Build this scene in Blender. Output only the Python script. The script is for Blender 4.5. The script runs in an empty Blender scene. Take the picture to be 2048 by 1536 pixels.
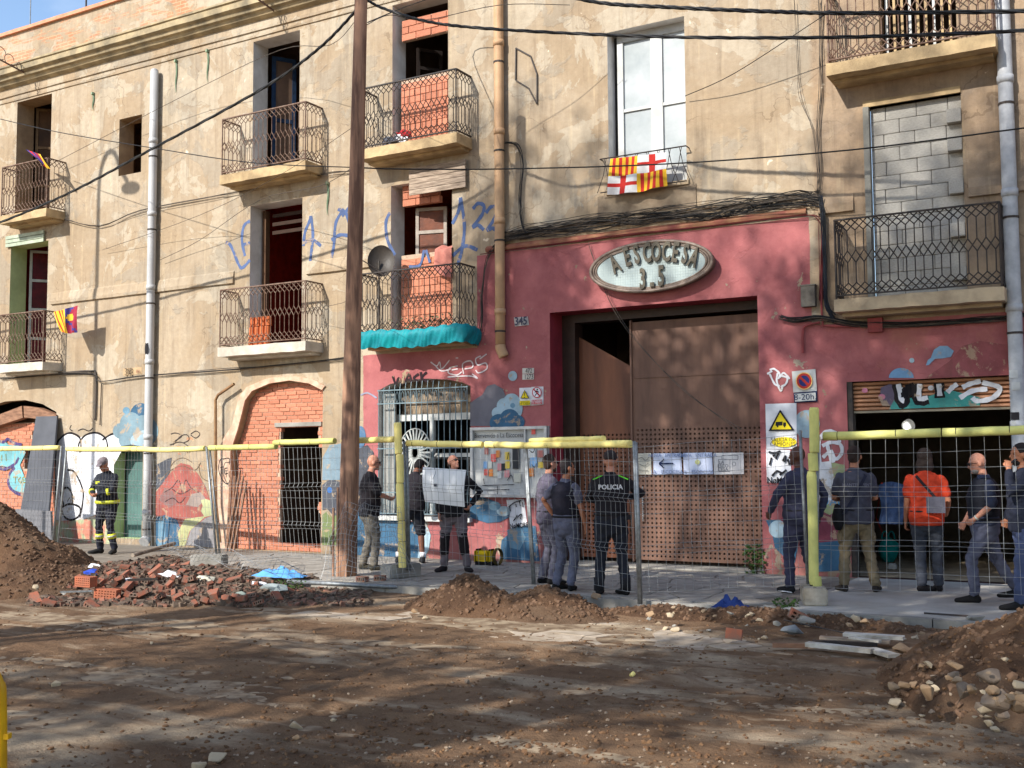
import bpy, bmesh, math, random
import numpy as np
from mathutils import Vector, Matrix
from mathutils.geometry import tessellate_polygon
random.seed(7); np.random.seed(7)
S = bpy.context.scene; COL = S.collection

# ---------------- camera, sky, sun, exposure ----------------
CAM = np.array([0, -16.0, 1.65])
YAW, PIT, ROL, FPX = math.radians(29.952), math.radians(4.077), math.radians(-.3666), 2200.0
cy_, sy_, cp_, sp_ = math.cos(YAW), math.sin(YAW), math.cos(PIT), math.sin(PIT)
FWD = np.array([-sy_ * cp_, cy_ * cp_, sp_]); r0 = np.array([cy_, sy_, 0.]); u0 = np.cross(r0, FWD)
RGT = math.cos(ROL) * r0 + math.sin(ROL) * u0; UPV = -math.sin(ROL) * r0 + math.cos(ROL) * u0
cam = bpy.data.objects.new('camera', bpy.data.cameras.new('camera')); COL.objects.link(cam)
cam.matrix_world = Matrix(((RGT[0], UPV[0], -FWD[0], CAM[0]), (RGT[1], UPV[1], -FWD[1], CAM[1]), (RGT[2], UPV[2], -FWD[2], CAM[2]), (0, 0, 0, 1)))
cam.data.sensor_width = 36; cam.data.lens = FPX / 2048 * 36; cam.data.clip_end = 2000; cam.data.clip_start = .05
S.camera = cam
SUN = Vector((.33, 1, -.72)).normalized()
w = bpy.data.worlds.new('World'); S.world = w; w.use_nodes = True
sky = w.node_tree.nodes.new('ShaderNodeTexSky'); sky.sky_type = 'NISHITA'; sky.sun_disc = False
sky.sun_elevation = math.asin(-SUN.z); sky.sun_rotation = math.atan2(-SUN.x, -SUN.y)
sky.air_density = 1.0; sky.dust_density = .6; sky.ozone_density = 1.5
bg = w.node_tree.nodes['Background']; bg.inputs[1].default_value = .15
_nt = w.node_tree; _tc = _nt.nodes.new('ShaderNodeTexCoord'); _mp = _nt.nodes.new('ShaderNodeMapping'); _mp.inputs['Scale'].default_value = (2, 2, 5); _nt.links.new(_tc.outputs['Generated'], _mp.inputs[0])
_cn = _nt.nodes.new('ShaderNodeTexNoise'); _cn.inputs['Scale'].default_value = 2.2; _cn.inputs['Detail'].default_value = 7; _nt.links.new(_mp.outputs[0], _cn.inputs['Vector'])
_cr = _nt.nodes.new('ShaderNodeMapRange'); _cr.inputs[1].default_value = .48; _cr.inputs[2].default_value = .8; _cr.inputs[4].default_value = .55; _nt.links.new(_cn.outputs[0], _cr.inputs[0])
_cm = _nt.nodes.new('ShaderNodeMix'); _cm.data_type = 'RGBA'; _nt.links.new(_cr.outputs[0], _cm.inputs[0]); _nt.links.new(sky.outputs[0], _cm.inputs[6]); _cm.inputs[7].default_value = (5.5, 5.8, 6.3, 1)   # thin cloud veils
_nt.links.new(_cm.outputs[2], bg.inputs[0])
sl = bpy.data.lights.new('sun', 'SUN'); sl.energy = 4.0; sl.angle = math.radians(.53); sl.color = (1, .95, .87)
so = bpy.data.objects.new('sun', sl); COL.objects.link(so); so.rotation_euler = SUN.to_track_quat('-Z', 'Y').to_euler(); so.location = (0, -20, 30)
S.view_settings.view_transform = 'Standard'; S.view_settings.look = 'None'; S.view_settings.exposure = .8; S.view_settings.gamma = 1

# ---------------- survey helpers (photo ray -> point on a real plane) ----------------
def ray(x, y): return FWD + RGT * (x - 1024) / FPX - UPV * (y - 768) / FPX
def at(x, y, Y=0.):
    d = ray(x, y); p = CAM + d * ((Y - CAM[1]) / d[1]); return Vector(p)
def gr(x, y, z=0.):
    d = ray(x, y); p = CAM + d * ((z - CAM[2]) / d[2]); return Vector(p)
def C(r, g, b): return tuple((c / 255 / 12.92 if c / 255 <= .04045 else ((c / 255 + .055) / 1.055) ** 2.4) for c in (r, g, b))

# ---------------- mesh helpers ----------------
WL = {}
class MB:
    def __init__(s): s.v = []; s.f = []
    def add(s, vs, fs):
        o = len(s.v); s.v += [tuple(v) for v in vs]; s.f += [tuple(i + o for i in f) for f in fs]; return s
    def box(s, a, b):
        x0, y0, z0 = a; x1, y1, z1 = b
        return s.add([(x0, y0, z0), (x1, y0, z0), (x1, y1, z0), (x0, y1, z0), (x0, y0, z1), (x1, y0, z1), (x1, y1, z1), (x0, y1, z1)],
                     [(0, 3, 2, 1), (4, 5, 6, 7), (0, 1, 5, 4), (1, 2, 6, 5), (2, 3, 7, 6), (3, 0, 4, 7)])
    def obox(s, p, q, wd, th, up=(0, 0, 1)):
        p = Vector(p); q = Vector(q); d = (q - p).normalized(); up = Vector(up)
        u = d.cross(up)
        if u.length < 1e-3: u = d.cross(Vector((0, 1, 0)))
        u.normalize(); n = u.cross(d).normalized()
        vs = [a + u * (i * wd / 2) + n * (j * th / 2) for a in (p, q) for i, j in ((-1, -1), (1, -1), (1, 1), (-1, 1))]
        return s.add(vs, [(0, 1, 2, 3), (7, 6, 5, 4), (0, 4, 5, 1), (1, 5, 6, 2), (2, 6, 7, 3), (3, 7, 4, 0)])
    def tube(s, pts, r, n=6, cap=True):
        pts = [Vector(p) for p in pts]; rs = r if isinstance(r, (list, tuple)) else [r] * len(pts)
        vs = []; u = None
        for i, p in enumerate(pts):
            d = (pts[min(i + 1, len(pts) - 1)] - pts[max(i - 1, 0)]).normalized()
            if u is None:
                u = d.cross(Vector((0, 0, 1)));
                if u.length < .05: u = d.cross(Vector((0, 1, 0)))
            u = (u - d * u.dot(d)).normalized(); v = d.cross(u)
            vs += [p + (u * math.cos(2 * math.pi * k / n) + v * math.sin(2 * math.pi * k / n)) * rs[i] for k in range(n)]
        fs = [(i * n + k, i * n + (k + 1) % n, (i + 1) * n + (k + 1) % n, (i + 1) * n + k) for i in range(len(pts) - 1) for k in range(n)]
        if cap: fs += [tuple(range(n))[::-1], tuple((len(pts) - 1) * n + k for k in range(n))]
        return s.add(vs, fs)
    def prism(s, poly, Y0, Y1):       # poly in XZ, extruded along Y
        n = len(poly); vs = [(x, Y0, z) for x, z in poly] + [(x, Y1, z) for x, z in poly]
        t = tessellate_polygon([[Vector((x, z, 0)) for x, z in poly]])
        fs = [tuple(a) for a in t] + [tuple(i + n for i in a) for a in t] + [(i, (i + 1) % n, (i + 1) % n + n, i + n) for i in range(n)]
        return s.add(vs, fs)
    def flat(s, poly, Y):
        t = tessellate_polygon([[Vector((x, z, 0)) for x, z in poly]])
        return s.add([(x, Y, z) for x, z in poly], [tuple(a) for a in t])
    def rock(s, c, r, seed=0, n=13):
        rd = random.Random(seed * 31 + 5); bm = bmesh.new()
        for _ in range(n):
            d = Vector((rd.gauss(0, 1), rd.gauss(0, 1), rd.gauss(0, 1))).normalized() * rd.uniform(.8, 1.15); bm.verts.new((c[0] + d.x * r[0], c[1] + d.y * r[1], c[2] + d.z * r[2]))
        h = bmesh.ops.convex_hull(bm, input=bm.verts[:]); bmesh.ops.bevel(bm, geom=bm.edges[:], offset=min(r) * .09, segments=1, affect='EDGES'); bm.verts.ensure_lookup_table(); bm.verts.index_update()
        s.add([v.co[:] for v in bm.verts], [tuple(v.index for v in f.verts) for f in bm.faces]); bm.free(); return s
    def blob(s, c, r, seed=0, rough=.25, sub=1):
        bm = bmesh.new(); bmesh.ops.create_icosphere(bm, subdivisions=sub, radius=1)
        rd = random.Random(seed)
        vs = [(c[0] + v.co.x * r[0] * k, c[1] + v.co.y * r[1] * k, c[2] + v.co.z * r[2] * k) for v in bm.verts for k in (1 + rd.uniform(-rough, rough),)]
        fs = [tuple(v.index for v in f.verts) for f in bm.faces]; bm.free(); return s.add(vs, fs)
    def build(s, name, m, parent=None, smooth=False, shift=True, at0=None):
        me = bpy.data.meshes.new(name)
        off = Vector((0, 0, 0))
        if parent is None and shift and s.v:
            a = np.array(s.v); off = Vector(((a[:, 0].min() + a[:, 0].max()) / 2, (a[:, 1].min() + a[:, 1].max()) / 2, a[:, 2].min()))
            a = a - np.array(off); s.v = [tuple(q) for q in a]
        me.from_pydata(s.v, [], s.f); me.update()
        if smooth: me.polygons.foreach_set('use_smooth', [True] * len(me.polygons))
        if m: me.materials.append(m)
        return link(name, me, parent, off)
def link(name, me, parent=None, off=(0, 0, 0)):
    o = bpy.data.objects.new(name, me); COL.objects.link(o)
    if parent is not None:
        o.parent = parent; o.matrix_parent_inverse = Matrix.Translation(-WL.get(parent.name, Vector((0, 0, 0)))); WL[o.name] = Vector((0, 0, 0))
    else:
        o.location = off; WL[o.name] = Vector(off)
    return o
def tag(o, label=None, cat=None, group=None, kind=None):
    if label: o['label'] = label
    if cat: o['category'] = cat
    if group: o['group'] = group
    if kind: o['kind'] = kind
    return o
def empty(name, loc, label, cat, group=None):
    o = bpy.data.objects.new(name, None); COL.objects.link(o); o.location = loc; WL[o.name] = Vector(loc); o.empty_display_size = .1
    return tag(o, label, cat, group)
def part(me_o, name, parent, M4, rnd=0):       # shared-mesh copy as a part
    o = bpy.data.objects.new(name, me_o); COL.objects.link(o); o.parent = parent
    o.matrix_parent_inverse = Matrix.Translation(-WL.get(parent.name, Vector((0, 0, 0)))); o.matrix_basis = M4; WL[o.name] = Vector((0, 0, 0)); return o
def xf(loc, rot=(0, 0, 0), sc=(1, 1, 1)):
    from mathutils import Euler
    return Matrix.LocRotScale(Vector(loc), Euler(rot), Vector(sc))
def smoothpts(p, n=6):
    p = [Vector(q) for q in p]; out = []
    for i in range(len(p) - 1):
        a = p[max(i - 1, 0)]; b = p[i]; c = p[i + 1]; d = p[min(i + 2, len(p) - 1)]
        for k in range(n):
            t = k / n; out.append(.5 * ((2 * b) + (c - a) * t + (2 * a - 5 * b + 4 * c - d) * t * t + (3 * b - a - 3 * c + d) * t ** 3))
    return out + [p[-1]]

# ---------------- material helpers ----------------
def nodes(name):
    m = bpy.data.materials.new(name); m.use_nodes = True; nt = m.node_tree
    return m, nt, nt.nodes['Principled BSDF']
def mix(nt, a, b, fac, mode='MIX'):
    n = nt.nodes.new('ShaderNodeMix'); n.data_type = 'RGBA'; n.blend_type = mode
    for i, x in ((0, fac), (6, a), (7, b)):
        if hasattr(x, 'links') or hasattr(x, 'is_linked'): nt.links.new(x, n.inputs[i])
        else: n.inputs[i].default_value = x if i == 0 else (*x, 1)
    return n.outputs[2]
def vec(nt, scale=(1, 1, 1), obj=False):
    if obj: o = nt.nodes.new('ShaderNodeTexCoord').outputs['Object']
    else: o = nt.nodes.new('ShaderNodeNewGeometry').outputs['Position']
    mp = nt.nodes.new('ShaderNodeMapping'); mp.inputs['Scale'].default_value = scale; nt.links.new(o, mp.inputs[0]); return mp.outputs[0]
def noise(nt, sc, det=4, rough=.6, v=None, lo=.4, hi=.6, dist=0):
    n = nt.nodes.new('ShaderNodeTexNoise'); n.inputs['Scale'].default_value = sc; n.inputs['Detail'].default_value = det; n.inputs['Roughness'].default_value = rough; n.inputs['Distortion'].default_value = dist
    if v is not None: nt.links.new(v, n.inputs['Vector'])
    r = nt.nodes.new('ShaderNodeMapRange'); r.inputs[1].default_value = lo; r.inputs[2].default_value = hi; nt.links.new(n.outputs[0], r.inputs[0]); return r.outputs[0]
def math_(nt, op, a, b=0.):
    n = nt.nodes.new('ShaderNodeMath'); n.operation = op
    for i, x in ((0, a), (1, b)):
        if hasattr(x, 'is_linked'): nt.links.new(x, n.inputs[i])
        else: n.inputs[i].default_value = x
    return n.outputs[0]
def bump(nt, bs, h, st=.5, dist=.02):
    b = nt.nodes.new('ShaderNodeBump'); b.inputs['Strength'].default_value = st; b.inputs['Distance'].default_value = dist
    nt.links.new(h, b.inputs['Height']); nt.links.new(b.outputs[0], bs.inputs['Normal'])
_M = {}
def mat(name, c, c2=None, rough=.8, metal=0, sc=6., bs=.3, bsc=None, rand=0., emit=0, lo=.35, hi=.65, stretch=(1, 1, 1), obj=True, alpha=None):
    if name in _M: return _M[name]
    m, nt, b = nodes(name); c2 = c2 or tuple(x * .75 for x in c)
    v = vec(nt, stretch, obj)
    col = mix(nt, c, c2, noise(nt, sc, 5, .6, v, lo, hi))
    if rand:
        oi = nt.nodes.new('ShaderNodeObjectInfo'); r = nt.nodes.new('ShaderNodeMapRange'); r.inputs[3].default_value = 1 - rand; r.inputs[4].default_value = 1 + rand * .6
        nt.links.new(oi.outputs['Random'], r.inputs[0]); hs = nt.nodes.new('ShaderNodeHueSaturation'); nt.links.new(r.outputs[0], hs.inputs['Value']); nt.links.new(col, hs.inputs['Color']); col = hs.outputs[0]
    nt.links.new(col, b.inputs['Base Color']); b.inputs['Roughness'].default_value = rough; b.inputs['Metallic'].default_value = metal
    b.inputs['Specular IOR Level'].default_value = .3
    if bs: bump(nt, b, noise(nt, bsc or sc * 5, 4, .6, v, 0, 1), bs, .01)
    if emit: b.inputs['Emission Color'].default_value = (*c, 1); b.inputs['Emission Strength'].default_value = emit
    if alpha: b.inputs['Alpha'].default_value = alpha
    _M[name] = m; return m
_PC = {}
def paint(r, g, b): _PC[f'paint_{r}_{g}_{b}'] = (r, g, b); return mat(f'paint_{r}_{g}_{b}', C(r, g, b), tuple(x * .8 for x in C(r, g, b)), rough=.85, sc=5, bs=.15)

def worn(m):        # the same paint as it sits on the old wall: faded, scuffed through to the plaster
    k = m.name; c = _PC.get(k)
    if not c: return m
    if 'worn_' + k in _M: return _M['worn_' + k]
    g_ = sum(c) / 3; c = [x * .8 + g_ * .2 for x in c]; w_, nt, b = nodes('worn_' + k); v = vec(nt)
    col = mix(nt, C(*c), tuple(x * .62 for x in C(*c)), noise(nt, 1.8, 7, .7, v, .35, .65)); col = mix(nt, col, C(168, 146, 120), math_(nt, 'MULTIPLY', noise(nt, 3.2, 9, .72, v, .56, .6, .4), .75))
    col = mix(nt, col, C(96, 82, 70), math_(nt, 'MULTIPLY', noise(nt, 1., 6, .7, vec(nt, (6, 1, .5)), .5, .8), .35))
    nt.links.new(col, b.inputs['Base Color']); b.inputs['Roughness'].default_value = .92; b.inputs['Specular IOR Level'].default_value = .15; bump(nt, b, noise(nt, 12, 7, .7, v, 0, 1), .4, .02); _M['worn_' + k] = w_; return w_
def wall_material():
    m, nt, b = nodes('facade_plaster'); v = vec(nt); sep = nt.nodes.new('ShaderNodeSeparateXYZ'); nt.links.new(v, sep.inputs[0]); X, Z = sep.outputs[0], sep.outputs[2]
    tan, cream, grey, brown = C(172, 156, 134), C(192, 183, 165), C(146, 141, 130), C(140, 106, 74)
    big = noise(nt, .55, 6, .65, v, .42, .58, .4); col = mix(nt, tan, C(162, 143, 118), big)
    peel = noise(nt, .8, 8, .62, v, .545, .56, .6)                         # sharp-edged patches of a paler coat
    hz = nt.nodes.new('ShaderNodeMapRange'); hz.inputs[1].default_value = 5.5; hz.inputs[2].default_value = 9.5; nt.links.new(Z, hz.inputs[0])
    peel2 = math_(nt, 'GREATER_THAN', math_(nt, 'ADD', noise(nt, .9, 8, .62, v, .3, .8, .6), math_(nt, 'MULTIPLY', hz.outputs[0], .12)), .53)
    col = mix(nt, col, cream, math_(nt, 'MULTIPLY', peel2, .45)); col = mix(nt, col, grey, math_(nt, 'MULTIPLY', peel, .4))
    right = nt.nodes.new('ShaderNodeMapRange'); right.inputs[1].default_value = -4.12; right.inputs[2].default_value = -4.04; nt.links.new(X, right.inputs[0])
    pipeR = math_(nt, 'GREATER_THAN', X, -1.45)
    col = mix(nt, col, mix(nt, C(166, 142, 116), C(130, 112, 96), noise(nt, 1.6, 6, .7, v, .4, .62)), math_(nt, 'MULTIPLY', right.outputs[0], .8))
    # vertical run-off stains
    vs = vec(nt, (5, 1, .35)); st = noise(nt, 1., 5, .7, vs, .5, .75); col = mix(nt, col, C(100, 84, 68), math_(nt, 'MULTIPLY', st, .5))
    col = mix(nt, col, C(216, 194, 158), math_(nt, 'MULTIPLY', noise(nt, 1.7, 4, .6, vs, .56, .75), .35))
    fine = noise(nt, 9, 8, .7, v, .35, .7); col = mix(nt, col, C(110, 90, 70), math_(nt, 'MULTIPLY', fine, .3))
    pock = noise(nt, 5, 3, .5, v, .72, .74); col = mix(nt, col, C(222, 205, 180), math_(nt, 'MULTIPLY', pock, .8))
    vo = nt.nodes.new('ShaderNodeTexVoronoi'); vo.feature = 'DISTANCE_TO_EDGE'; vo.inputs['Scale'].default_value = .55; dv = nt.nodes.new('ShaderNodeTexNoise'); dv.inputs['Scale'].default_value = 1.3; dv.inputs['Detail'].default_value = 7; nt.links.new(v, dv.inputs['Vector'])
    va = nt.nodes.new('ShaderNodeVectorMath'); va.operation = 'MULTIPLY_ADD'; nt.links.new(dv.outputs['Color'], va.inputs[0]); va.inputs[1].default_value = (1.6, 0, 1.6); nt.links.new(v, va.inputs[2]); nt.links.new(va.outputs[0], vo.inputs['Vector'])
    crack = math_(nt, 'MULTIPLY', math_(nt, 'LESS_THAN', vo.outputs[0], .0045), noise(nt, .7, 3, .6, v, .46, .52)); col = mix(nt, col, C(84, 66, 52), math_(nt, 'MULTIPLY', crack, .35))
    grime = noise(nt, .35, 7, .72, v, .5, .7, .8); col = mix(nt, col, C(120, 112, 98), math_(nt, 'MULTIPLY', grime, .28))
    # brick showing through below the coping
    br = nt.nodes.new('ShaderNodeTexBrick'); br.inputs['Scale'].default_value = 3.3; br.inputs['Color1'].default_value = (*C(190, 110, 72), 1); br.inputs['Color2'].default_value = (*C(176, 120, 84), 1); br.inputs['Mortar'].default_value = (*C(190, 165, 130), 1)
    br.inputs['Brick Width'].default_value = .9; br.inputs['Row Height'].default_value = .26; br.inputs['Mortar Size'].default_value = .03
    cb = nt.nodes.new('ShaderNodeCombineXYZ'); nt.links.new(X, cb.inputs[0]); nt.links.new(Z, cb.inputs[1]); nt.links.new(cb.outputs[0], br.inputs['Vector'])
    top = math_(nt, 'MULTIPLY', math_(nt, 'GREATER_THAN', Z, 10.75), noise(nt, .9, 8, .7, vec(nt, (1, 1, 2.6)), .5, .56, 1.2))
    low = math_(nt, 'MULTIPLY', math_(nt, 'LESS_THAN', Z, 2.2), noise(nt, 1.3, 6, .6, v, .6, .62))
    col = mix(nt, col, br.outputs[0], math_(nt, 'MULTIPLY', math_(nt, 'MAXIMUM', top, low), .6))
    # the pink distemper of the workshop front: boxes in wall coordinates
    wob = math_(nt, 'MULTIPLY', math_(nt, 'SUBTRACT', noise(nt, 2.2, 6, .7, v, 0, 1), .5), .06)
    Xw = math_(nt, 'ADD', X, wob); Zw = math_(nt, 'ADD', Z, wob)
    def inb(x0, x1, z1):
        return math_(nt, 'MULTIPLY', math_(nt, 'MULTIPLY', math_(nt, 'GREATER_THAN', Xw, x0), math_(nt, 'LESS_THAN', Xw, x1)), math_(nt, 'LESS_THAN', Zw, z1))
    pk = math_(nt, 'MAXIMUM', math_(nt, 'MAXIMUM', inb(-12.35, -9.7, 3.62), inb(-9.9, -4.17, 5.22)), inb(-4.4, 8, 3.62))
    worn = noise(nt, 1.6, 8, .65, v, .62, .64, .3); lowz = nt.nodes.new('ShaderNodeMapRange'); lowz.inputs[1].default_value = 1.3; lowz.inputs[2].default_value = .2; nt.links.new(Z, lowz.inputs[0])
    worn = math_(nt, 'MULTIPLY', math_(nt, 'GREATER_THAN', math_(nt, 'ADD', noise(nt, 2.4, 7, .65, v, .2, .8), math_(nt, 'MULTIPLY', lowz.outputs[0], .12)), .74), .9)
    pink = mix(nt, C(168, 103, 103), C(142, 82, 84), noise(nt, 1.1, 7, .7, v, .35, .65)); pink = mix(nt, pink, C(190, 120, 118), math_(nt, 'MULTIPLY', noise(nt, 3, 6, .7, v, .5, .8), .5))
    pink = mix(nt, pink, C(170, 120, 90), math_(nt, 'MULTIPLY', math_(nt, 'MULTIPLY', right.outputs[0], noise(nt, 1.2, 5, .6, vec(nt, (1, 1, .6)), .55, .75)), .6))
    fac = math_(nt, 'MULTIPLY', pk, math_(nt, 'SUBTRACT', 1., worn)); col = mix(nt, col, pink, fac)
    dirt = nt.nodes.new('ShaderNodeMapRange'); dirt.inputs[1].default_value = .5; dirt.inputs[2].default_value = 0; nt.links.new(Z, dirt.inputs[0])
    col = mix(nt, col, C(120, 100, 80), math_(nt, 'MULTIPLY', math_(nt, 'MULTIPLY', dirt.outputs[0], noise(nt, 4, 5, .7, v, .3, .7)), .6))
    nt.links.new(col, b.inputs['Base Color']); b.inputs['Roughness'].default_value = .92; b.inputs['Specular IOR Level'].default_value = .15
    h = math_(nt, 'ADD', math_(nt, 'MULTIPLY', noise(nt, 14, 8, .7, v, 0, 1), .5), math_(nt, 'MULTIPLY', math_(nt, 'ADD', peel, peel2), .35))
    h = math_(nt, 'ADD', h, math_(nt, 'MULTIPLY', noise(nt, 1.5, 5, .6, v, 0, 1), 1.6)); h = math_(nt, 'SUBTRACT', h, math_(nt, 'MULTIPLY', worn, .4))
    bump(nt, b, h, .55, .025); return m
WALL = wall_material()
def soil_material(name, a, b_, cscale=1.):
    m, nt, b = nodes(name); v = vec(nt)
    col = mix(nt, a, b_, noise(nt, .5 * cscale, 7, .65, v, .38, .62, .5))
    sv = vec(nt, (.5, 1.6, 1)); dust = noise(nt, .8, 6, .62, sv, .5, .64, .6)
    col = mix(nt, col, C(176, 158, 134), math_(nt, 'MULTIPLY', dust, .85 if name == 'road_soil' else .15))
    col = mix(nt, col, C(66, 50, 38), math_(nt, 'MULTIPLY', noise(nt, 2.2, 8, .72, v, .5, .72), .7))
    col = mix(nt, col, C(140, 116, 88), math_(nt, 'MULTIPLY', noise(nt, 22, 4, .7, v, .62, .72), .6))
    nt.links.new(col, b.inputs['Base Color']); b.inputs['Roughness'].default_value = .95; b.inputs['Specular IOR Level'].default_value = .15
    h = math_(nt, 'ADD', noise(nt, 9, 10, .75, v, 0, 1), math_(nt, 'MULTIPLY', noise(nt, 45, 5, .7, v, 0, 1), .35)); bump(nt, b, h, .9, .05); return m
SOIL = soil_material('road_soil', C(108, 84, 64), C(134, 108, 84)); HEAP = soil_material('heap_soil', C(78, 58, 44), C(106, 80, 60), 2)
plaster_c = mat('balcony_concrete', C(186, 166, 136), C(150, 132, 108), sc=3, bs=.5, bsc=18)
concrete = mat('grey_concrete', C(160, 156, 148), C(128, 124, 116), sc=3, bs=.5, bsc=20, rand=.12)
iron_r = mat('rusty_iron', C(96, 68, 54), C(128, 108, 94), rough=.7, sc=14, bs=.4)
iron_b = mat('dark_iron', C(44, 42, 42), C(70, 60, 54), rough=.6, sc=9, bs=.3)
galv = mat('galvanised_steel', C(150, 154, 156), C(120, 122, 122), rough=.5, metal=.6, sc=20, bs=.1)
foam = mat('yellow_foam', C(244, 226, 140), C(206, 188, 118), rough=.75, sc=3, lo=.45, hi=.75, bs=.3, bsc=30)
foam_g = mat('green_yellow_foam', C(208, 204, 122), C(170, 168, 100), rough=.75, sc=3, lo=.45, hi=.75, bs=.3, bsc=30)
rubber = mat('black_cable', C(30, 31, 33), C(44, 44, 44), rough=.55, sc=10, bs=0)
cable_g = mat('grey_cable', C(98, 88, 78), C(60, 56, 52), rough=.6, sc=10, bs=0)
brick_m = mat('hollow_brick', C(196, 130, 104), C(178, 112, 86), rough=.9, sc=9, bs=.4, rand=.18)
brick_d = mat('dusty_brick', C(146, 88, 68), C(112, 96, 84), rough=.95, sc=7, bs=.5, rand=.3, lo=.4, hi=.6)
mortar = mat('mortar', C(190, 164, 140), C(168, 140, 120), sc=12, bs=.6)
block_m = mat('concrete_block', C(176, 172, 164), C(156, 152, 144), rough=.95, sc=10, bs=.4, rand=.1)
white_p = mat('white_paint', C(198, 200, 198), C(172, 172, 168), rough=.55, sc=3, bs=.1)
dark_room = mat('dark_interior', C(104, 82, 66), C(78, 62, 52), sc=2, bs=.2)
rust_sheet = mat('rusty_sheet', C(124, 92, 76), C(88, 64, 54), rough=.6, metal=.0, sc=1.6, bs=.15, lo=.35, hi=.7, stretch=(1.8, 1, .35))
pvc = mat('grey_pvc', C(184, 184, 184), C(166, 166, 166), rough=.45, sc=1.5, bs=.05)
pvc_t = mat('tan_pipe', C(196, 160, 122), C(170, 134, 100), rough=.6, sc=2, bs=.15)
wood_g = mat('weathered_wood', C(176, 158, 140), C(120, 104, 90), sc=4, bs=.5, stretch=(1, 1, 9), bsc=10)
stone_m = mat('stone', C(160, 140, 116), C(118, 98, 78), sc=5, bs=.6, rand=.35, bsc=20)
slab_m = mat('paving_stone', C(168, 162, 152), C(138, 132, 124), sc=5, bs=.4, rand=.14)
black_p = paint(34, 32, 36); white_g = paint(228, 228, 232); glassm = mat('window_glass', C(150, 160, 165), C(120, 128, 132), rough=.1, sc=1, bs=0)
# ---------------- facade ----------------
Z1, Z2 = 3.90, 7.28          # balcony floor levels
def hole(xl, xr, z0, z1): return [(xl, z0), (xr, z0), (xr, z1), (xl, z1)]
def X_(px, py): return at(px, py).x
def Z_(px, py): return at(px, py).z
def pl(pts, Y=0.): return [(at(x, y, Y).x, at(x, y, Y).z) for x, y in pts]
def build_wall(root, name, outer, holes, depth=.42, rev=None):
    loops = [[Vector((x, z, 0)) for x, z in outer]] + [[Vector((x, z, 0)) for x, z in h[0]] for h in holes]
    flat = [p for l in loops for p in l]; t = tessellate_polygon(loops)
    mb = MB().add([(p.x, 0, p.y) for p in flat], [tuple(a) for a in t]); mb.build(name, WALL, root)
    for h, d, m in holes:
        n = len(h); r = MB().add([(x, 0, z) for x, z in h] + [(x, d, z) for x, z in h], [(i, (i + 1) % n, (i + 1) % n + n, i + n) for i in range(n)])
        r.build('window_reveal', m, root)
def room(root, h, d, m, deep=2.5, pad=.5):
    xs = [p[0] for p in h]; zs = [p[1] for p in h]; x0, x1, z0, z1 = min(xs), max(xs), min(zs), max(zs)
    X0, X1, Zt, Zb, Y = x0 - pad, x1 + pad, z1 + .25, z0 - .01, d
    mb = MB().add([(X0, Y, Zb), (X1, Y, Zb), (X1, Y + deep, Zb), (X0, Y + deep, Zb), (X0, Y, Zt), (X1, Y, Zt), (X1, Y + deep, Zt), (X0, Y + deep, Zt)],
                  [(0, 1, 2, 3), (4, 7, 6, 5), (2, 6, 7, 3), (0, 3, 7, 4), (1, 5, 6, 2)])
    # inner face of the outer wall, a frame round the opening
    mb.add([(X0, Y, Zb), (x0, Y, Zb), (x0, Y, Zt), (X0, Y, Zt), (x1, Y, Zb), (X1, Y, Zb), (X1, Y, Zt), (x1, Y, Zt), (x0, Y, z1), (x1, Y, z1)], [(0, 1, 2, 3), (4, 5, 6, 7), (8, 9, 7, 2)])
    return mb.build('room_wall', m, root)

B1 = empty('apartment_building', (-16, 0, 0), 'long beige plaster apartment building with cornice and iron balconies left of the tan drainpipe', 'building')
B2 = empty('workshop_building', (-7, 0, 0), 'middle building with pink ground floor and tall rusty gateway under a white window', 'building')
B3 = empty('apartment_building', (1, 0, 0), 'brownish plaster building at the right with block-filled doorway and half-open roller shutter', 'building')
XB1, XB2 = -9.72, -4.06
rev_w = mat('reveal_white', C(222, 218, 212), C(196, 190, 182), sc=3, bs=.3); rev_t = mat('reveal_tan', C(176, 150, 116), C(140, 116, 90), sc=3, bs=.4)
rev_g = mat('reveal_green', C(190, 204, 150), C(170, 182, 134), sc=3, bs=.3); rev_pk = mat('reveal_pink', C(150, 48, 60), C(120, 40, 50), sc=2, bs=.3)
O1 = hole(X_(35, 205), X_(104, 190), Z2, Z_(35, 205)); O2 = hole(X_(239, 239), X_(284, 229), Z_(240, 352), Z_(239, 239))
O3 = hole(X_(507, 84), X_(600, 60), Z2, Z_(507, 84)); O4 = hole(X_(785, 12), X_(896, 12), Z2, Z_(785, 11))
O5 = hole(X_(22, 493), X_(97, 477), Z1, Z_(22, 493)); O6 = hole(X_(501, 412), X_(605, 398), Z1, Z_(501, 412)); O7 = hole(X_(782, 372), X_(904, 352), Z1, Z_(782, 372))
A2 = pl([(462, 1104), (463, 900), (476, 862), (484, 830), (491, 800), (505, 781), (540, 766), (581, 760), (620, 766), (646, 779), (641, 1104)]); A2 = [(x, max(z, 0.0)) for x, z in A2]; A2[0] = (A2[0][0], 0); A2[-1] = (A2[-1][0], 0)
A1 = [(X_(-60, 900), 0)] + pl([(-60, 835), (-30, 815), (10, 803), (50, 800), (85, 808), (113, 824)]) + [(X_(113, 824), 0)]
gx0, gx1 = X_(228, 905), X_(286, 905); A3 = [(gx0, .12), (gx0, 1.93), (gx0 + .25, 2.07), ((gx0 + gx1) / 2, 2.12), (gx1 - .25, 2.08), (gx1, 1.95), (gx1, .12)]
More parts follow.
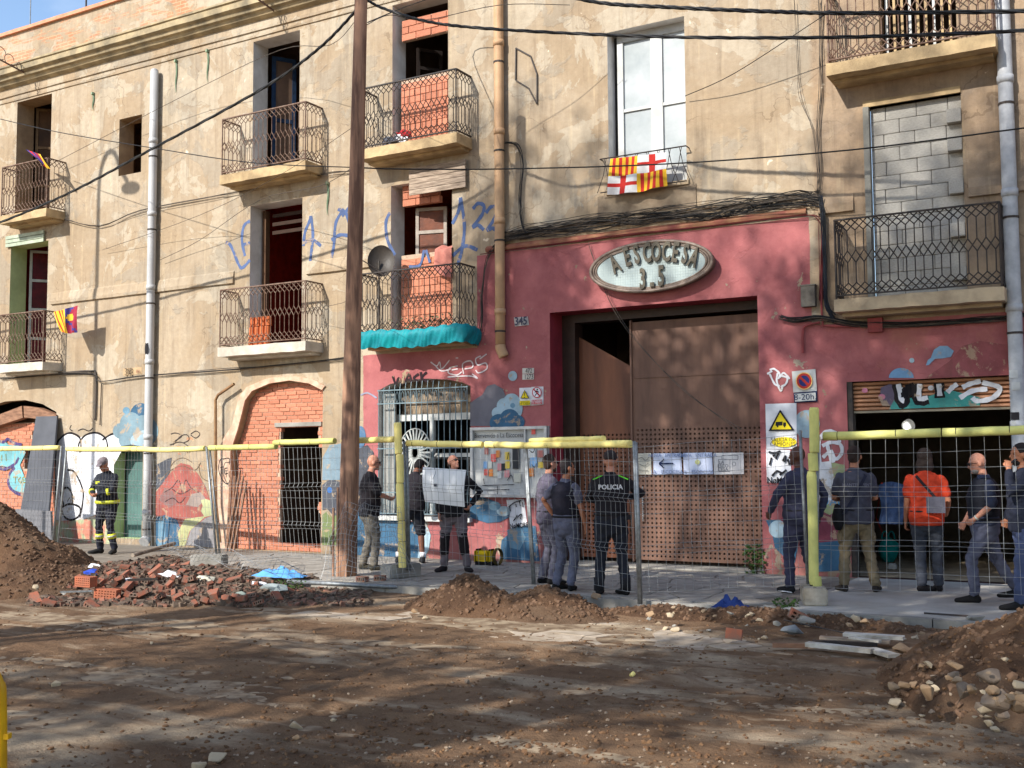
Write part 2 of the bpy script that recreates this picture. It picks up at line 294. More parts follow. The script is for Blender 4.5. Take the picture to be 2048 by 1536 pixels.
wx0, wx1 = X_(757, 777), X_(941, 771); A4 = [(wx0, .72)] + pl([(757, 781), (780, 768), (815, 760), (855, 757), (895, 759), (925, 765), (941, 772)]) + [(wx1, .72)]
A4[1] = (wx0, A4[1][1])
build_wall(B1, 'wall', [(-40, -.3), (XB1, -.3), (XB1, 11.75), (-40, 11.75)],
           [(O1, .45, rev_t), (O2, .4, rev_t), (O3, .42, rev_w), (O4, .42, rev_w), (O5, .42, rev_g), (O6, .42, rev_w), (O7, .42, rev_w), (A2, .2, rev_t), (A1, .2, rev_t), (A3, .3, rev_g), (A4, .4, rev_w)])
room_br = mat('room_brown', C(92, 66, 44), C(60, 44, 32), sc=2, bs=.2)
for o, m in ((O1, room_br), (O2, mat('niche', C(120, 90, 62), C(90, 66, 46))), (O3, dark_room), (O4, dark_room), (O5, mat('room_red', C(150, 36, 44), C(120, 26, 34))), (O6, mat('room_orange', C(136, 34, 16), C(104, 26, 12))), (O7, mat('room_rust', C(170, 90, 50), C(130, 66, 34)))):
    room(B1, o, .45 if o is O1 else (.4 if o is O2 else .42), m, deep=.5 if o is O2 else 2.4)
room(B1, A3, .3, dark_room); room(B1, A4, .4, mat('dark_grey_room', C(60, 58, 54), C(40, 38, 36)), 2.4)
# parapet coping, cornice, string course
def course(root, name, x0, x1, prof, m):      # prof: (y,z) outline swept along X, with slightly uneven edge
    n = len(prof); xs = np.arange(x0, x1 + .01, .5); vs = []
    for x in xs:
        for (y, z) in prof: vs.append((x, y + random.uniform(-.004, .004), z + random.uniform(-.004, .004)))
    fs = [(i * n + k, i * n + (k + 1) % n, (i + 1) * n + (k + 1) % n, (i + 1) * n + k) for i in range(len(xs) - 1) for k in range(n)] + [tuple(range(n)), tuple((len(xs) - 1) * n + k for k in range(n))[::-1]]
    return MB().add(vs, fs).build(name, m, root)
corn = mat('cornice_stone', C(176, 158, 124), C(118, 108, 88), sc=2.5, bs=.5, bsc=14)
course(B1, 'coping', -40, XB1, [(-.07, 11.75), (-.07, 11.83), (.45, 11.83), (.45, 11.75)], mat('coping_tile', C(214, 150, 118), C(190, 130, 100)))
course(B1, 'cornice', -40, XB1 - .02, [(0.01, 10.45), (-.1, 10.5), (-.14, 10.56), (-.2, 10.58), (-.22, 10.64), (-.3, 10.68), (-.3, 10.8), (-.33, 10.82), (-.33, 10.86), (-.2, 10.88), (-.2, 10.93), (.01, 10.98)], corn)
course(B1, 'moulding', -40, XB1 - .02, [(0.01, 10.25), (-.03, 10.26), (-.035, 10.31), (0.01, 10.33)], WALL)
course(B1, 'moulding', -40, XB1 - .02, [(0.01, 10.12), (-.025, 10.13), (-.03, 10.17), (0.01, 10.18)], WALL)
xo = [X_(97, 600), X_(501, 560), X_(605, 560), X_(782, 540)]
for a, b in ((X_(104, 605), xo[1] - .35), (xo[2] + .12, xo[3] - .12)):
    course(B1, 'string_course', a, b, [(0.004, 5.22), (-.045, 5.235), (-.05, 5.3), (-.02, 5.46), (0.004, 5.5)], WALL)
MB().box((-40, .01, 11.4), (XB1, .3, 11.74)).build('parapet', WALL, B1)
# roof slabs so that light does not fall behind the fronts
rs = mat('roof_screed', C(150, 130, 110))
MB().box((-40, .5, 10.9), (XB1, 9, 11.1)).box((-40.3, .02, -.3), (-40, 9, 11.6)).box((-40, 8.8, -.3), (XB1, 9, 11)).build('roof', rs, B1)

# --- individual infill bricks ---
def inpoly(x, z, P):
    c = False; j = len(P) - 1
    for i in range(len(P)):
        if (P[i][1] > z) != (P[j][1] > z) and x < (P[j][0] - P[i][0]) * (z - P[i][1]) / (P[j][1] - P[i][1]) + P[i][0]: c = not c
        j = i
    return c
def span(P, z):
    xs = []
    for i in range(len(P)):
        (x0, z0), (x1, z1) = P[i], P[(i + 1) % len(P)]
        if (z0 > z) != (z1 > z): xs.append(x0 + (z - z0) * (x1 - x0) / (z1 - z0))
    return (min(xs), max(xs)) if len(xs) > 1 else None
def bevelbrick(name, m):
    bm = bmesh.new(); bmesh.ops.create_cube(bm, size=1); bmesh.ops.bevel(bm, geom=bm.edges[:], offset=.035, segments=1, affect='EDGES'); me = bpy.data.meshes.new(name); bm.to_mesh(me); bm.free(); me.materials.append(m); return me
BRK = bevelbrick('brick', brick_m); BLK = bevelbrick('concrete_block', block_m)
def brickwork(root, P, Y, bw, bh, me=BRK, void=None, th=.1, gap=.014, name='brick', rag=.03):
    zs = [p[1] for p in P]; z = min(zs) + bh / 2; row = 0
    while z < max(zs) - bh * .25:
        sp = span(P, z)
        if sp:
            x = sp[0] - (row % 2) * bw * .5 - random.uniform(0, .04)
            while x < sp[1]:
                a, b = max(x, sp[0]), min(x + bw, sp[1]); x += bw
                segs = [(a, b)]
                if void:
                    v = void(z)
                    if v: segs = [(a, min(b, v[0] + random.uniform(-rag, rag))), (max(a, v[1] + random.uniform(-rag, rag)), b)]
                for a, b in segs:
                    if b - a < .05: continue
                    part(me, name, root, xf(((a + b) / 2, Y + random.uniform(-.006, .006) + th / 2, z), (0, random.uniform(-.008, .008), 0), (b - a - gap, th, bh - gap * .8)))
        z += bh; row += 1
def bed(root, P, Y, void=None, m=mortar):      # mortar behind the bricks, in strips that skip the void
    zs = [p[1] for p in P]; mb = MB(); n = 40
    for i in range(n):
        z0 = min(zs) + (max(zs) - min(zs)) * i / n; z1 = min(zs) + (max(zs) - min(zs)) * (i + 1) / n; s = span(P, (z0 + z1) / 2)
        if not s: continue
        v = void((z0 + z1) / 2) if void else None
        for a, b in ([(s[0], v[0]), (v[1], s[1])] if v else [s]):
            if b > a: mb.box((a, Y, z0), (b, Y + .07, z1))
    mb.build('mortar_bed', m, root)
vx0, vx1 = X_(550, 900), X_(626, 900)
def void2(z):
    if z > 2.36 or z < .12: return None
    k = .0 if z > 2.2 else .12 * math.sin(z * 5) + .1
    return (vx0, vx1 + max(0, k) + (.18 if .9 < z < 1.9 else 0))
brickwork(B1, A2, .14, .27, .078, void=void2, rag=.04); bed(B1, A2, .155, void2)
room(B1, [(vx0, .0), (vx1 + .4, 0), (vx1 + .4, 2.4), (vx0, 2.4)], .24, dark_room, 2.4)
MB().box((vx0 - .12, .11, 2.36), (vx1 + .1, .2, 2.44)).build('lintel', concrete, B1)
hx = X_(52, 900), X_(80, 900)
def void1(z): return (hx[0] - (.25 if z < 2.05 else 0), hx[1]) if 1.55 < z < 2.45 else None
A1b = [(x, min(z, 2.62 + .0)) for x, z in A1]
brickwork(B1, A1b, .14, .27, .09, void=void1); bed(B1, A1b, .155, void1); room(B1, [(hx[0] - .4, 1.4), (hx[1] + .1, 1.4), (hx[1] + .1, 2.5), (hx[0] - .4, 2.5)], .24, room_br, 1.2)
# arched timber head of the left doorway, and the pale rounded rim of the other
tim = mat('brown_timber', C(150, 112, 88), C(110, 80, 62), sc=5, stretch=(1, 1, 4), bs=.5)
q = pl([(-60, 852), (-20, 838), (48, 812), (50, 836), (-20, 858), (-60, 866)]); MB().prism(q, -.06, .1).build('timber_head', tim, B1)
q = pl([(51, 812), (80, 816), (116, 830), (116, 848), (82, 838), (52, 835)]); MB().prism(q, -.05, .1).build('timber_head', tim, B1)
_rim = [at(x, y, -.02) for x, y in ((452, 1095), (449, 1000), (452, 905), (463, 880), (476, 860), (484, 830), (490, 800), (504, 780), (540, 765), (581, 759), (620, 765), (647, 778))]
_in = [(463, 1098), (463, 903), (477, 861), (485, 830), (492, 801), (506, 782), (541, 767), (581, 761), (620, 767), (646, 780)]
_out = [(438, 1100), (438, 900), (452, 872), (466, 852), (472, 826), (480, 794), (496, 774), (536, 757), (582, 751), (626, 758), (652, 772)]
rm = MB(); q = pl([(a, b) for a, b in _in] + _out[::-1]); q[0] = (q[0][0], .0); q[-1] = (q[-1][0], .0); rm.prism(q, -.035, -.001).build('arch_rim', mat('rim_plaster', C(206, 180, 156), C(176, 140, 118), sc=6), B1)
# balcony-door infills
P4 = [(O4[0][0] + .12, Z2), (O4[1][0], Z2), (O4[1][0], Z_(896, 137)), (O4[0][0] + .12, Z_(896, 137))]; brickwork(B1, P4, .1, .33, .13); bed(B1, P4, .12)
P4t = [(O4[0][0] + .12, Z_(896, 55)), (O4[1][0], Z_(896, 55)), (O4[1][0], Z_(896, 12)), (O4[0][0] + .12, Z_(896, 12))]; brickwork(B1, P4t, .12, .33, .13); bed(B1, P4t, .14)
P7 = [(O7[0][0] + .15, Z1), (O7[1][0], Z1), (O7[1][0], Z_(900, 497)), (O7[0][0] + .15, Z_(900, 497))]; brickwork(B1, P7, .1, .33, .13); bed(B1, P7, .12)
P7t = [(O7[0][0] + .15, Z_(904, 395)), (O7[1][0] - .35, Z_(904, 395)), (O7[1][0] - .35, O7[2][1]), (O7[0][0] + .15, O7[2][1])]; brickwork(B1, P7t, .14, .33, .13)
# joinery
def leaf(root, h, Y, name, m, panes=3, wd=.55, ang=0, glass=None, fr=.06):      # a door or window leaf hinged at the left jamb
    x0, z0, z1 = h[0][0], h[0][1], h[2][1]; ca, sa = math.cos(ang), math.sin(ang)
    def Pt(u, z, t=0): return (x0 + u * ca - t * sa, Y + u * sa + t * ca, z)
    mb = MB()
    def bar(u0, u1, a, b, t=.04): mb.add([Pt(u0, a), Pt(u1, a), Pt(u1, b), Pt(u0, b), Pt(u0, a, t), Pt(u1, a, t), Pt(u1, b, t), Pt(u0, b, t)], [(0, 1, 2, 3), (7, 6, 5, 4), (0, 4, 5, 1), (1, 5, 6, 2), (2, 6, 7, 3), (3, 7, 4, 0)])
    bar(0, fr, z0, z1); bar(wd - fr, wd, z0, z1)
    for i in range(panes + 1):
        z = z0 + (z1 - z0 - fr) * i / panes; bar(fr, wd - fr, z, z + fr)
    o = mb.build(name, m, root)
    if glass:
        for i in range(panes):
            za = z0 + (z1 - z0 - fr) * i / panes + fr; zb = z0 + (z1 - z0 - fr) * (i + 1) / panes
            MB().add([Pt(fr, za, .02), Pt(wd - fr, za, .02), Pt(wd - fr, zb, .02), Pt(fr, zb, .02)], [(0, 1, 2, 3)]).build('pane', glass, o)
    return o
redglass = mat('red_pane', C(96, 14, 24), C(70, 10, 18), rough=.2, bs=0)
leaf(B1, O5, .5, 'balcony_door', white_p, 4, .75, .9, redglass); leaf(B1, O1, .5, 'balcony_door', mat('old_door', C(120, 96, 66), C(90, 70, 50)), 3, .6, .7, room_br)
leaf(B1, [(O3[0][0] + .08, Z2), (0, Z2), (0, O3[2][1] - .15)], .46, 'balcony_door', mat('blue_door', C(24, 50, 80), C(18, 36, 58)), 2, .5, 1.0, dark_room, .08)
leaf(B1, [(O7[0][0] + .3, Z_(900, 497)), (0, 0), (0, Z_(904, 395))], .35, 'window_frame', mat('old_white', C(170, 160, 150), C(140, 130, 120)), 2, .6, .25, mat('brown_pane', C(110, 56, 30), C(80, 40, 22), rough=.4))
leaf(B1, [(O4[0][0] + .2, Z_(896, 137)), (0, 0), (0, Z_(896, 55))], .5, 'window_frame', mat('dark_frame', C(40, 30, 26)), 2, .5, .9, None)
for i in range(3): MB().box((O6[0][0] + .25, .36, O6[2][1] - .2 - i * .17), (O6[1][0], .4, O6[2][1] - .13 - i * .17)).build('lintel_beam', mat('beam', C(56, 38, 28)), B1)
MB().box((O6[0][0] + .05, .3, Z1), (O6[0][0] + .13, .42, O6[2][1] - .05)).build('door_frame', mat('beam2', C(92, 66, 46)), B1)
gd = mat('teal_door', C(84, 116, 110), C(66, 94, 92), sc=2); MB().box((gx0 + .04, .3, .12), (gx0 + .62, .34, 1.95)).build('door', gd, B1)
MB().box((gx0, .2, 1.9), (gx1, .3, 2.1)).build('lintel', gd, B1); MB().box((gx0 + .62, .28, .12), (gx0 + .68, .36, 1.95)).build('door_frame', paint(150, 158, 146), B1)
for i in range(3): MB().box((O5[0][0] - .12, -.06 - i * .002, O5[2][1] - .02 + i * .09), (O5[1][0] - .1, -.03, O5[2][1] + .055 + i * .09)).build('shutter_slat', mat('pale_green_slat', C(176, 186, 166), C(150, 160, 140)), B1)
bx0, bx1 = X_(824, 370), X_(936, 350)
for i in range(5): MB().box((bx0, -.09 - .004 * (i % 2), Z_(824, 393) + i * .1), (bx1, -.06, Z_(824, 393) + i * .1 + .092)).build('blind_board', wood_g, B1)

# --- balconies ---
def railing(root, p0, p1, zb, zt, m, w0=.112, r=.0082, name='railing_panel'):
    p0 = Vector(p0); p1 = Vector(p1); L = (p1 - p0).length; d = (p1 - p0) / L; n = max(2, round(L / w0)); w_ = L / n; H = zt - zb
    mb = MB()
    def bar(u0, a, u1, b):
        if u0 > u1: u0, u1, a, b = u1, u0, b, a
        if u1 <= 0 or u0 >= L: return
        if u0 < 0: a = a + (b - a) * (-u0) / (u1 - u0); u0 = 0
        if u1 > L: b = a + (b - a) * (L - u0) / (u1 - u0); u1 = L
        mb.tube([p0 + d * u0 + Vector((0, 0, a)), p0 + d * u1 + Vector((0, 0, b))], r, 4, False)
    k1, k2, k3, k4 = zt - H * .155, zt - H * .42, zt - H * .58, zt - H * .845
    for k in range(-1, n + 1):
        x = (k + .5) * w_
        bar(x, k1, x + 1.5 * w_, zt); bar(x, k1, x - 1.5 * w_, zt)
        if 0 <= k < n: bar(x, k1, x, k2); bar(x, k3, x, k4)
        bar(x, k2, x + w_, k3); bar(x, k2, x - w_, k3)
        bar(x, k4, x + 1.5 * w_, zb); bar(x, k4, x - 1.5 * w_, zb)
    return mb.build(name, m, root)
def balcony(root, x0, x1, z, m, slabm, dep=.5, th=.18, zt=None, open_bottom=.05):
    zt = zt or z + 1.12; s = MB(); n = 9
    bm = bmesh.new(); bmesh.ops.create_cube(bm, size=1); bmesh.ops.scale(bm, vec=(x1 - x0, dep, th), verts=bm.verts); bmesh.ops.translate(bm, vec=((x0 + x1) / 2, -dep / 2, z - th / 2), verts=bm.verts)
    bmesh.ops.subdivide_edges(bm, edges=[e for e in bm.edges if abs(e.verts[0].co.x - e.verts[1].co.x) > .5], cuts=14, use_grid_fill=True)
    for v in bm.verts:
        if v.co.y < -.1: v.co.y += random.uniform(-.006, .006); v.co.z += random.uniform(-.006, .006)
    me = bpy.data.meshes.new('balcony_slab'); bm.to_mesh(me); bm.free(); me.materials.append(slabm); link('balcony_slab', me, root)
    # broken, thinner root of the slab towards the wall
    MB().box((x0 + .06, -dep * .55, z - th - .05), (x1 - .06, 0.0, z - th + .002)).build('slab_root', slabm, root)
    f = -dep + .03
    for a, b in (((x0 + .03, f), (x1 - .03, f)), ((x0 + .03, f), (x0 + .03, 0)), ((x1 - .03, f), (x1 - .03, 0))):
        for zz, hh, nm in ((zt, .022, 'handrail'), (z + open_bottom, .016, 'bottom_rail')): MB().obox((a[0], a[1], zz), (b[0], b[1], zz), .035, hh).build(nm, m, root)
    for x in (x0 + .03, x1 - .03): MB().tube([(x, f, z), (x, f, zt)], .014, 6).build('railing_post', m, root)
    railing(root, (x0 + .03, f, 0), (x1 - .03, f, 0), z + open_bottom, zt, m)
    for x in (x0 + .03, x1 - .03): railing(root, (x, f, 0), (x, 0, 0), z + open_bottom, zt, m)
slab_w = mat('whitewashed_slab', C(200, 192, 178), C(168, 160, 146), sc=3, bs=.4)
slab_y = mat('yellowish_slab', C(196, 170, 128), C(150, 128, 96), sc=3, bs=.5)
balcony(B1, -22.3, -20.68, Z2, iron_r, slab_y); balcony(B1, -22.3, -20.68, Z1, iron_r, slab_w)
balcony(B1, -15.5, -13.33, Z2, iron_r, slab_y); balcony(B1, -15.5, -13.3, Z1, iron_r, slab_w)
balcony(B1, -12.1, -9.99, Z2, iron_b, slab_y); balcony(B1, -12.1, -9.93, Z1, iron_b, slab_y)
balcony(B3, -3.72, -1.53, Z1, iron_b, plaster_c); balcony(B3, -3.74, -1.52, Z2, iron_r, slab_y)

# --- workshop front ---
O8 = hole(X_(1216, 200), X_(1371, 200), 6.02, Z_(1213, 66)); D5 = hole(-8.49, -4.97, 0., 4.12)
build_wall(B2, 'wall', [(XB1, -.3), (XB2, -.3), (XB2, 12), (XB1, 12)], [(O8, .28, rev_w), (D5, .46, rev_pk)])
room(B2, O8, .4, mat('pale_room', C(120, 120, 116), C(100, 100, 98)), 2)
course(B2, 'plaster_band', XB1 + .02, XB2 - .12, [(0.002, 5.25), (-.05, 5.26), (-.06, 5.3), (-.03, 5.34), (0.002, 5.36)], mat('dark_red_band', C(120, 60, 56), C(150, 110, 80), sc=3))
course(B2, 'plaster_band', XB1 + .4, XB2 - .1, [(0.002, 5.52), (-.05, 5.53), (-.05, 5.56), (0.002, 5.6)], WALL)
wn = MB(); x0, x1, z0, z1 = O8[0][0], O8[1][0], 6.02, O8[2][1]; fx = x0 + .08; gx = x1; mid = (fx + gx) / 2 + .06
for a, b, c_, d_ in ((fx, fx + .1, z0, z1), (gx - .05, gx, z0, z1), (mid - .1, mid + .1, z0, z1), (fx, gx, z1 - .13, z1), (fx, gx, z0, z0 + .35)): wn.box((a, .2 + (.004 if d_ - c_ > 1 else 0), c_), (b, .27, d_))
wo = wn.build('window_frame', white_p, B2)
for a, b in ((fx + .1, mid - .1), (mid + .1, gx - .05)):
    MB().box((a, .215, 7.35), (b, .26, 7.4)).build('glazing_bar', white_p, wo)
    for c_, d_ in ((z0 + .35, 7.35), (7.4, z1 - .13)): MB().add([(a, .245, c_), (b, .245, c_), (b, .245, d_), (a, .245, d_)], [(0, 1, 2, 3)]).build('pane', mat('curtained_pane', C(150, 158, 160), C(186, 190, 192), rough=.15, bs=0, sc=1), wo)
MB().box((x0 - .04, -.05, 5.95), (x1 + .04, .25, 6.02)).build('window_sill', plaster_c, B2)
MB().box((x0 - .2, -.02, 5.6), (x1 + .15, .0, 5.95)).build('sill_patch', mat('bare_render', C(150, 134, 112), C(120, 104, 86), sc=5), B2)
gl = MB(); zt = Z_(1374, 296); a, b = x0 - .1, x1 + .04
gl.tube([(a, -.12, zt), (b, -.12, zt)], .012, 5); gl.tube([(a, -.12, zt), (a, 0, zt)], .01, 5); gl.tube([(b, -.12, zt), (b, 0, zt)], .01, 5); gl.tube([(a, -.12, 5.98), (b, -.12, 5.98)], .01, 5)
for k in range(8):
    u = a + (b - a) * (k + .5) / 8; h = (b - a) / 16
    gl.tube([(u - h * 1.6, -.12, 5.98), (u - h * .4, -.12, (5.98 + zt) / 2), (u + h * .2, -.12, zt)], .006, 4); gl.tube([(u + h * 1.6, -.12, 5.98), (u + h * .4, -.12, (5.98 + zt) / 2), (u - h * .2, -.12, zt)], .006, 4)
gl.build('window_rail', iron_b, B2)
# gate: jamb frame, perforated leaves
gate = empty('steel_gate', (-6.7, .46, 0), 'tall rust-brown sliding steel gate with perforated lower half inside the pink doorway', 'gate')
room(B2, D5, .75, dark_room, 3); MB().box((-8.47, -.03, -.2), (-4.99, .74, .014)).build('threshold', concrete, B2)
MB().box((-8.49, .44, 0), (-8.25, .75, 4.12)).box((-8.25, .44, 3.98), (-4.97, .75, 4.12)).build('gate_frame', mat('dark_brown_steel', C(58, 40, 34), C(44, 32, 28), rough=.5), gate)
def perf(mb, x0, x1, z0, z1, Y, p=.0745, h=.03):
    nx = int((x1 - x0 - .04) / p); nz = int((z1 - z0 - .04) / p); ox = x0 + (x1 - x0 - nx * p) / 2; oz = z0 + (z1 - z0 - nz * p) / 2; g = p - h
    def q(a, b, c_, d_): mb.add([(a, Y, c_), (b, Y, c_), (b, Y, d_), (a, Y, d_)], [(0, 1, 2, 3)])
    q(x0, x1, z0, oz + g / 2); q(x0, x1, z1 - (z1 - oz - nz * p) - g / 2, z1)
    for j in range(nz):
        zz = oz + j * p + g / 2
        if j < nz - 1: q(x0, x1, zz + h, zz + p)
        q(x0, ox + g / 2, zz, zz + h); q(ox + nx * p - g / 2, x1, zz, zz + h)
        for i in range(nx - 1): q(ox + i * p + g / 2 + h, ox + (i + 1) * p + g / 2, zz, zz + h)
rx0, zp = at(1267, 900, .47).x, at(1290, 852, .47).z
g1 = MB().add([(rx0, .47, zp), (-4.97, .47, zp), (-4.97, .47, 3.92), (rx0, .47, 3.92)], [(0, 1, 2, 3)]); perf(g1, rx0, -4.97, .08, zp, .47); g1.build('gate_leaf', rust_sheet, gate)
MB().box((rx0, .455, 3.0), (-4.97, .468, 3.012)).box((rx0 - .03, .44, .05), (rx0, .5, 3.95)).build('gate_rib', rust_sheet, gate)
lx0, lx1 = -8.25, rx0 + .1; zl = at(1150, 862, .6).z
g2 = MB().add([(lx0, .6, zl), (lx1, .6, zl), (lx1, .6, at(1265, 745, .6).z), (lx0, .6, at(1148, 675, .6).z)], [(0, 1, 2, 3)]); perf(g2, lx0, lx1, .08, zl, .6); g2.build('gate_leaf', mat('orange_brown_sheet', C(128, 80, 56), C(92, 56, 42), rough=.5, sc=1.4, bs=.1, stretch=(1.8, 1, .35)), gate)  # sloping top edge with dark void above shapes a diagonal shadow into the leaf
ch = MB(); cz = at(1285, 975, .42)
for i in range(16): ch.blob((cz.x, .42, cz.z - i * .035), (.014, .01, .02), i, .1, 1)
ch.build('chain', galv, gate)

# --- right building ---
O9 = hole(X_(1731, 222), X_(1921, 180), Z1, Z_(1731, 216)); O10 = hole(X_(1757, 20), X_(1912, 20), Z2, 9.7)
GR = hole(X_(1693, 764), X_(2019, 751), 0., Z_(1693, 764))
build_wall(B3, 'wall', [(XB2, -.3), (9, -.3), (9, 12), (XB2, 12)], [(O9, .2, rev_t), (O10, .35, rev_t), (GR, .35, mat('reveal_dark_red', C(90, 44, 40), C(60, 34, 30)))])
room(B3, O10, .35, dark_room, 2)
for i in range(13):
    x = O10[0][0] + .05 + i * .108; MB().box((x, .2, Z2), (x + .035, .235, 9.68)).build('shutter_bar', slab_y if i % 3 else white_p, B3)
MB().box((XB2, .5, 10.9), (9, 9, 11.1)).build('roof', rs, B3); MB().box((XB1, .5, 10.9), (XB2, 9, 11.1)).build('roof', rs, B2)
P9 = [(O9[0][0] + .05, Z1), (O9[1][0], Z1), (O9[1][0], O9[2][1] - .04), (O9[0][0] + .05, O9[2][1] - .04)]
brickwork(B3, P9, .08, .42, .2, me=BLK, th=.15, gap=.008, name='concrete_block'); bed(B3, P9, .105, m=mat('grey_mortar', C(120, 116, 108), C(90, 88, 84)))
for k in (1, 4, 7, 10, 12):
    part(BLK, 'concrete_block', B3, xf((O9[1][0] - .1, .03, Z1 + .1 + k * .2), (0, 0, .02), (.19, .12, .19)))
MB().box((O9[0][0] - .03, -.05, Z1), (O9[0][0] + .05, .08, O9[2][1])).build('door_frame', mat('grey_frame', C(134, 132, 124)), B3)
MB().box((O9[0][0] - .03, -.03, O9[2][1]), (O9[1][0], .1, O9[2][1] + .09)).build('lintel', slab_y, B3)
course(B3, 'plaster_band', XB2 + .04, O9[0][0] - .06, [(0.002, 5.22), (-.05, 5.23), (-.05, 5.36), (0.002, 5.5)], WALL)
course(B3, 'plaster_band', O9[1][0] + .06, 9, [(0.002, 5.22), (-.05, 5.23), (-.05, 5.36), (0.002, 5.5)], WALL)
# garage interior + roller shutter
gr_m = mat('garage_dark', C(120, 106, 90), C(90, 80, 68), sc=1.5)
room(B3, GR, .36, gr_m, 6, 1.2)
MB().add([(GR[0][0] - 1.1, .1, .012), (GR[1][0] + 1.1, .1, .012), (GR[1][0] + 1.1, 8, .012), (GR[0][0] - 1.1, 8, .012)], [(0, 1, 2, 3)]).build('garage_floor', mat('dusty_floor', C(176, 160, 134), C(130, 116, 96), sc=3), B3)
lo = at(1819, 850, 1.2); lm = MB(); lm.tube([(lo.x, 1.2, lo.z), (lo.x - .03, 1.14, lo.z - .02)], [.095, .085], 20); lamp = tag(lm.build('ceiling_lamp', mat('lamp_shade', C(240, 240, 236), rough=.4, bs=0, emit=.12)), 'round white lamp lit inside the dark garage under the roller shutter', 'lamp')
MB().tube([(lo.x, 1.2, lo.z + .3), (lo.x, 1.2, lo.z + .05)], .01, 6).build('lamp_rod', iron_b, lamp); MB().tube([(lo.x - .03, 1.14, lo.z - .02), (lo.x - .04, 1.12, lo.z - .026)], [.04, .036], 14).build('bulb', mat('bulb_glow', (1, 1, .95), (1, 1, .95), bs=0, emit=6), lamp)
sx0, sx1 = GR[0][0] + .07, GR[1][0]; zbot = at(1700, 823, .12).z; ztop = GR[2][1]; ns = 7; sh_ = (ztop - zbot) / ns
sm = mat('shutter_orange', C(176, 126, 92), C(150, 104, 74), rough=.45, metal=.1, sc=2)
for i in range(ns):
    z = zbot + i * sh_; pr = [(.12, z + .004), (.10, z + sh_ * .3), (.105, z + sh_ * .75), (.125, z + sh_ - .004), (.14, z + sh_ * .5)]
    MB().add([(sx0, y, zz) for y, zz in pr] + [(sx1, y, zz) for y, zz in pr], [(k, (k + 1) % 5, (k + 1) % 5 + 5, k + 5) for k in range(5)]).build('shutter_slat', sm, B3)
MB().box((sx0, .09, zbot - .03), (sx1, .15, zbot)).build('shutter_rail', mat('shutter_edge', C(150, 140, 120)), B3)
MB().box((GR[0][0], .02, 0), (GR[0][0] + .07, .2, ztop)).build('shutter_guide', iron_b, B3)

# ---------------- grille window ----------------
gm = mat('blue_grey_iron', C(118, 138, 146), C(96, 112, 118), rough=.5, sc=12)
G = empty('window_grille', (wx0 + 1, -.05, .72), 'blue-grey iron grille with oval band over the arched window in the pink wall', 'window grille')
gb = MB(); nb = 17; zt1, zt2 = Z_(850, 806) , Z_(850, 779)
for i in range(nb):
    x = wx0 + .04 + (wx1 - wx0 - .08) * i / (nb - 1); u = abs(i / (nb - 1) - .5) * 2
    MB().tube([(x, -.05, .75), (x, -.05, zt2 + .03), (x, -.03, zt2 + .02 + (Z_(850, 757) - zt2 - .06) * (1 - u * u * .95))], .009, 5).build('grille_bar', gm, G)
for z in (.75, zt1, zt2, 1.12, 1.9): MB().box((wx0 + .02, -.065, z), (wx1 - .02, -.045, z + .02)).build('grille_rail', gm, G)
for i in range(nb - 1):
    x = wx0 + .04 + (wx1 - wx0 - .08) * (i + .5) / (nb - 1)
    for z0_, z1_ in ((zt1 + .03, zt2 - .02), (.78, 1.1)):
        c_ = [(x + .03 * math.sin(t), -.055, (z0_ + z1_) / 2 - (z1_ - z0_) / 2 * math.cos(t)) for t in np.linspace(0, 2 * math.pi, 11)]
        MB().tube(c_, .006, 4, False).build('oval_ring', gm, G)
# sunburst medallion in the middle of the grille
sb = MB(); cc = at(830, 905, -.06)
for k in range(26):
    a = 2 * math.pi * k / 26; sb.obox(cc, cc + Vector((math.cos(a) * .34, 0, math.sin(a) * .42)), .03, .008, (0, 1, 0))
sb.tube([cc + Vector((math.cos(t) * .34, 0, math.sin(t) * .42)) for t in np.linspace(0, 2 * math.pi, 25)], .012, 5, False); sb.build('sunburst', mat('pale_iron', C(176, 178, 174), C(140, 144, 142), rough=.4), G)
wf = MB(); zc = Z_(850, 840)
for a, b, c_, d_ in ((wx0 + .25, wx1, zc, zc + .12), (wx0 + .25, wx0 + .33, .75, zc), ((wx0 + wx1) / 2, (wx0 + wx1) / 2 + .09, .75, zc), (wx0 + .25, wx1, 1.75, 1.82)): wf.box((a, .2, c_), (b, .26, d_))
wf.build('window_frame', white_p, B1); MB().box((wx0 + .3, .3, zc + .12), (wx1, .36, 3.2)).build('roller_box', mat('dirty_beige', C(150, 132, 110), C(70, 60, 52), sc=6), B1)
MB().box((wx0 + .02, .1, .75), (wx0 + .3, .14, 2.9)).build('shutter_panel', mat('pale_grey_panel', C(150, 150, 146), C(130, 130, 126)), B1)
MB().box((wx0 - .03, -.1, .64), (wx1 + .03, .3, .72)).build('window_sill', white_p, B1)

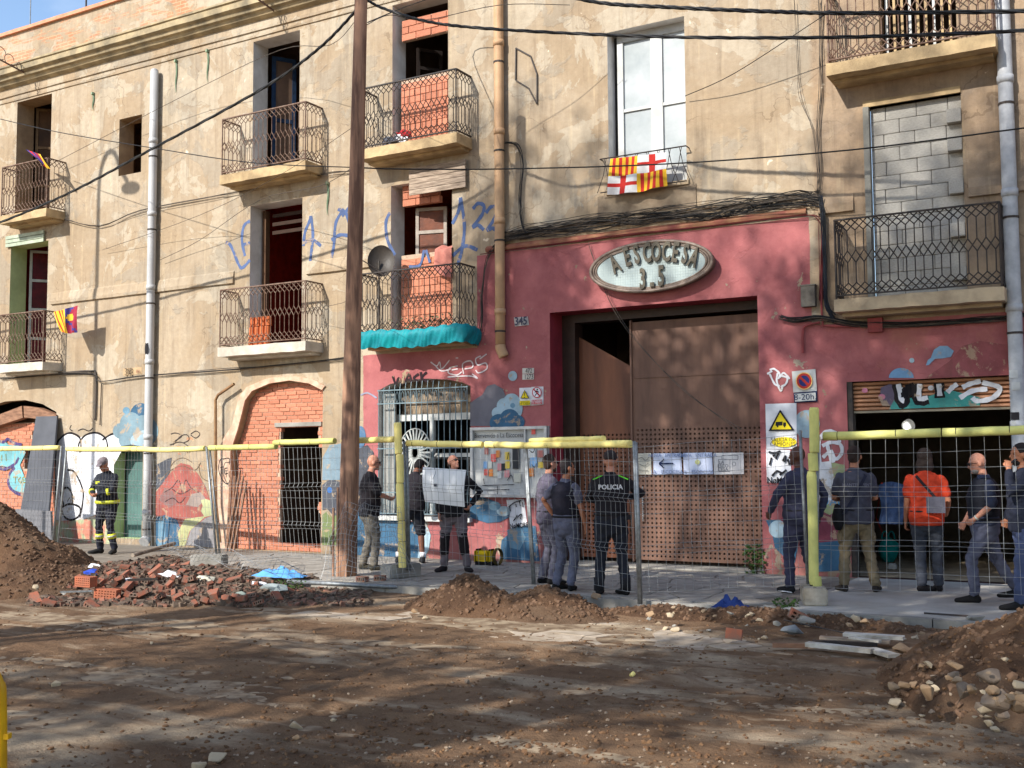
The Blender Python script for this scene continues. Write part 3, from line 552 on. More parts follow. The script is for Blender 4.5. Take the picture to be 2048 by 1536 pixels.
# ---------------- pipes ----------------
def pipe(px, pyt, pyb, r, m, label, name='drainpipe', bends=None, Y=None, x=None, z0=None, z1=None):
    Y = Y if Y is not None else -(r + .02)
    x = x if x is not None else at(px, pyb if pyb else 500, Y).x
    z1 = z1 if z1 is not None else at(px, pyt, Y).z; z0 = z0 if z0 is not None else at(px, pyb, Y).z
    e = empty(name, (x, Y, z0), label, 'pipe')
    MB().tube([(x, Y, z) for z in np.linspace(z0, z1, 8)], r, 14).build('pipe_tube', m, e, smooth=True)
    z = z0 + .5
    while z < z1:
        MB().tube([(x, Y, z), (x, Y, z + .1)], r * 1.13, 14).build('pipe_joint', m, e, smooth=True)
        MB().tube([(x, Y, z - .3), (x, Y, z - .27)], r * 1.1, 12).box((x - .01, Y, z - .3), (x + .01, 0, z - .27)).build('pipe_clamp', iron_b, e); z += 1.55
    return e, x, Y
e1, x, Y = pipe(300, 150, 1085, .085, pvc, 'pale grey drainpipe with rounded top left of the firefighter on the beige wall', Y=-.12, x=at(303, 500, -.12).x, z0=.12, z1=Z_(310, 148))
MB().blob((x, Y, Z_(310, 148)), (.085, .085, .06), 1, 0, 2).build('pipe_cap', pvc, e1, smooth=True)
MB().tube([(x, Y, .14), (x + .03, Y - .1, .08)], [.09, .11], 12).build('pipe_shoe', pvc, e1); MB().blob((x, -.21, Z_(298, 700)), (.045, .01, .12), 4, .3, 2).build('pipe_hole', black_p, e1)
e2, x, Y = pipe(1001, 0, 690, .085, pvc_t, 'tan brown drainpipe ending in an elbow above the house number', x=at(999, 400, -.11).x, Y=-.11, z0=Z_(1001, 690), z1=12)
MB().tube(smoothpts([(x, Y, Z_(1001, 692)), (x + .01, Y, Z_(1001, 700)), (x + .06, Y + .02, Z_(1001, 715))], 4), .088, 12).build('pipe_elbow', pvc_t, e2, smooth=True)
e3, x, Y = pipe(2020, 0, 900, .095, mat('grey_white_pipe', C(186, 188, 190), C(160, 162, 166), rough=.5), 'grey white drainpipe with stickers at the right of the roller shutter', x=at(2016, 300, -.12).x, Y=-.12, z0=0, z1=12)
for (a, b, c_) in ((2027, 748, white_p), (2032, 772, white_p), (2030, 832, black_p), (2031, 850, white_p)):
    p = at(a, b, -.22); MB().box((p.x - .05, -.222, p.z - .05), (p.x + .05, -.218, p.z + .05)).build('sticker', c_, e3)
# ---------------- paint, tags and murals on the walls ----------------
_dy = [.003]
def disc(px, py, rpx, rpy=None, n=22, a0=0, a1=2 * math.pi): 
    rpy = rpy or rpx; return [(px + rpx * math.cos(t), py + rpy * math.sin(t)) for t in np.linspace(a0, a1, n, endpoint=abs(a1 - a0) < 6)]
def patch(pts, m, root, Y=0., name='painted_shape'):
    _dy[0] += .00012; q = pl(pts, Y); m = worn(m) if root in (B1, B2, B3) else m; return MB().flat(q, Y - _dy[0]).build(name, m, root)
def ribbon(mb, P, wd, Y):
    P = [Vector(p) for p in P]; n = len(P); vs = []
    for i, p in enumerate(P):
        d = (P[min(i + 1, n - 1)] - P[max(i - 1, 0)]); d.normalize(); nn = Vector((-d.z, 0, d.x)); k = wd / 2 * (1 + .12 * math.sin(i * 1.7)); y = Y - i * .00002
        vs += [(p.x + nn.x * k, y, p.z + nn.z * k), (p.x - nn.x * k, y, p.z - nn.z * k)]
    mb.add(vs, [(2 * i, 2 * i + 2, 2 * i + 3, 2 * i + 1) for i in range(n - 1)])
def strokes(lst, wd, m, root, Y=0., name='paint_stroke', closed=False):
    m = worn(m) if root in (B1, B2, B3) else m
    for s in lst:
        mb = MB(); _dy[0] += .00006; P = smoothpts([at(x, y, Y) for x, y in s], 5); ribbon(mb, P, wd, Y - _dy[0]); o = mb.build(name, m, root)
    return o
sky_b, mid_b, pale_b, grey_d = paint(104, 150, 178), paint(58, 104, 140), paint(160, 190, 206), paint(84, 88, 98)
blu = paint(84, 108, 160)
# blue letters on the upper floor
strokes([[(452, 485), (462, 492), (478, 530), (486, 535), (500, 520)], [(500, 442), (488, 452), (484, 480), (490, 512)], [(484, 490), (500, 486)],
         [(622, 432), (618, 445), (610, 465), (607, 492)], [(622, 432), (626, 470), (622, 510), (617, 550)], [(607, 486), (625, 480), (642, 492)],
         [(688, 418), (672, 445), (668, 490), (663, 515)], [(690, 420), (700, 450)], [(663, 480), (680, 470), (700, 472)], [(676, 418), (692, 425)], [(698, 416), (684, 432)],
         [(780, 425), (772, 445), (775, 480), (790, 510)], [(921, 395), (918, 420), (905, 448)], [(921, 395), (929, 450), (924, 500), (915, 530)], [(905, 512), (930, 492), (955, 500)],
         [(946, 418), (956, 407), (968, 412), (964, 430), (946, 454), (956, 450), (968, 460)], [(972, 426), (982, 414), (993, 416), (990, 435), (975, 460), (985, 456), (993, 462)]], .065, blu, B1)
strokes([[(818, 533), (840, 530), (848, 500)], [(852, 500), (860, 525)]], .05, blu, B1, .095)
# left: white bubble letters with black outline
bub = [[(112, 1000), (112, 900), (122, 876), (140, 866), (160, 876), (162, 905)], [(160, 905), (158, 888), (172, 870), (195, 866), (212, 878), (216, 900)], [(205, 880), (225, 868), (240, 872), (250, 890)], [(135, 940), (150, 945), (166, 980), (165, 1010), (160, 1035)],
       [(128, 1010), (122, 985), (135, 975), (145, 990), (145, 1010)], [(123, 1015), (140, 1008), (160, 1015), (158, 1032), (142, 1040), (128, 1032), (123, 1015)]]
patch([(112, 1040), (112, 900), (122, 876), (140, 866), (158, 876), (172, 870), (195, 866), (210, 877), (225, 868), (240, 872), (250, 890), (228, 930), (226, 1000), (190, 1030), (150, 1045)], white_g, B1)
strokes(bub, .045, black_p, B1); strokes([[(140, 995), (135, 1003)], [(148, 995), (149, 1000)], [(143, 850), (140, 858), (146, 862)], [(155, 862), (166, 858), (178, 862), (186, 856)]], .022, black_p, B1)
patch([(112, 1042), (228, 1036), (228, 1088), (112, 1092)], mat('faded_mural', C(170, 176, 140), C(200, 130, 110), sc=2.5, lo=.45, hi=.55), B1)
for a in ((282, 832, 22, 26), (262, 848, 22, 24), (242, 862, 16, 16), (287, 862, 30, 32), (262, 880, 24, 22)): patch(disc(*a), mid_b if a[0] == 282 else paint(120, 150, 164), B1)
for a in ((275, 882, 14), (290, 878, 18)): patch(disc(*a), pale_b, B1)
patch(disc(253, 821, 7), sky_b, B1)
patch([(222, 900), (240, 893), (262, 889), (285, 893), (290, 902), (222, 904)], paint(70, 80, 70), B1)
# red flower mural between pipe and arch
patch([(312, 1080), (312, 985), (330, 960), (350, 935), (362, 926), (380, 930), (398, 950), (412, 975), (420, 1000), (428, 1080)], paint(180, 92, 82), B1)
patch([(312, 980), (312, 930), (335, 918), (344, 915), (340, 945), (325, 968)], grey_d, B1); patch([(312, 1080), (312, 1035), (330, 1030), (355, 1040), (362, 1060), (358, 1092), (312, 1092)], mid_b, B1); patch([(316, 1092), (318, 1035), (330, 1035), (331, 1092)], sky_b, B1)
patch([(372, 1090), (382, 1060), (412, 1036), (428, 1030), (432, 1096)], paint(150, 146, 148), B1); patch([(360, 1092), (356, 1065), (370, 1038), (412, 1032), (380, 1062), (370, 1092)], paint(190, 190, 130), B1)
patch([(318, 1000), (330, 976), (346, 982), (356, 1004), (340, 1016)], paint(150, 104, 100), B1); patch([(372, 1010), (384, 988), (402, 984), (412, 998), (396, 1014)], paint(170, 150, 140), B1)
strokes([[(328, 985), (345, 975), (358, 960), (364, 985)], [(366, 985), (372, 960), (382, 975), (398, 985)], [(330, 1004), (346, 996), (360, 1006), (372, 994)], [(345, 978), (362, 988), (382, 978)]], .02, paint(70, 50, 54), B1)
patch([(402, 1000), (412, 998), (424, 1002), (428, 1030), (410, 1034), (402, 1022), (406, 1012)], paint(190, 196, 140), B1)
strokes([[(342, 868), (352, 866), (364, 872), (346, 884)], [(346, 890), (362, 872), (375, 870), (378, 880), (366, 886)], [(382, 868), (392, 862), (400, 868), (392, 876), (382, 870)], [(340, 890), (360, 884), (376, 892), (380, 905)], [(352, 900), (372, 897), (376, 906)]], .018, paint(70, 62, 60), B1)
strokes([[(340, 935), (352, 920), (368, 916), (384, 924)], [(330, 950), (346, 938), (366, 932), (390, 940), (402, 925)], [(398, 928), (402, 952), (416, 962), (424, 958)]], .014, paint(120, 96, 76), B1)
# turquoise letters on the left brick infill
tq, pur = paint(110, 186, 196), paint(78, 62, 120)
for s in ([(-10, 880), (10, 882), (18, 890), (44, 892), (52, 905), (40, 930), (52, 960), (56, 990), (40, 984), (22, 978), (18, 955), (30, 935), (0, 932), (-10, 930)],): patch(s, tq, B1, .13)
strokes([[(-10, 932), (10, 938), (30, 928), (38, 915)], [(30, 935), (19, 950), (18, 970), (30, 984), (50, 992)], [(-10, 880), (8, 884), (16, 878), (28, 886), (44, 890)]], .07, pur, B1, .128)
strokes([[(26, 954), (36, 954)], [(31, 954), (31, 966)], [(42, 954), (37, 960), (42, 966), (43, 961)], [(52, 955), (46, 955), (47, 965), (52, 964)], [(47, 960), (51, 960)], [(4, 910), (4, 922)], [(12, 908), (13, 922)]], .022, paint(150, 140, 60), B1, .124)
strokes([[(448, 918), (441, 920), (438, 940), (446, 960), (456, 968), (462, 955)], [(448, 918), (459, 917), (459, 930)], [(441, 935), (447, 934)], [(444, 935), (444, 948)], [(456, 936), (450, 938), (451, 948), (457, 946)]], .022, black_p, B1, -.12)
# right of the second arch
patch([(645, 1090), (645, 1030), (655, 1022), (664, 1034), (672, 1020), (685, 1030), (685, 1090)], paint(120, 136, 84), B1); patch([(645, 1020), (645, 970), (660, 958), (690, 966), (690, 1025), (668, 1032), (655, 1018)], grey_d, B1); patch([(645, 960), (646, 915), (660, 890), (690, 886), (690, 960)], paint(124, 150, 166), B1)
patch(disc(660, 980, 5, 6), paint(50, 110, 190), B1)
# pink wall, lower left
strokes([[(722, 790), (736, 786), (754, 796)]], .03, paint(150, 150, 176), B1); patch(disc(722, 874, 10, 22), paint(80, 120, 160), B1)
patch([(712, 1110), (712, 900), (735, 890), (748, 905), (752, 1110)], grey_d, B1)
patch([(712, 1118), (712, 1020), (740, 1010), (790, 1040), (840, 1046), (856, 1070), (852, 1118)], mid_b, B1); patch([(836, 1118), (840, 1045), (852, 1044), (862, 1070), (858, 1100), (846, 1118)], pale_b, B1)
strokes([[(786, 752), (792, 768), (798, 756), (804, 768), (808, 750)], [(810, 768), (818, 748), (824, 766)], [(812, 760), (822, 759)], [(838, 748), (828, 756), (838, 764)], [(842, 744), (844, 766)], [(854, 744), (844, 756), (858, 764)], [(864, 761), (865, 763)]], .045, paint(52, 36, 42), B1)
wsp = paint(220, 206, 210)
strokes([[(862, 724), (874, 732), (880, 724), (884, 738), (900, 720)], [(872, 732), (884, 742), (902, 738)], [(916, 732), (900, 736), (898, 746), (914, 750), (924, 744)], [(904, 740), (916, 738)], [(912, 716), (917, 716)], [(928, 748), (926, 728), (942, 722), (946, 734), (930, 738)], [(962, 712), (952, 718), (956, 730), (972, 726), (974, 738), (958, 746), (952, 740)], [(960, 718), (974, 708)], [(896, 754), (940, 752), (956, 757), (945, 748)]], .022, wsp, B2)
# clouds right of the grille
patch([(941, 852), (941, 806), (955, 796), (965, 790), (975, 772), (990, 768), (1006, 778), (1013, 795), (1014, 852)], mat('charcoal_paint', C(90, 88, 96), C(110, 108, 116), sc=2), B2)
for a in ((1024, 804, 17), (1010, 812, 16), (996, 826, 12), (1034, 818, 12, 18)): patch(disc(*a), pale_b, B2)
for a in ((1020, 838, 20), (998, 846, 18), (1036, 844, 14)): patch(disc(*a), mid_b, B2)
patch(disc(1026, 752, 9, 10), pale_b, B2); patch(disc(1026, 811, 5), sky_b, B2)
patch([(941, 1035), (941, 996), (960, 992), (990, 1002), (1002, 1012), (1020, 1018), (1020, 1034), (1000, 1044), (975, 1046)], mid_b, B2); patch(disc(1008, 1022, 14, 10), pale_b, B2); patch(disc(990, 1012, 12, 9), sky_b, B2)
patch([(1000, 1118), (1004, 1080), (1025, 1062), (1050, 1050), (1072, 1052), (1080, 1122)], mid_b, B2); patch([(1015, 1060), (1040, 1050), (1052, 1075), (1040, 1100), (1020, 1095)], sky_b, B2)
patch([(1100, 1120), (1100, 870), (1088, 862), (1088, 1118)], paint(150, 44, 48), B2)
# right of the gate
patch([(1532, 1040), (1560, 1040), (1575, 1052), (1600, 1070), (1590, 1125), (1570, 1115), (1550, 1095), (1545, 1070)], mid_b, B2); patch(disc(1558, 1058, 20, 18), pale_b, B2); patch(disc(1614, 848, 26, 28), pale_b, B2)
patch([(1620, 1145), (1622, 1090), (1645, 1060), (1662, 1072), (1690, 1085), (1692, 1140)], mid_b, B3); patch([(1560, 1040), (1605, 1000), (1690, 1010), (1690, 1080), (1640, 1085)], paint(150, 66, 84), B2 if 0 else B3)
patch([(1640, 930), (1652, 935), (1665, 925), (1690, 930), (1690, 1010), (1660, 1030), (1640, 1020)], paint(168, 180, 122), B3); patch([(1636, 925), (1662, 922), (1678, 1005), (1640, 1010)], white_g, B3)
strokes([[(1640, 925), (1638, 890), (1646, 868), (1660, 862), (1674, 868), (1680, 885)], [(1645, 892), (1660, 885), (1680, 888), (1684, 905), (1672, 918), (1662, 900)], [(1646, 915), (1660, 905), (1668, 925)], [(1655, 890), (1664, 925)]], .05, white_g, B3)
strokes([[(1640, 958), (1642, 966)], [(1643, 962), (1647, 958), (1648, 966)]], .02, mid_b, B3)
def word(s, px, py, h, m, root, Y=0., name='lettering', ext=.0, ang=0, xs=1., cx=True, off=None, bold=.0):
    cu = bpy.data.curves.new('t', 'FONT'); cu.body = s; cu.size = 1; cu.align_x = 'CENTER' if cx else 'LEFT'; cu.align_y = 'CENTER'; cu.extrude = 0; cu.offset = bold; cu.resolution_u = 3
    o = bpy.data.objects.new('t', cu); COL.objects.link(o); dg = bpy.context.evaluated_depsgraph_get(); me = o.evaluated_get(dg).to_mesh()
    p = at(px, py, Y) if off is None else off; ca, sa = math.cos(ang), math.sin(ang); mb = MB(); _dy[0] += .0001; h = h * 1.3
    vs = [(p.x + (v.co.x * xs * ca - v.co.y * sa) * h, p.y - _dy[0], p.z + (v.co.x * xs * sa + v.co.y * ca) * h) for v in me.vertices]; fs = [tuple(f.vertices) for f in me.polygons]
    if ext:
        n = len(vs); ec = {}
        for f in fs:
            for i in range(len(f)): e = (f[i], f[(i + 1) % len(f)]); ec[e] = 1
        sides = [(a, b, b + n, a + n) for (a, b) in ec if (b, a) not in ec]
        vs = [(x, y - ext, z) for x, y, z in vs] + vs; fs = fs + [tuple(i + n for i in f)[::-1] for f in fs] + sides
    mb.add(vs, fs); o.evaluated_get(dg).to_mesh_clear(); bpy.data.objects.remove(o); return mb.build(name, m, root)
word('DAD', 1667, 1004, .13, paint(90, 150, 190), B3)
strokes([[(1540, 740), (1549, 738), (1560, 748), (1557, 758)], [(1535, 748), (1545, 742)], [(1540, 748), (1550, 768), (1560, 772)], [(1556, 746), (1554, 762), (1562, 782), (1566, 770)], [(1560, 755), (1568, 746), (1580, 758)], [(1564, 752), (1575, 756), (1572, 768), (1562, 774)]], .028, white_g, B2)
patch([(1850, 757), (1900, 722), (1925, 692), (1960, 682), (2018, 690), (2018, 750)], paint(162, 82, 84), B3)
patch(disc(1803, 756, 25, 20, a0=math.pi, a1=2 * math.pi), paint(110, 160, 205), B3); patch(disc(1824, 721, 5, 5), pale_b, B3)
patch([(1852, 731), (1856, 720), (1862, 716), (1868, 700), (1880, 692), (1895, 692), (1908, 702), (1902, 714), (1885, 717), (1870, 718), (1858, 730)], paint(124, 166, 200), B3)
# shutter lettering
SY = .095
patch([(1760, 800), (1762, 775), (1780, 768), (1796, 772), (1785, 812), (1765, 812)], paint(110, 96, 120), B3, SY); patch([(1778, 819), (1790, 798), (1850, 794), (1900, 780), (1960, 795), (1960, 812)], paint(60, 160, 150), B3, SY)
strokes([[(1794, 768), (1800, 800), (1808, 808), (1812, 790), (1814, 782), (1822, 780), (1818, 768)], [(1837, 768), (1834, 795), (1840, 802), (1858, 800)], [(1878, 766), (1880, 796)]], .13, black_p, B3, SY)
strokes([[(1797, 768), (1803, 798), (1809, 802)], [(1803, 780), (1816, 779)], [(1840, 768), (1838, 792), (1842, 798), (1856, 795)], [(1878, 768), (1880, 792)], [(1895, 785), (1905, 775), (1915, 768)], [(1925, 775), (1940, 768), (1962, 762)], [(1920, 796), (1945, 782), (1975, 778)], [(1965, 765), (2000, 776), (1985, 796), (1955, 802), (1945, 795)]], .065, white_g, B3, SY)
patch(disc(1862, 776, 6, 5), white_g, B3, SY); patch(disc(1730, 781, 6, 5), paint(226, 130, 160), B3, SY); patch(disc(1764, 794, 7, 6), paint(220, 120, 150), B3, SY)

# ---------------- signs and notices ----------------
def plate(name, corners, m, Y, label, cat, th=.015, group=None):
    q = pl(corners, Y); c0 = q[0]; e = empty(name, (c0[0], Y, min(z for _, z in q)), label, cat, group); MB().prism(q, Y - th, Y).build('sign_plate', m, e); return e
navy, red_s, yel = paint(30, 46, 84), paint(186, 44, 52), paint(240, 214, 40)
sg = empty('oval_sign', (-6.66, 0, 4.3), 'oval glass lightbox sign reading ESCOCESA 3-5 in brown letters above the gate', 'sign')
oc = Vector((at(1308, 536).x, 0, at(1308, 536).z)); ra, rb = 1.02, .385
EL = [(oc.x + ra * math.cos(t), oc.z + rb * math.sin(t)) for t in np.linspace(0, 2 * math.pi, 48, endpoint=False)]
MB().prism(EL, -.16, -.004).build('sign_box', mat('sign_brown', C(110, 96, 84), C(80, 70, 62), rough=.5), sg)
for r_, y_, t_ in ((1., -.17, .03), (.955, -.165, .018), (.91, -.17, .014)):
    MB().tube([Vector((oc.x + ra * r_ * math.cos(t), y_, oc.z + rb * (r_ if r_ > .99 else r_ - .05) * math.sin(t))) for t in np.linspace(0, 2 * math.pi, 49)], t_, 6, False).build('sign_rim', mat('sign_rim', C(134, 118, 106), C(92, 78, 70), rough=.4, sc=8), sg, smooth=True)
fe = [(oc.x + ra * .89 * math.cos(t), oc.z + rb * .84 * math.sin(t)) for t in np.linspace(0, 2 * math.pi, 48, endpoint=False)]
MB().flat(fe, -.168).build('sign_face', mat('milky_glass', C(168, 180, 178), C(150, 164, 166), rough=.25, sc=2, bs=.05), sg)
gt = MB()
for i in range(-21, 22):
    x = i * .042; h = rb * .84 * math.sqrt(max(0, 1 - (x / (ra * .89)) ** 2))
    if h > .02: gt.box((oc.x + x - .0015, -.171, oc.z - h), (oc.x + x + .0015, -.1695, oc.z + h))
for i in range(-7, 8):
    z = i * .042; h = ra * .89 * math.sqrt(max(0, 1 - (z / (rb * .84)) ** 2))
    gt.box((oc.x - h, -.1712, oc.z + z - .0015), (oc.x + h, -.1697, oc.z + z + .0015))
gt.build('sign_mesh', mat('sign_mesh', C(170, 184, 184)), sg)
let = mat('brown_letters', C(92, 84, 68), C(66, 60, 50), rough=.5, sc=8)
ltrs = [('A', 1232, 530, .42), ('E', 1256, 516, .22), ('S', 1275, 511, .14), ('C', 1296, 508, .06), ('O', 1314, 506, 0.0), ('C', 1334, 506, -.06), ('E', 1352, 507, -.18), ('S', 1372, 510, -.24), ('A', 1389, 517, -.38)]
for ch_, px, py, an in ltrs: word(ch_, px, py, .325, let, sg, -.172, 'letter', ext=.03, ang=an, xs=.48, bold=.03)
for ch_, px, py in (('3', 1287, 560), ('-', 1306, 565), ('5', 1324, 554)): word(ch_, px, py, .34, let, sg, -.172, 'letter', ext=.03, xs=.5, bold=.03, ang=0)
# notice board
nbm = mat('aluminium', C(186, 186, 186), C(160, 160, 160), rough=.4, metal=.3)
bx0, bx1, bz0, bz1 = at(943, 900, -.06).x, at(1096, 900, -.06).x, at(960, 994, -.06).z, at(960, 855, -.06).z
nb_ = empty('notice_board', ((bx0 + bx1) / 2, -.06, bz0), 'aluminium notice board full of leaflets between grille window and gate', 'notice board')
MB().box((bx0, -.05, bz0), (bx1, -.005, bz1)).build('board_panel', mat('board_white', C(196, 196, 192), C(180, 180, 178), sc=2), nb_)
fr = MB(); [fr.box(a, b) for a, b in (((bx0, -.11, bz0), (bx0 + .05, -.05, bz1)), ((bx1 - .05, -.11, bz0), (bx1, -.05, bz1)), ((bx0 + .05, -.11, bz1 - .05), (bx1 - .05, -.05, bz1)), ((bx0 + .05, -.11, bz0), (bx1 - .05, -.05, bz0 + .05)))]; fr.build('board_frame', nbm, nb_)
MB().box((at(1052, 900, -.06).x - .01, -.1, bz0 + .05), (at(1052, 900, -.06).x + .01, -.05, bz1 - .05)).build('board_mullion', nbm, nb_)
word('Bienvenido a La Escocesa', 998, 871, .088, paint(70, 70, 70), nb_, -.056, xs=.82)
cols = [(235, 110, 100), (240, 150, 80), (240, 206, 90), (236, 160, 160), (60, 60, 62), (210, 206, 190), (226, 226, 222), (190, 120, 110), (130, 170, 210), (215, 215, 205)]
random.seed(3)
for k, (px, py, w_, h_) in enumerate([(988, 916, 10, 16), (997, 908, 8, 14), (1015, 912, 9, 16), (1000, 934, 8, 14), (1008, 934, 9, 14), (992, 946, 8, 14), (1000, 950, 8, 14), (974, 902, 8, 14), (972, 930, 8, 14), (981, 930, 8, 14), (973, 945, 8, 12), (983, 946, 8, 14), (1016, 930, 9, 14), (1015, 948, 10, 14), (1033, 916, 14, 44), (1036, 956, 14, 18), (1064, 905, 16, 22), (1082, 908, 12, 14), (1068, 924, 14, 18), (1085, 880, 10, 12), (1068, 864, 8, 10), (1062, 945, 12, 16), (1083, 930, 10, 12)]):
    patch([(px - w_ / 2, py - h_ / 2), (px + w_ / 2, py - h_ / 2 - .5), (px + w_ / 2, py + h_ / 2 - .5), (px - w_ / 2, py + h_ / 2)], paint(*cols[k % 10]), nb_, -.0545, 'leaflet')
strokes([[(1060, 890), (1070, 898), (1066, 905), (1060, 900)], [(1062, 893), (1072, 892)], [(968, 957), (970, 968)], [(1015, 962), (1024, 950), (1028, 964)], [(966, 971), (1030, 969)], [(968, 980), (1020, 979)], [(996, 972), (996, 990)], [(1018, 905), (1016, 918)], [(1064, 928), (1070, 935), (1074, 927)]], .012, black_p, nb_, -.0562)
# no-hare style poster and the small plates
def poster(c4, lab, txt, tx, ty, Y=-.004):
    e = plate('poster', c4, white_g, Y, lab, 'poster', .004); return e
ps = poster([(1013, 1000), (1048, 998), (1055, 1052), (1022, 1058)], 'crumpled white poster lettered NO MORE under the notice board', '', 0, 0, -.004)
word('NøMORE', 1039, 1051, .085, black_p, ps, -.01, ang=.1, xs=.8, bold=.02); strokes([[(1018, 1014), (1030, 1005), (1044, 1000)], [(1020, 1012), (1022, 1022)], [(1028, 1042), (1036, 1030), (1030, 1040)], [(1034, 1036), (1044, 1028), (1042, 1038)], [(1040, 1002), (1042, 1012)], [(1046, 1004), (1047, 1014)], [(1033, 1008), (1034, 1014)]], .018, black_p, ps, -.01)
ps2 = poster([(1532, 898), (1580, 900), (1584, 968), (1534, 964)], 'torn black and white poster lettered NO MORE left of the man in the navy jacket', '', 0, 0)
word('NøMO', 1556, 961, .1, black_p, ps2, -.01, xs=.85, bold=.02); strokes([[(1540, 930), (1544, 915)], [(1552, 918), (1558, 906)], [(1566, 922), (1572, 912), (1570, 925)], [(1545, 952), (1555, 942), (1566, 948)], [(1560, 950), (1574, 940)], [(1538, 904), (1550, 906), (1562, 902)], [(1546, 912), (1552, 910)], [(1576, 918), (1580, 930)]], .03, black_p, ps2, -.01)
tr = plate('warning_sign', [(1531, 808), (1593, 806), (1594, 897), (1533, 898)], white_g, -.01, 'white sign with yellow triangle and truck reading SALIDA DE CAMIONES', 'sign', .008)
patch([(1561, 819), (1590, 861), (1538, 862)], black_p, tr, -.0175); patch([(1561, 825), (1584, 858.5), (1544, 859)], yel, tr, -.0178)
patch([(1552, 844), (1566, 843), (1566, 851), (1552, 852)], black_p, tr, -.018); patch([(1567, 845), (1573, 845), (1573, 852), (1567, 852)], black_p, tr, -.018); patch(disc(1556, 853, 1.8), black_p, tr, -.018); patch(disc(1570, 853, 1.8), black_p, tr, -.018)
patch(disc(1569, 884, 25, 10), yel, tr, -.0175); word('SALIDA DE', 1567, 879.5, .062, black_p, tr, -.018, xs=.95); word('CAMIONES', 1566, 888.5, .062, black_p, tr, -.018, xs=.95)
npk = plate('parking_sign', [(1584, 743), (1631, 738), (1634, 782), (1587, 785)], white_p, -.02, 'square no-parking sign with red ring and blue disc, plate 8-20h. below', 'sign', .01)
for r_, m_ in ((17.5, paint(236, 190, 120)), (15.5, paint(180, 56, 44)), (11, paint(44, 50, 108))): patch(disc(1609, 762, r_ * .96, r_), m_, npk, -.031)
strokes([[(1601, 755), (1609, 762), (1617, 770)]], .035, paint(180, 56, 44), npk, -.031)
q = pl([(1587, 786), (1634, 782), (1635, 803), (1589, 806)], -.02); MB().prism(q, -.028, -.02).build('time_plate', navy, npk); patch([(1589.5, 788), (1632, 785), (1633, 800.5), (1591, 803.5)], white_p, npk, -.029); word('8-20h.', 1611, 794.5, .095, navy, npk, -.032, ang=-.0, xs=1.05)
for k, (x0_, col_, lab) in enumerate(((1039, yel, 'small white sign with yellow warning triangle, left of the pair by the gate'), (1063, red_s, 'small white sign with crossed-out walking figure, right of the pair by the gate'))):
    e = plate('safety_sign', [(x0_, 776 - k * 2), (x0_ + 24, 775 - k * 2), (x0_ + 24, 811 - k * 2), (x0_, 812 - k)], white_g, -.004, lab, 'sign', .006)
    if k == 0:
        patch([(1050.5, 780), (1060, 797), (1042, 797)], black_p, e, -.011); patch([(1050.5, 782), (1058, 796), (1044, 796)], yel, e, -.0112); word('!', 1050.5, 791, .11, black_p, e, -.0115)
    else:
        patch(disc(1075, 785, 9.6, 11), red_s, e, -.011); patch(disc(1075, 785, 8, 9.2), white_g, e, -.0112); strokes([[(1069, 779), (1075, 785), (1081, 792)]], .022, red_s, e, -.0115)
        patch(disc(1076, 779, 1.6), black_p, e, -.0113); strokes([[(1075, 781), (1075, 786), (1071, 792)], [(1075, 786), (1079, 791)], [(1071, 785), (1075, 782), (1079, 785)]], .015, black_p, e, -.0113)
    patch([(x0_ + 1.5, 802 - k * 2), (x0_ + 22.5, 801 - k * 2), (x0_ + 22.5, 810 - k * 2), (x0_ + 1.5, 811 - k * 2)], col_, e, -.0115)
    word('PELIGRO' if 0 else ('RIESGO' if k == 0 else 'PROHIBIDO'), x0_ + 12, 804.5 - k * 2, .035, black_p if k == 0 else white_g, e, -.012); word('DE CAIDA' if k == 0 else 'EL PASO', x0_ + 12, 808 - k * 2, .035, black_p if k == 0 else white_g, e, -.012)
for k, (y_, t_) in enumerate(((742, '472'), (754, '1273'))):
    e = plate('number_tile', [(1045, y_ - 5.5), (1068, y_ - 6), (1068, y_ + 5), (1045, y_ + 5.5)], paint(206, 200, 190), -.004, ('upper small cream tile, lettered 472, above the safety signs', 'lower small cream tile, lettered 1273, above the safety signs')[k], 'sign', .006); word(t_, 1059, y_, .085, black_p, e, -.011, xs=.8)
e = plate('house_number', [(1028, 635), (1056, 633), (1058, 650), (1030, 653)], paint(196, 190, 186), -.005, 'white house number plate 345 on the pink wall beside the tan pipe', 'sign', .006); word('345', 1043, 643, .15, paint(74, 74, 90), e, -.012, xs=.85, bold=.02)
e = plate('house_number', [(247, 737), (284, 734), (284, 748), (247, 752)], paint(178, 152, 118), -.003, 'faded house number 343 bis in relief on the beige wall left of the grey drainpipe', 'sign', .003); word('343', 259, 744, .17, paint(120, 104, 84), e, -.007, ext=.01, xs=.7); word('Bis', 278, 743, .08, paint(130, 80, 60), e, -.007)
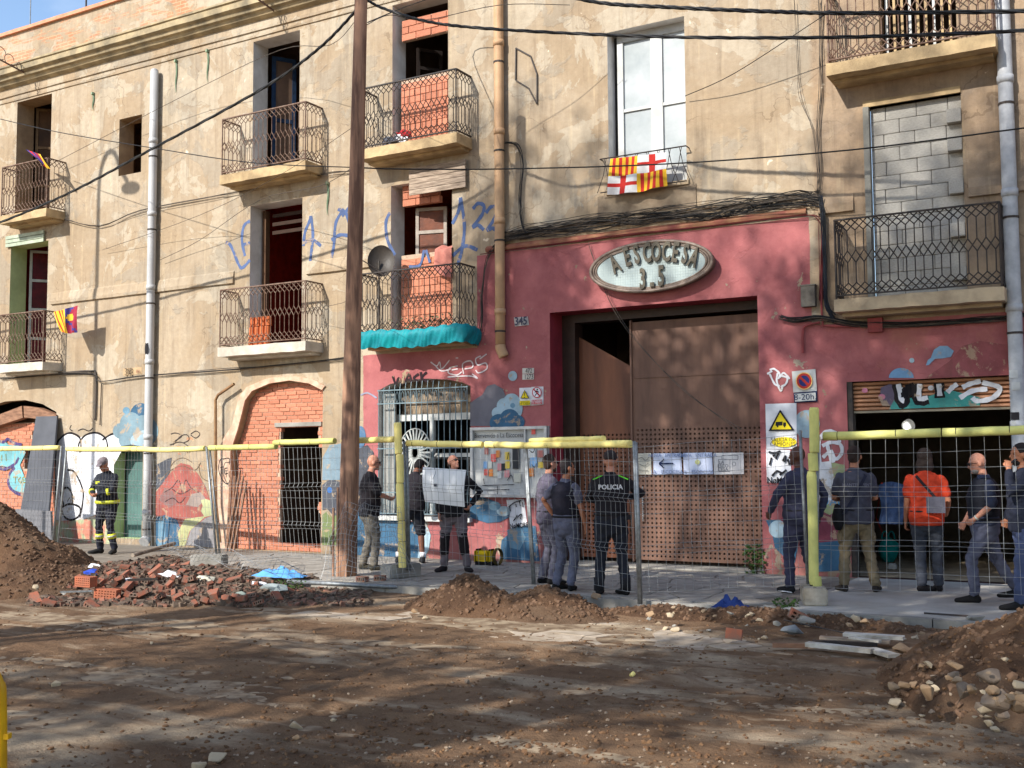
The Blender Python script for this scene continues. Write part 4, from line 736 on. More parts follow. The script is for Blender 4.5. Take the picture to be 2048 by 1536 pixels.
# paper notices taped to the gate
GY = .452
for k, (c4, lab) in enumerate((([(1274, 907), (1302, 906), (1303, 949), (1275, 949)], 'yellowed small notice, leftmost of the papers taped on the gate'), ([(1306, 907), (1362, 906), (1364, 948), (1307, 949)], 'white paper with black arrow pointing left reading NOVA ENTRADA'),
      ([(1366, 906), (1424, 905), (1426, 948), (1368, 949)], 'white paper with faded yellow spot reading NOVA ENTRADA'), ([(1427, 906), (1487, 905), (1488, 948), (1428, 949)], 'white paper with square LA ESCOCESA logo, rightmost on the gate'))):
    e = plate('paper_notice', c4, paint(206, 200, 184) if k == 0 else (paint(206, 214, 236) if k < 3 else paint(226, 222, 220)), GY, lab, 'notice', .002)
    if k in (1, 2):
        cx_ = 1335 if k == 1 else 1396; tb = paint(120, 140, 180)
        word('NOVA   ENTRADA', cx_, 911, .062, tb, e, GY - .003, xs=.95); word('LA    ESCOCESA', cx_, 944, .062, tb, e, GY - .003, xs=.95)
    if k == 1: strokes([[(1348, 927), (1334, 927), (1321, 927)], [(1329, 918), (1325, 923), (1320, 927), (1325, 932), (1329, 936)]], .022, navy, e, GY - .003)
    if k == 2: patch(disc(1396, 924, 5), paint(206, 208, 150), e, GY - .003)
    if k == 3:
        for L in ('LA', 'ESCO', 'CESA'): word(L, 1447 - (0 if L != 'LA' else 3), {'LA': 925, 'ESCO': 932, 'CESA': 939}[L], .055, grey_d, e, GY - .003)
        b_ = MB(); 
        for a, b in (((1444, 911), (1476, 911)), ((1476, 911), (1476, 919)), ((1444, 911), (1444, 919)), ((1437, 919), (1476, 919)), ((1437, 919), (1437, 943)), ((1437, 943), (1460, 943)), ((1460, 919), (1460, 943))): ribbon(b_, [at(*a, GY), at(*b, GY)], .006, GY - .0035)
        ribbon(b_, [at(1468 + 3.6 * math.cos(t), 928 + 4 * math.sin(t), GY) for t in np.linspace(0, 6.3, 14)], .006, GY - .0035); b_.build('logo_lines', grey_d, e)
    if k == 0: strokes([[(1278, 918), (1285, 915), (1292, 921), (1299, 915)], [(1280, 928), (1290, 932), (1298, 926)], [(1279, 940), (1297, 941)]], .01, paint(120, 120, 110), e, GY - .003)
0 and plate('letter_plate', [(1203, 913), (1222, 912), (1223, 935), (1204, 936)], paint(186, 188, 196), .58, 'small grey notice on the left gate leaf behind the policeman', 'notice', .002)
# flags
def flag(c4, lab, Y, paintf, nx=24, ny=16, wob=.03):
    P = [at(x, y, Y) for x, y in c4]; e = empty('flag', P[0], lab, 'flag'); names = []; ids = []; fm = MB()
    def pt(u, v):
        a = P[0].lerp(P[1], u); b = P[3].lerp(P[2], u); p = a.lerp(b, v); return p + Vector((0, -abs(wob) * (1 + math.sin(u * 14 + v * 3)) * (.3 + v), -.03 * math.sin(u * math.pi) * v))
    for j in range(ny):
        for i in range(nx):
            c_ = paintf((i + .5) / nx, (j + .5) / ny); names += [c_] if c_ not in names else []; ids.append(names.index(c_))
    fm.add([pt(i / nx, j / ny) for j in range(ny + 1) for i in range(nx + 1)], [(j * (nx + 1) + i, j * (nx + 1) + i + 1, (j + 1) * (nx + 1) + i + 1, (j + 1) * (nx + 1) + i) for j in range(ny) for i in range(nx)])
    o = fm.build('flag_cloth', _M[names[0]], e); [o.data.materials.append(_M[q]) for q in names[1:]]; o.data.polygons.foreach_set('material_index', ids)
fy, fr_, fw, fb_ = (paint(236, 186, 50).name, paint(196, 48, 40).name, paint(226, 224, 222).name, paint(70, 60, 130).name)
for a in ((236, 186, 50), (196, 48, 40), (226, 224, 222), (70, 60, 130), (150, 40, 60)): n_ = paint(*a).name; _M[n_] = paint(*a)
def bcn(u, v):
    U, V = (u * 2) % 1, (v * 2) % 1; tl = (u < .5) == (v < .5)
    if tl: return fy if int(U * 9) % 2 == 0 else fr_
    return fr_ if abs(U - .5) < .09 or abs(V - .5) < .11 else fw
flag([(1221, 318), (1333, 305), (1335, 372), (1217, 390)], 'red, yellow and white quartered flag hung on the rail under the white window', -.15, bcn, 36, 20)
fp = paint(150, 40, 60).name
flag([(108, 624), (157, 611), (155, 665), (126, 664)], 'yellow, red and purple flag tied to the corner of the lower left balcony', -.56, lambda u, v: (fy if int(u * 16) % 2 == 0 else fr_) if u < .45 else (fb_ if (u + v) < .85 or abs(u - v) < .08 else (fy if (u - .65) ** 2 + (v - .4) ** 2 < .02 else fp)), 20, 12)
flag([(52, 299), (82, 309), (101, 338), (95, 331)], 'small purple and orange scarf flag draped on the upper left balcony rail', -.56, lambda u, v: (fb_, fr_, fb_, fp, fy)[int(u * 5) % 5], 20, 6)
# ---------------- odds and ends on the balconies ----------------
pot = mat('terracotta', C(200, 110, 64), C(176, 90, 50), sc=4)
tb = MB(); cxp = at(519, 650, -.3)
for j in range(3):
    for i in range(4): tb.tube([(cxp.x - .2 + i * .13, -.3 + .02 * j, Z1 + j * .19 + .005), (cxp.x - .2 + i * .13, -.3 + .02 * j, Z1 + j * .19 + .18)], [.062, .058], 10)
tag(tb.build('clay_tiles', pot), 'stack of orange clay pipes on the lower middle-left balcony', 'clay tiles')
dm = mat('dish_grey', C(70, 64, 58), C(56, 50, 46), rough=.5); dp = at(762, 520, -.42); de = empty('satellite_dish', (dp.x, dp.y, Z1), 'grey satellite dish on a pole seen edge-on behind the wooden pole', 'satellite dish')
bm = bmesh.new(); bmesh.ops.create_uvsphere(bm, u_segments=24, v_segments=16, radius=1); bmesh.ops.delete(bm, geom=[v for v in bm.verts if v.co.z > -.6], context='VERTS'); R_ = Matrix.Rotation(.6, 3, 'Z') @ Matrix.Rotation(1.35, 3, 'X')
vs = [R_ @ Vector((v.co.x * .34, v.co.y * .43, (v.co.z + .6) * .35)) + dp for v in bm.verts]; MB().add(vs, [tuple(v.index for v in f.verts) for f in bm.faces]).build('dish', dm, de, smooth=True); bm.free()
MB().tube([(dp.x - .08, dp.y + .05, Z1), (dp.x - .08, dp.y + .05, dp.z)], .018, 6).build('dish_pole', dm, de); MB().tube([dp + Vector((0, 0, -.2)), dp + Vector((-.3, -.25, .02))], .01, 5).blob(dp + Vector((-.3, -.25, .03)), (.04, .04, .04), 1, 0).build('dish_arm', iron_b, de)
# teal sheet tied round the teal balcony
tl_m = mat('teal_sheet', C(0, 138, 144), C(0, 112, 124), rough=.6, sc=3); xs = np.linspace(-12.14, -9.86, 170); prof = [(-.51, Z1 + .09), (-.545, Z1 + .0), (-.53, Z1 - .14), (-.49, Z1 - .24)]; vs = []
path = [(x, -.51, 0, -1) for x in xs] + [(-9.84, y, 1, 0) for y in np.linspace(-.5, -.04, 36)]
for i, (x, y, nx_, ny_) in enumerate(path):
    for k, (o_, z) in enumerate(((0, .07), (.035, .03), (.05, -.02), (.042, -.07), (.03, -.12), (.02, -.16), (.008, -.2), (-.0, -.24))):
        rr = .007 * math.sin(i * .9 + k * 1.3 + 2 * math.sin(i * .17)) + .011 * math.sin(i * .21 + k * .8) + random.uniform(-.003, .003); vs.append((x + nx_ * (o_ + rr), y + ny_ * (o_ + rr), Z1 + z + .02 * math.sin(i * .05) + (.012 * math.sin(i * .33) if k in (0, 7) else .004 * math.sin(i * .5 + k))))
tag(MB().add(vs, [(8 * i + k, 8 * i + 8 + k, 8 * i + 9 + k, 8 * i + 1 + k) for i in range(len(path) - 1) for k in range(7)]).build('teal_sheet', tl_m, smooth=True), 'teal plastic sheet wrapped round the slab edge of the balcony over the grille window', 'plastic sheet')
cl = at(884, 510, -.1); vs = []; 
for i in range(9):
    for j in range(7): vs.append((cl.x - .17 + i * .042 - .006 * j * (i < 4), -.02 - .02 * math.sin(i * 1.5) - (.04 if j > 0 else -.12), cl.z + .2 - j * .075 + .02 * math.sin(i) - .03 * (i / 8) * j))
tag(MB().add(vs, [(i * 7 + j, i * 7 + j + 1, i * 7 + j + 8, i * 7 + j + 7) for i in range(8) for j in range(6)]).build('pink_cloth', mat('pink_cloth', C(190, 124, 108), C(164, 100, 90), sc=6), smooth=True), 'pink cloth hanging out of the bricked-up window beside the satellite dish', 'cloth')
for k, (px, py, Y, zf, cl_, lab) in enumerate(((800, 255, -.3, Z2, white_g, 'white plastic bag heaped on the upper balcony beside the wooden pole'), (785, 262, -.35, Z2, grey_d, 'dark rubbish bag on the upper balcony beside the wooden pole'), (812, 250, -.3, Z2, red_s, 'red rag on top of the bags on the upper balcony'))):
    p = at(px, py, Y); bl = MB(); [bl.blob((p.x + random.uniform(-.15, .15), Y + random.uniform(-.05, .05), zf + .07 + .09 * (k == 2) + random.uniform(0, .05)), (.13, .08, .08), q_ + k * 9, .35, 2) for q_ in range(3)]
    tag(bl.build('rubbish_bag', cl_), lab, 'bag')
pm = mat('leaf_green', C(70, 96, 40), C(40, 62, 26), sc=8, rand=.3); lf_m = pm
def leafclump(name, c, r, n, m, label, cat='plant', lf=.05, seed=1, stem=True, flat=1.):
    rd = random.Random(seed); e = empty(name, c, label, cat); mb = MB(); st = MB()
    for i in range(n):
        a = rd.uniform(0, 6.28); q_ = rd.random() ** .5; h = rd.random() * r[2]; p = Vector((c[0] + math.cos(a) * q_ * r[0], c[1] + math.sin(a) * q_ * r[1], c[2] + h))
        d = Vector((rd.uniform(-1, 1), rd.uniform(-1, 1), rd.uniform(-.4, .8))).normalized(); s_ = d.orthogonal().normalized(); L = lf * rd.uniform(.6, 1.3)
        mb.add([p - s_ * L * .35, p + d * L * .6 + s_ * L * .0, p + s_ * L * .35, p - d * L * .5], [(0, 1, 2, 3)])
        if i % 9 == 0: st.tube([(c[0] + math.cos(a) * .03, c[1] + math.sin(a) * .02, c[2]), p], .004, 3, False)
    mb.build('leaves', m, e); st.build('stem', mat('stem', C(90, 76, 50)), e); return e
leafclump('balcony_plant', (at(845, 640, -.35).x, -.35, Z1), (.7, .1, .3), 160, mat('grey_leaf', C(110, 116, 90), C(80, 86, 60), sc=8), 'row of straggly potted plants inside the rail of the balcony with the teal sheet', seed=4)
leafclump('ivy', (at(1508, 1145, -.1).x, -.06, 0), (.16, .1, .42), 110, pm, 'small green creeper growing at the right foot of the rusty gate', seed=5, lf=.07)
# ---------------- wires on the wall ----------------
def cable(pts, r, m, n=4, mb=None, sm=4):
    P = smoothpts(pts, sm); (mb or MB()).tube(P, r, n, False); return mb
def bundle(lab, px, n, spread, r, Y0=-.04, mats=(rubber,), name='cable_bundle', seed=1):
    rd = random.Random(seed); e = empty(name, at(*px[0], Y0), lab, 'cables')
    for m_ in mats:
        mb = MB()
        for k in range(n // len(mats)):
            oy = rd.uniform(-1, 1) * spread; pts = []
            for i, (x, y) in enumerate(px):
                p = at(x, y, Y0 - rd.uniform(0, .05)); p.z += oy * .5 + rd.uniform(-1, 1) * spread * .5; p.x += rd.uniform(-.03, .03); pts.append(p)
            cable(pts, r * rd.uniform(.6, 1.2), m_, 4, mb)
        mb.build('cable', m_, e)
    return e
bundle('thick tangle of black and grey cables running along the wall above the pink front', [(1000, 478), (1060, 466), (1130, 456), (1200, 443), (1270, 438), (1330, 428), (1400, 424), (1470, 415), (1530, 405), (1600, 396), (1640, 400)], 30, .17, .0065, mats=(rubber, cable_g))
bundle('thin red-brown cables along the top edge of the pink paint', [(962, 508), (1100, 490), (1200, 475), (1310, 463), (1450, 448), (1600, 432), (1634, 436), (1640, 470), (1642, 600)], 3, .02, .006, mats=(mat('red_cable', C(110, 40, 44), C(90, 34, 36), bs=0),))
bundle('vertical bundle of blue-black cables between the pink front and the right-hand balcony', [(1640, 395), (1646, 430), (1648, 500), (1650, 560), (1653, 610), (1668, 640)], 18, .08, .009, mats=(mat('blue_black', C(44, 50, 62), C(30, 32, 40), bs=0), rubber), seed=3)
bundle('bunch of thin wires hanging in front of the building joint beside the upper right balcony', [(1640, 0), (1643, 90), (1640, 180), (1635, 260), (1638, 330), (1636, 395)], 6, .02, .004, mats=(cable_g,), seed=5)
bundle('slack wires looping down the wall right of the white window', [(1590, 0), (1594, 120), (1600, 190), (1622, 260), (1632, 330), (1634, 395)], 2, .02, .004, mats=(cable_g,), seed=6)
bundle('cables gathered under the grey meter box and along the right-hand pink wall', [(1560, 633), (1590, 640), (1640, 636), (1700, 648), (1760, 650), (1860, 648), (1960, 640), (2010, 636), (2048, 628)], 12, .05, .008, mats=(cable_g, rubber, rubber), seed=8)
bundle('thin cables looping along the beige wall under the lower left balconies', [(0, 757), (110, 748), (185, 748), (200, 762), (280, 752), (440, 740), (560, 730), (690, 716)], 7, .04, .006, mats=(rubber, cable_g), seed=9)
bundle('cables sagging across the beige wall between the two floors on the left', [(130, 440), (200, 452), (280, 422), (420, 395), (470, 385), (640, 350), (700, 342)], 4, .04, .006, mats=(cable_g,), seed=10)
bundle('black cables hanging on the wall just right of the tan drainpipe', [(1010, 285), (1035, 290), (1044, 330), (1040, 390), (1044, 440), (1050, 466)], 6, .02, .006, seed=11)
bundle('loose cables coming down left of the tan drainpipe past the teal balcony', [(1000, 480), (975, 520), (965, 590), (962, 650), (948, 690)], 7, .05, .008, mats=(rubber, cable_g), seed=12)
bundle('thin wires down the pink wall across the gate', [(1175, 487), (1190, 520), (1230, 620), (1290, 700), (1380, 790), (1480, 860)], 2, .02, .004, Y0=-.02, mats=(cable_g,), seed=13)
e = empty('bent_conduit', at(1610, 650), 'pink-painted conduit hooking down under the meter box', 'conduit'); MB().tube(smoothpts([at(x, y, -.04) for x, y in ((1645, 470), (1642, 560), (1645, 640), (1656, 652), (1740, 652))], 4), .016, 6).build('conduit', mat('pink_conduit', C(150, 70, 70), C(120, 60, 60)), e)
MB().tube(smoothpts([at(x, y, -.04) for x, y in ((1640, 645), (1615, 650), (1606, 662), (1606, 706))], 4), .02, 6).build('conduit', _M['pink_conduit'], e); q = at(1750, 650, -.08); MB().box((q.x - .1, -.09, q.z - .1), (q.x + .1, 0, q.z + .1)).build('junction_box', _M['pink_conduit'], e)
e = empty('meter_box', at(1616, 612), 'grey rusty meter box on the pink wall beside the cables', 'meter box'); q = at(1616, 591, -.1); MB().box((q.x - .1, -.12, q.z - .16), (q.x + .1, 0, q.z + .14)).build('box_body', mat('box_grey', C(120, 114, 104), C(90, 82, 74)), e); MB().box((q.x - .11, -.13, q.z + .14), (q.x + .11, 0, q.z + .16)).build('box_lid', _M['box_grey'], e)
e = empty('black_conduit', at(190, 900), 'black U-shaped conduit on the beige wall left of the grey drainpipe', 'conduit'); MB().tube(smoothpts([at(x, y, -.03) for x, y in ((130, 745), (180, 742), (192, 752), (191, 830), (189, 838))], 4), .018, 6).tube([at(203, 768, -.03), at(200, 850, -.03)], .012, 5).build('conduit', iron_b, e)
e = empty('tan_conduit', at(430, 900), 'crooked tan conduit left of the bricked-up arch', 'conduit'); cm_ = mat('tan_conduit', C(150, 116, 80), C(120, 90, 64)); MB().tube([at(x, y, -.16) for x, y in ((468, 768), (436, 790), (431, 800), (431, 1000), (440, 1085))], .03, 7).build('conduit', cm_, e)
for k, (x0_, y0_, lab) in enumerate(((352, 125, 'left'), (415, 105, 'right'), (186, 190, 'leftmost, forked'), (655, 370, 'lowest'))):
    P = [at(x0_ + 1.2 * math.sin(i), y0_ + i * 10 * (1 if k != 2 else .5), -.02) for i in range(7)]; tag(MB().tube(P, [.02, .022, .018, .02, .014, .01, .004], 4).obox(P[0] + Vector((-.03, 0, .03)), P[0] + Vector((.03, -.02, .03)), .05, .05).build('green_strip', mat('faded_green_cloth', C(110, 140, 110), C(140, 156, 130))), f'{lab} faded green strip of cloth hanging from a peg on the upper beige wall', 'cloth strip')
# iron bracket on the cornice, antennas
for k, (x0_, y0_, lab) in enumerate(((10, 132, 'ornate iron bracket with scrolls under the cornice at the far left'), (500, 5, 'dark iron bracket with a wheel under the cornice near the wooden pole'))):
    w_ = at(x0_ + 55, y0_ + 22, 0); t_ = w_ + Vector((-.05, -.9, .18)); b_ = empty('iron_bracket', w_, lab, 'bracket'); mb = MB().tube([w_, t_], .02, 5).tube([w_ + Vector((0, 0, .35)), w_.lerp(t_, .6)], .014, 5)
    for c_, r_ in ((.35, .09), (.65, .12), (.9, .15)): mb.tube([w_.lerp(t_, c_) + Vector((0, math.cos(a) * r_, r_ + math.sin(a) * r_)) for a in np.linspace(0, 5.4, 12)], .01, 4, False)
    mb.build('bracket_arm', iron_r, b_)
for x0_, y0_, lab in ((60, 58, 'thin grey antenna rod on the parapet at the far left'), (172, 20, 'short dark rod on the parapet right of the antenna')):
    p = at(x0_, y0_, .2); tag(MB().tube([(p.x, .2, 11.8), (p.x, .2, 14.5)], .02 if x0_ > 100 else .012, 6).build('antenna_rod', galv if x0_ < 100 else iron_b), lab, 'antenna')
ir = MB(); P = [at(x, y, -.02) for x, y in ((1032, 96), (1061, 112), (1074, 148), (1074, 208), (1057, 176), (1031, 160), (1032, 96))]
for a, b in zip(P, P[1:]): ir.obox(a, b, .02, .02, (0, 1, 0))
tag(ir.build('iron_outline', iron_b), 'bent iron strip outline fixed to the plaster right of the tan drainpipe', 'metal strip')
# ---------------- wooden pole with its overhead lines ----------------
pb = gr(694, 1152); pt_ = at(722, 0, pb.y); dirp = (pt_ - pb); ptop = pb + dirp * 1.12
wp = empty('utility_pole', pb, 'leaning reddish-brown wooden utility pole standing in front of the fence', 'pole')
pm_ = mat('pole_wood', C(164, 126, 102), C(110, 82, 68), sc=3, stretch=(2.5, 2.5, .3), bs=.8, bsc=9, rough=.85, lo=.44, hi=.58)
N_ = 26; rr = [.145 - .055 * i / (N_ - 1) + random.uniform(-.004, .004) for i in range(N_)]; MB().tube([pb.lerp(ptop, i / (N_ - 1)) - Vector((0, 0, .2 if i == 0 else 0)) for i in range(N_)], rr, 18).build('pole_shaft', pm_, wp, smooth=True)
for i in range(4): MB().box(tuple(pb + Vector((-.17 + .08 * i, -.14, .0))), tuple(pb + Vector((-.14 + .08 * i, -.12, 1.0 + .3 * (i % 2))))).build('wood_splinter', pm_, wp)
lines = empty('overhead_lines', pt_, 'twisted black overhead cables strung from the wooden pole across the facade', 'cables')
def twist(pts, r, m=rubber):
    P = smoothpts(pts, 14); mb = MB()
    for ph in (0, 2.1, 4.2): mb.tube([p + Vector((0, math.cos(i * .9 + ph) * r, math.sin(i * .9 + ph) * r)) for i, p in enumerate(P)], r * .95, 5, False)
    mb.build('cable', m, lines)
twist([at(722, -10, -2.9), at(760, 14, -2.85), at(850, 42, -2.8), at(960, 56, -2.6), at(1170, 68, -2.5), at(1400, 75, -2.4), at(1700, 74, -2.2), at(2048, 61, -2.), at(2300, 40, -1.8), at(3600, -160, -1.0)], .014)
twist([at(1060, -30, -2.7), at(1190, 4, -2.6), at(1350, 15, -2.5), at(1540, 23, -2.4), at(1700, 26, -2.3), at(2048, 22, -2.), at(2300, 12, -1.8), at(3600, -60, -1.0)], .016)
twist([at(722, 10, -2.9), at(640, 95, -2.8), at(520, 180, -2.7), at(300, 300, -2.5), at(140, 385, -2.3), at(0, 445, -2.2), at(-200, 520, -2)], .014)
for pts, r in (([(0, 238, -1.5), (120, 265, -1.7), (300, 295, -2), (500, 325, -2.4), (712, 335, -2.9)], .008), ([(712, 335, -2.9), (800, 338, -2.5), (1000, 338, -1.5), (1330, 328, -1), (1700, 300, -1), (2048, 256, -1), (2300, 225, -1), (3600, 60, -.8)], .011),
               ([(712, 40, -2.9), (660, 90, -2), (560, 100, -1), (380, 185, -.4), (100, 330, -.2)], .006), ([(735, 45, -2.9), (800, 18, -2), (850, 0, -1), (900, -20, -1)], .009), ([(733, 50, -2.9), (780, 30, -2.5), (850, 40, -2), (1000, 10, -1.6), (1140, 10, -1)], .006),
               ([(712, 330, -2.9), (640, 372, -1.5), (520, 400, -.6), (400, 480, -.2), (320, 520, -.1)], .006), ([(722, 540, -2.9), (700, 600, -1), (600, 620, -.3)], .004), ([(1370, 192, -.1), (1470, 146, -.3), (1640, 36, -.6)], .007), ([(1640, 36, -.6), (1660, 20, -.6)], .012), ([(205, 500, -.1), (400, 430, -.5), (560, 350, -1.5), (712, 250, -2.9)], .005)):
    cable([at(*p) for p in pts], r, rubber, 4, mbq := MB(), 5); mbq.build('cable', rubber if r > .006 else cable_g, lines)
# ---------------- site fence ----------------
wire = mat('fence_wire', C(160, 162, 162), C(130, 132, 132), rough=.5, metal=.3, bs=0)
def panel(b0, b1, t0, t1, label, posts=(1, 1), wt=None, wb=.06, vs=.1, first=0, r=.0023):
    b0, b1, t0, t1 = map(Vector, (b0, b1, t0, t1)); e = empty('fence_panel', (b0 + b1) / 2, label, 'fence', 'wire site-fence panels along the pavement edge'); L = (b1 - b0).length; nrm = (b1 - b0).cross(t0 - b0).normalized()
    if nrm.y > 0: nrm = -nrm
    def P(u, v, o=0): return b0.lerp(b1, u).lerp(t0.lerp(t1, u), v) + nrm * o
    for k, u in ((0, 0), (1, 1)):
        if posts[k]: MB().tube([P(u, 0) - Vector((0, 0, .0)), P(u, 1.005)], .02, 9).build('fence_post', galv, e, smooth=True)
    mb = MB(); n = int(L / vs); kink = [(.07, 0), (.30, 0), (.33, .035), (.36, 0), (.62, 0), (.65, .035), (.68, 0), (.98, 0)]
    for i in range(1, n):
        u = i / n + random.uniform(-.003, .003); mb.tube([P(u, v, o + .01 * math.sin(u * 9 + v * 7)) for v, o in kink], r, 3, False)
    for v, o in ((.07, 0), (.17, 0), (.3, 0), (.33, .035), (.36, 0), (.47, 0), (.555, 0), (.62, 0), (.65, .035), (.68, 0), (.79, 0), (.88, 0), (.975, 0)):
        mb.tube([P(i / 10, v + .004 * math.sin(i + v * 30), o + .01 * math.sin(i / 10 * 9 + v * 7)) for i in range(11)], r * 1.15, 3, False)
    mb.build('wire_mesh', wire, e); return e, P
def guard(e, P, u0, u1, m, v=.99, r=.046, ties=2, dz=0, name='foam_guard', sag=.0):
    pts = [P(u0 + (u1 - u0) * i / 10, v, .0) + Vector((0, 0, dz - sag * math.sin(math.pi * i / 10) + random.uniform(-.004, .004))) for i in range(11)]
    o = MB().tube(pts, r, 12).build(name, m, e, smooth=False)
    o.data.polygons.foreach_set('use_smooth', [len(f.vertices) == 4 for f in o.data.polygons])
    d = (pts[-1] - pts[0]).normalized()
    for k in range(ties):
        c_ = pts[0].lerp(pts[-1], (k + .25) / ties); MB().tube([c_, c_ + d * .008], r * 1.03, 12, False).build('cable_tie', black_p, o)
def ap(px, py, Y): return at(px, py, Y)
yA = -2.0
def G2(px, py, z=0): return gr(px, py, z)
b = ap(113, 1085, yA); e0, P0 = panel((-21.6, yA, .05), (at(105, 1085, yA).x, yA, .05), (-21.6, yA, 2.0), at(123, 893, yA), 'fence panel at the far left above the soil heap, with one yellow foam guard', (0, 1))
guard(e0, P0, .3, .985, foam, ties=4)
q0, q1 = at(116, 1088, yA), at(434, 1122, -2.35); e1, P1 = panel(q0, q1, at(133, 896, yA), at(413, 895, -2.35), 'fence panel in front of the firefighter with pale yellow foam along its top'); guard(e1, P1, .01, .5, foam, ties=2, sag=.01); guard(e1, P1, .5, .99, foam, ties=3, sag=.02)
q0, q1 = at(441, 1124, -2.3), at(815, 1140, -2.95); e2, P2 = panel(q0, q1, at(419, 894, -2.3), at(808, 884, -2.95), 'fence panel in front of the bricked-up arch and behind the wooden pole', wt=None); guard(e2, P2, .0, .38, foam_g, ties=2); guard(e2, P2, .37, .68, foam_g, ties=2, dz=.06); guard(e2, P2, .72, .96, foam, ties=1, dz=.06)
q0, q1 = at(819, 1142, -2.95), at(1066, 1168, -2.85); e3, P3 = panel(q0, q1, at(814, 884, -2.95), at(1049, 888, -2.85), 'fence panel in front of the man with the white board'); guard(e3, P3, .0, .655, foam, ties=3)
q0, q1 = at(1069, 1170, -2.85), at(1278, 1208, -4.0); e4, P4_ = panel(q0, q1, at(1052, 888, -2.85), at(1268, 884, -4.0), 'fence panel in front of the policeman and the gate'); guard(e3, P3, .68, 1.0, foam, ties=1); guard(e4, P4_, .0, .97, foam, ties=1); guard(e4, P4_, .05, .75, foam, ties=0, dz=.065, r=.035)
q0, q1 = at(1282, 1208, -4.0), at(1617, 1192, -2.95); e5, P5_ = panel(q0, q1, at(1272, 886, -4.0), at(1600, 862, -2.95), 'fence panel without foam in front of the perforated gate and the warning sign')
q0, q1 = at(1633, 1198, -2.95), Vector((-.3, -2.75, .05)); e6, P6_ = panel(q0, q1, at(1636, 870, -2.95), Vector((-.35, -2.75, 2.0)), 'fence panel at the right with long yellow foam guard in front of the dark garage', vs=.152); guard(e6, P6_, .02, .45, foam_g, ties=2, r=.05); guard(e6, P6_, .455, 1.0, foam_g, ties=3, r=.05)
# upright foam on the posts
def upright(px0, py0, px1, py1, Y, m, lab, segs, ex=.0, r=.055):
    a, b = at(px0, py0, Y), at(px1, py1, Y); e = empty('foam_post_guard', b, lab, 'foam guard'); n = len(segs)
    for i, (s, t, dx) in enumerate(segs):
        p, q = a.lerp(b, s), a.lerp(b, t); p = p + Vector((dx, 0, 0)); q = q + Vector((dx * .5, 0, 0))
        MB().tube([p, p.lerp(q, .04), p.lerp(q, .5) + Vector((random.uniform(-.01, .01), 0, 0)), p.lerp(q, .96), q], [r * .8, r, r, r, r * .8], 12).build('foam_tube', m, e, smooth=False); MB().tube([q, q + Vector((0, 0, .012))], r * .84, 12).build('cable_tie', black_p, e)
upright(795, 845, 805, 1136, -3.08, foam, 'upright yellow foam tube beside the white board, standing on a grey concrete foot', [(0, .22, 0), (.22, .42, .02), (.42, .68, 0), (.68, .82, .01), (.82, 1, 0)])
upright(1628, 815, 1631, 1182, -3.08, foam_g, 'upright green-yellow foam tube at the right beside the leaning fence post', [(0, .25, .0), (.25, .35, -.02), (.35, .97, -.035), (.92, 1, .01)], r=.058)
def foot(px, py, lab, rot, m=concrete):
    p = gr(px, py); bm = bmesh.new(); bmesh.ops.create_cube(bm, size=1); bmesh.ops.scale(bm, vec=(.55, .27, .2), verts=bm.verts); bmesh.ops.bevel(bm, geom=bm.edges[:], offset=.018, segments=2, affect='EDGES')
    me = bpy.data.meshes.new('concrete_foot'); bm.to_mesh(me); bm.free(); me.materials.append(m); o = bpy.data.objects.new('concrete_foot', me); COL.objects.link(o); o.location = (p.x, p.y, .1); o.rotation_euler = (0, 0, rot); WL[o.name] = Vector(o.location)
    tag(o, lab, 'concrete foot', 'concrete feet of the fence'); hm = MB()
    for k in (-.18, 0, .18): hm.tube([(k, 0, .095), (k, 0, .1015)], .022, 10)
    h = bpy.data.objects.new('foot_hole', None); h2 = hm.build('foot_hole', black_p, o); h2.matrix_parent_inverse = Matrix(); bpy.data.objects.remove(h)
foot(802, 1155, 'grey concrete block under the upright yellow foam tube', 1.25); foot(1628, 1207, 'cracked pale concrete block with a notch under the upright green foam tube', 1.9, mat('pale_concrete', C(176, 166, 150), C(140, 130, 114), sc=6, bs=.6)); foot(418, 1134, 'flat concrete slab under the twin posts left of the bricked arch', .4)
# collapsed mesh lying against the wooden pole, and the pipe along the kerb
cm = MB(); A, B_, C_, D_ = at(640, 1165, -4.), at(835, 1170, -3.7), at(800, 1015, -3.3), at(690, 1005, -3.3)
cm2 = []
for i in range(20):
    u = i / 19; cm.tube([A.lerp(B_, u).lerp(D_.lerp(C_, u), v) + Vector((.03 * math.sin(v * 9 + i), -.08 * math.sin(v * 3), .03 * math.cos(i + v * 5))) for v in np.linspace(0, 1, 9)], .0028, 3, False)
for j in range(16):
    v = j / 15; cm.tube([A.lerp(B_, u).lerp(D_.lerp(C_, u), v) + Vector((.03 * math.sin(v * 9 + u * 19), -.08 * math.sin(v * 3), .03 * math.cos(u * 19 + v * 5))) for u in np.linspace(0, 1, 9)], .0028, 3, False)
tag(cm.build('collapsed_mesh', wire), 'bent loose wire mesh slumped against the foot of the wooden pole', 'wire mesh')
cm = MB(); A, B_, C_, D_ = gr(330, 1140), gr(600, 1200, .05), gr(610, 1170, .1), gr(350, 1118, .3)
for i in range(28):
    u = i / 27; cm.tube([A.lerp(B_, u).lerp(D_.lerp(C_, u), v) + Vector((0, 0, .25 + .04 * math.sin(v * 6 + i * .7))) for v in np.linspace(0, 1, 5)], .0028, 3, False)
for j in range(6): cm.tube([A.lerp(B_, u).lerp(D_.lerp(C_, u), j / 5) + Vector((0, 0, .25 + .04 * math.sin(j * 1.2 + u * 19))) for u in np.linspace(0, 1, 12)], .003, 3, False)
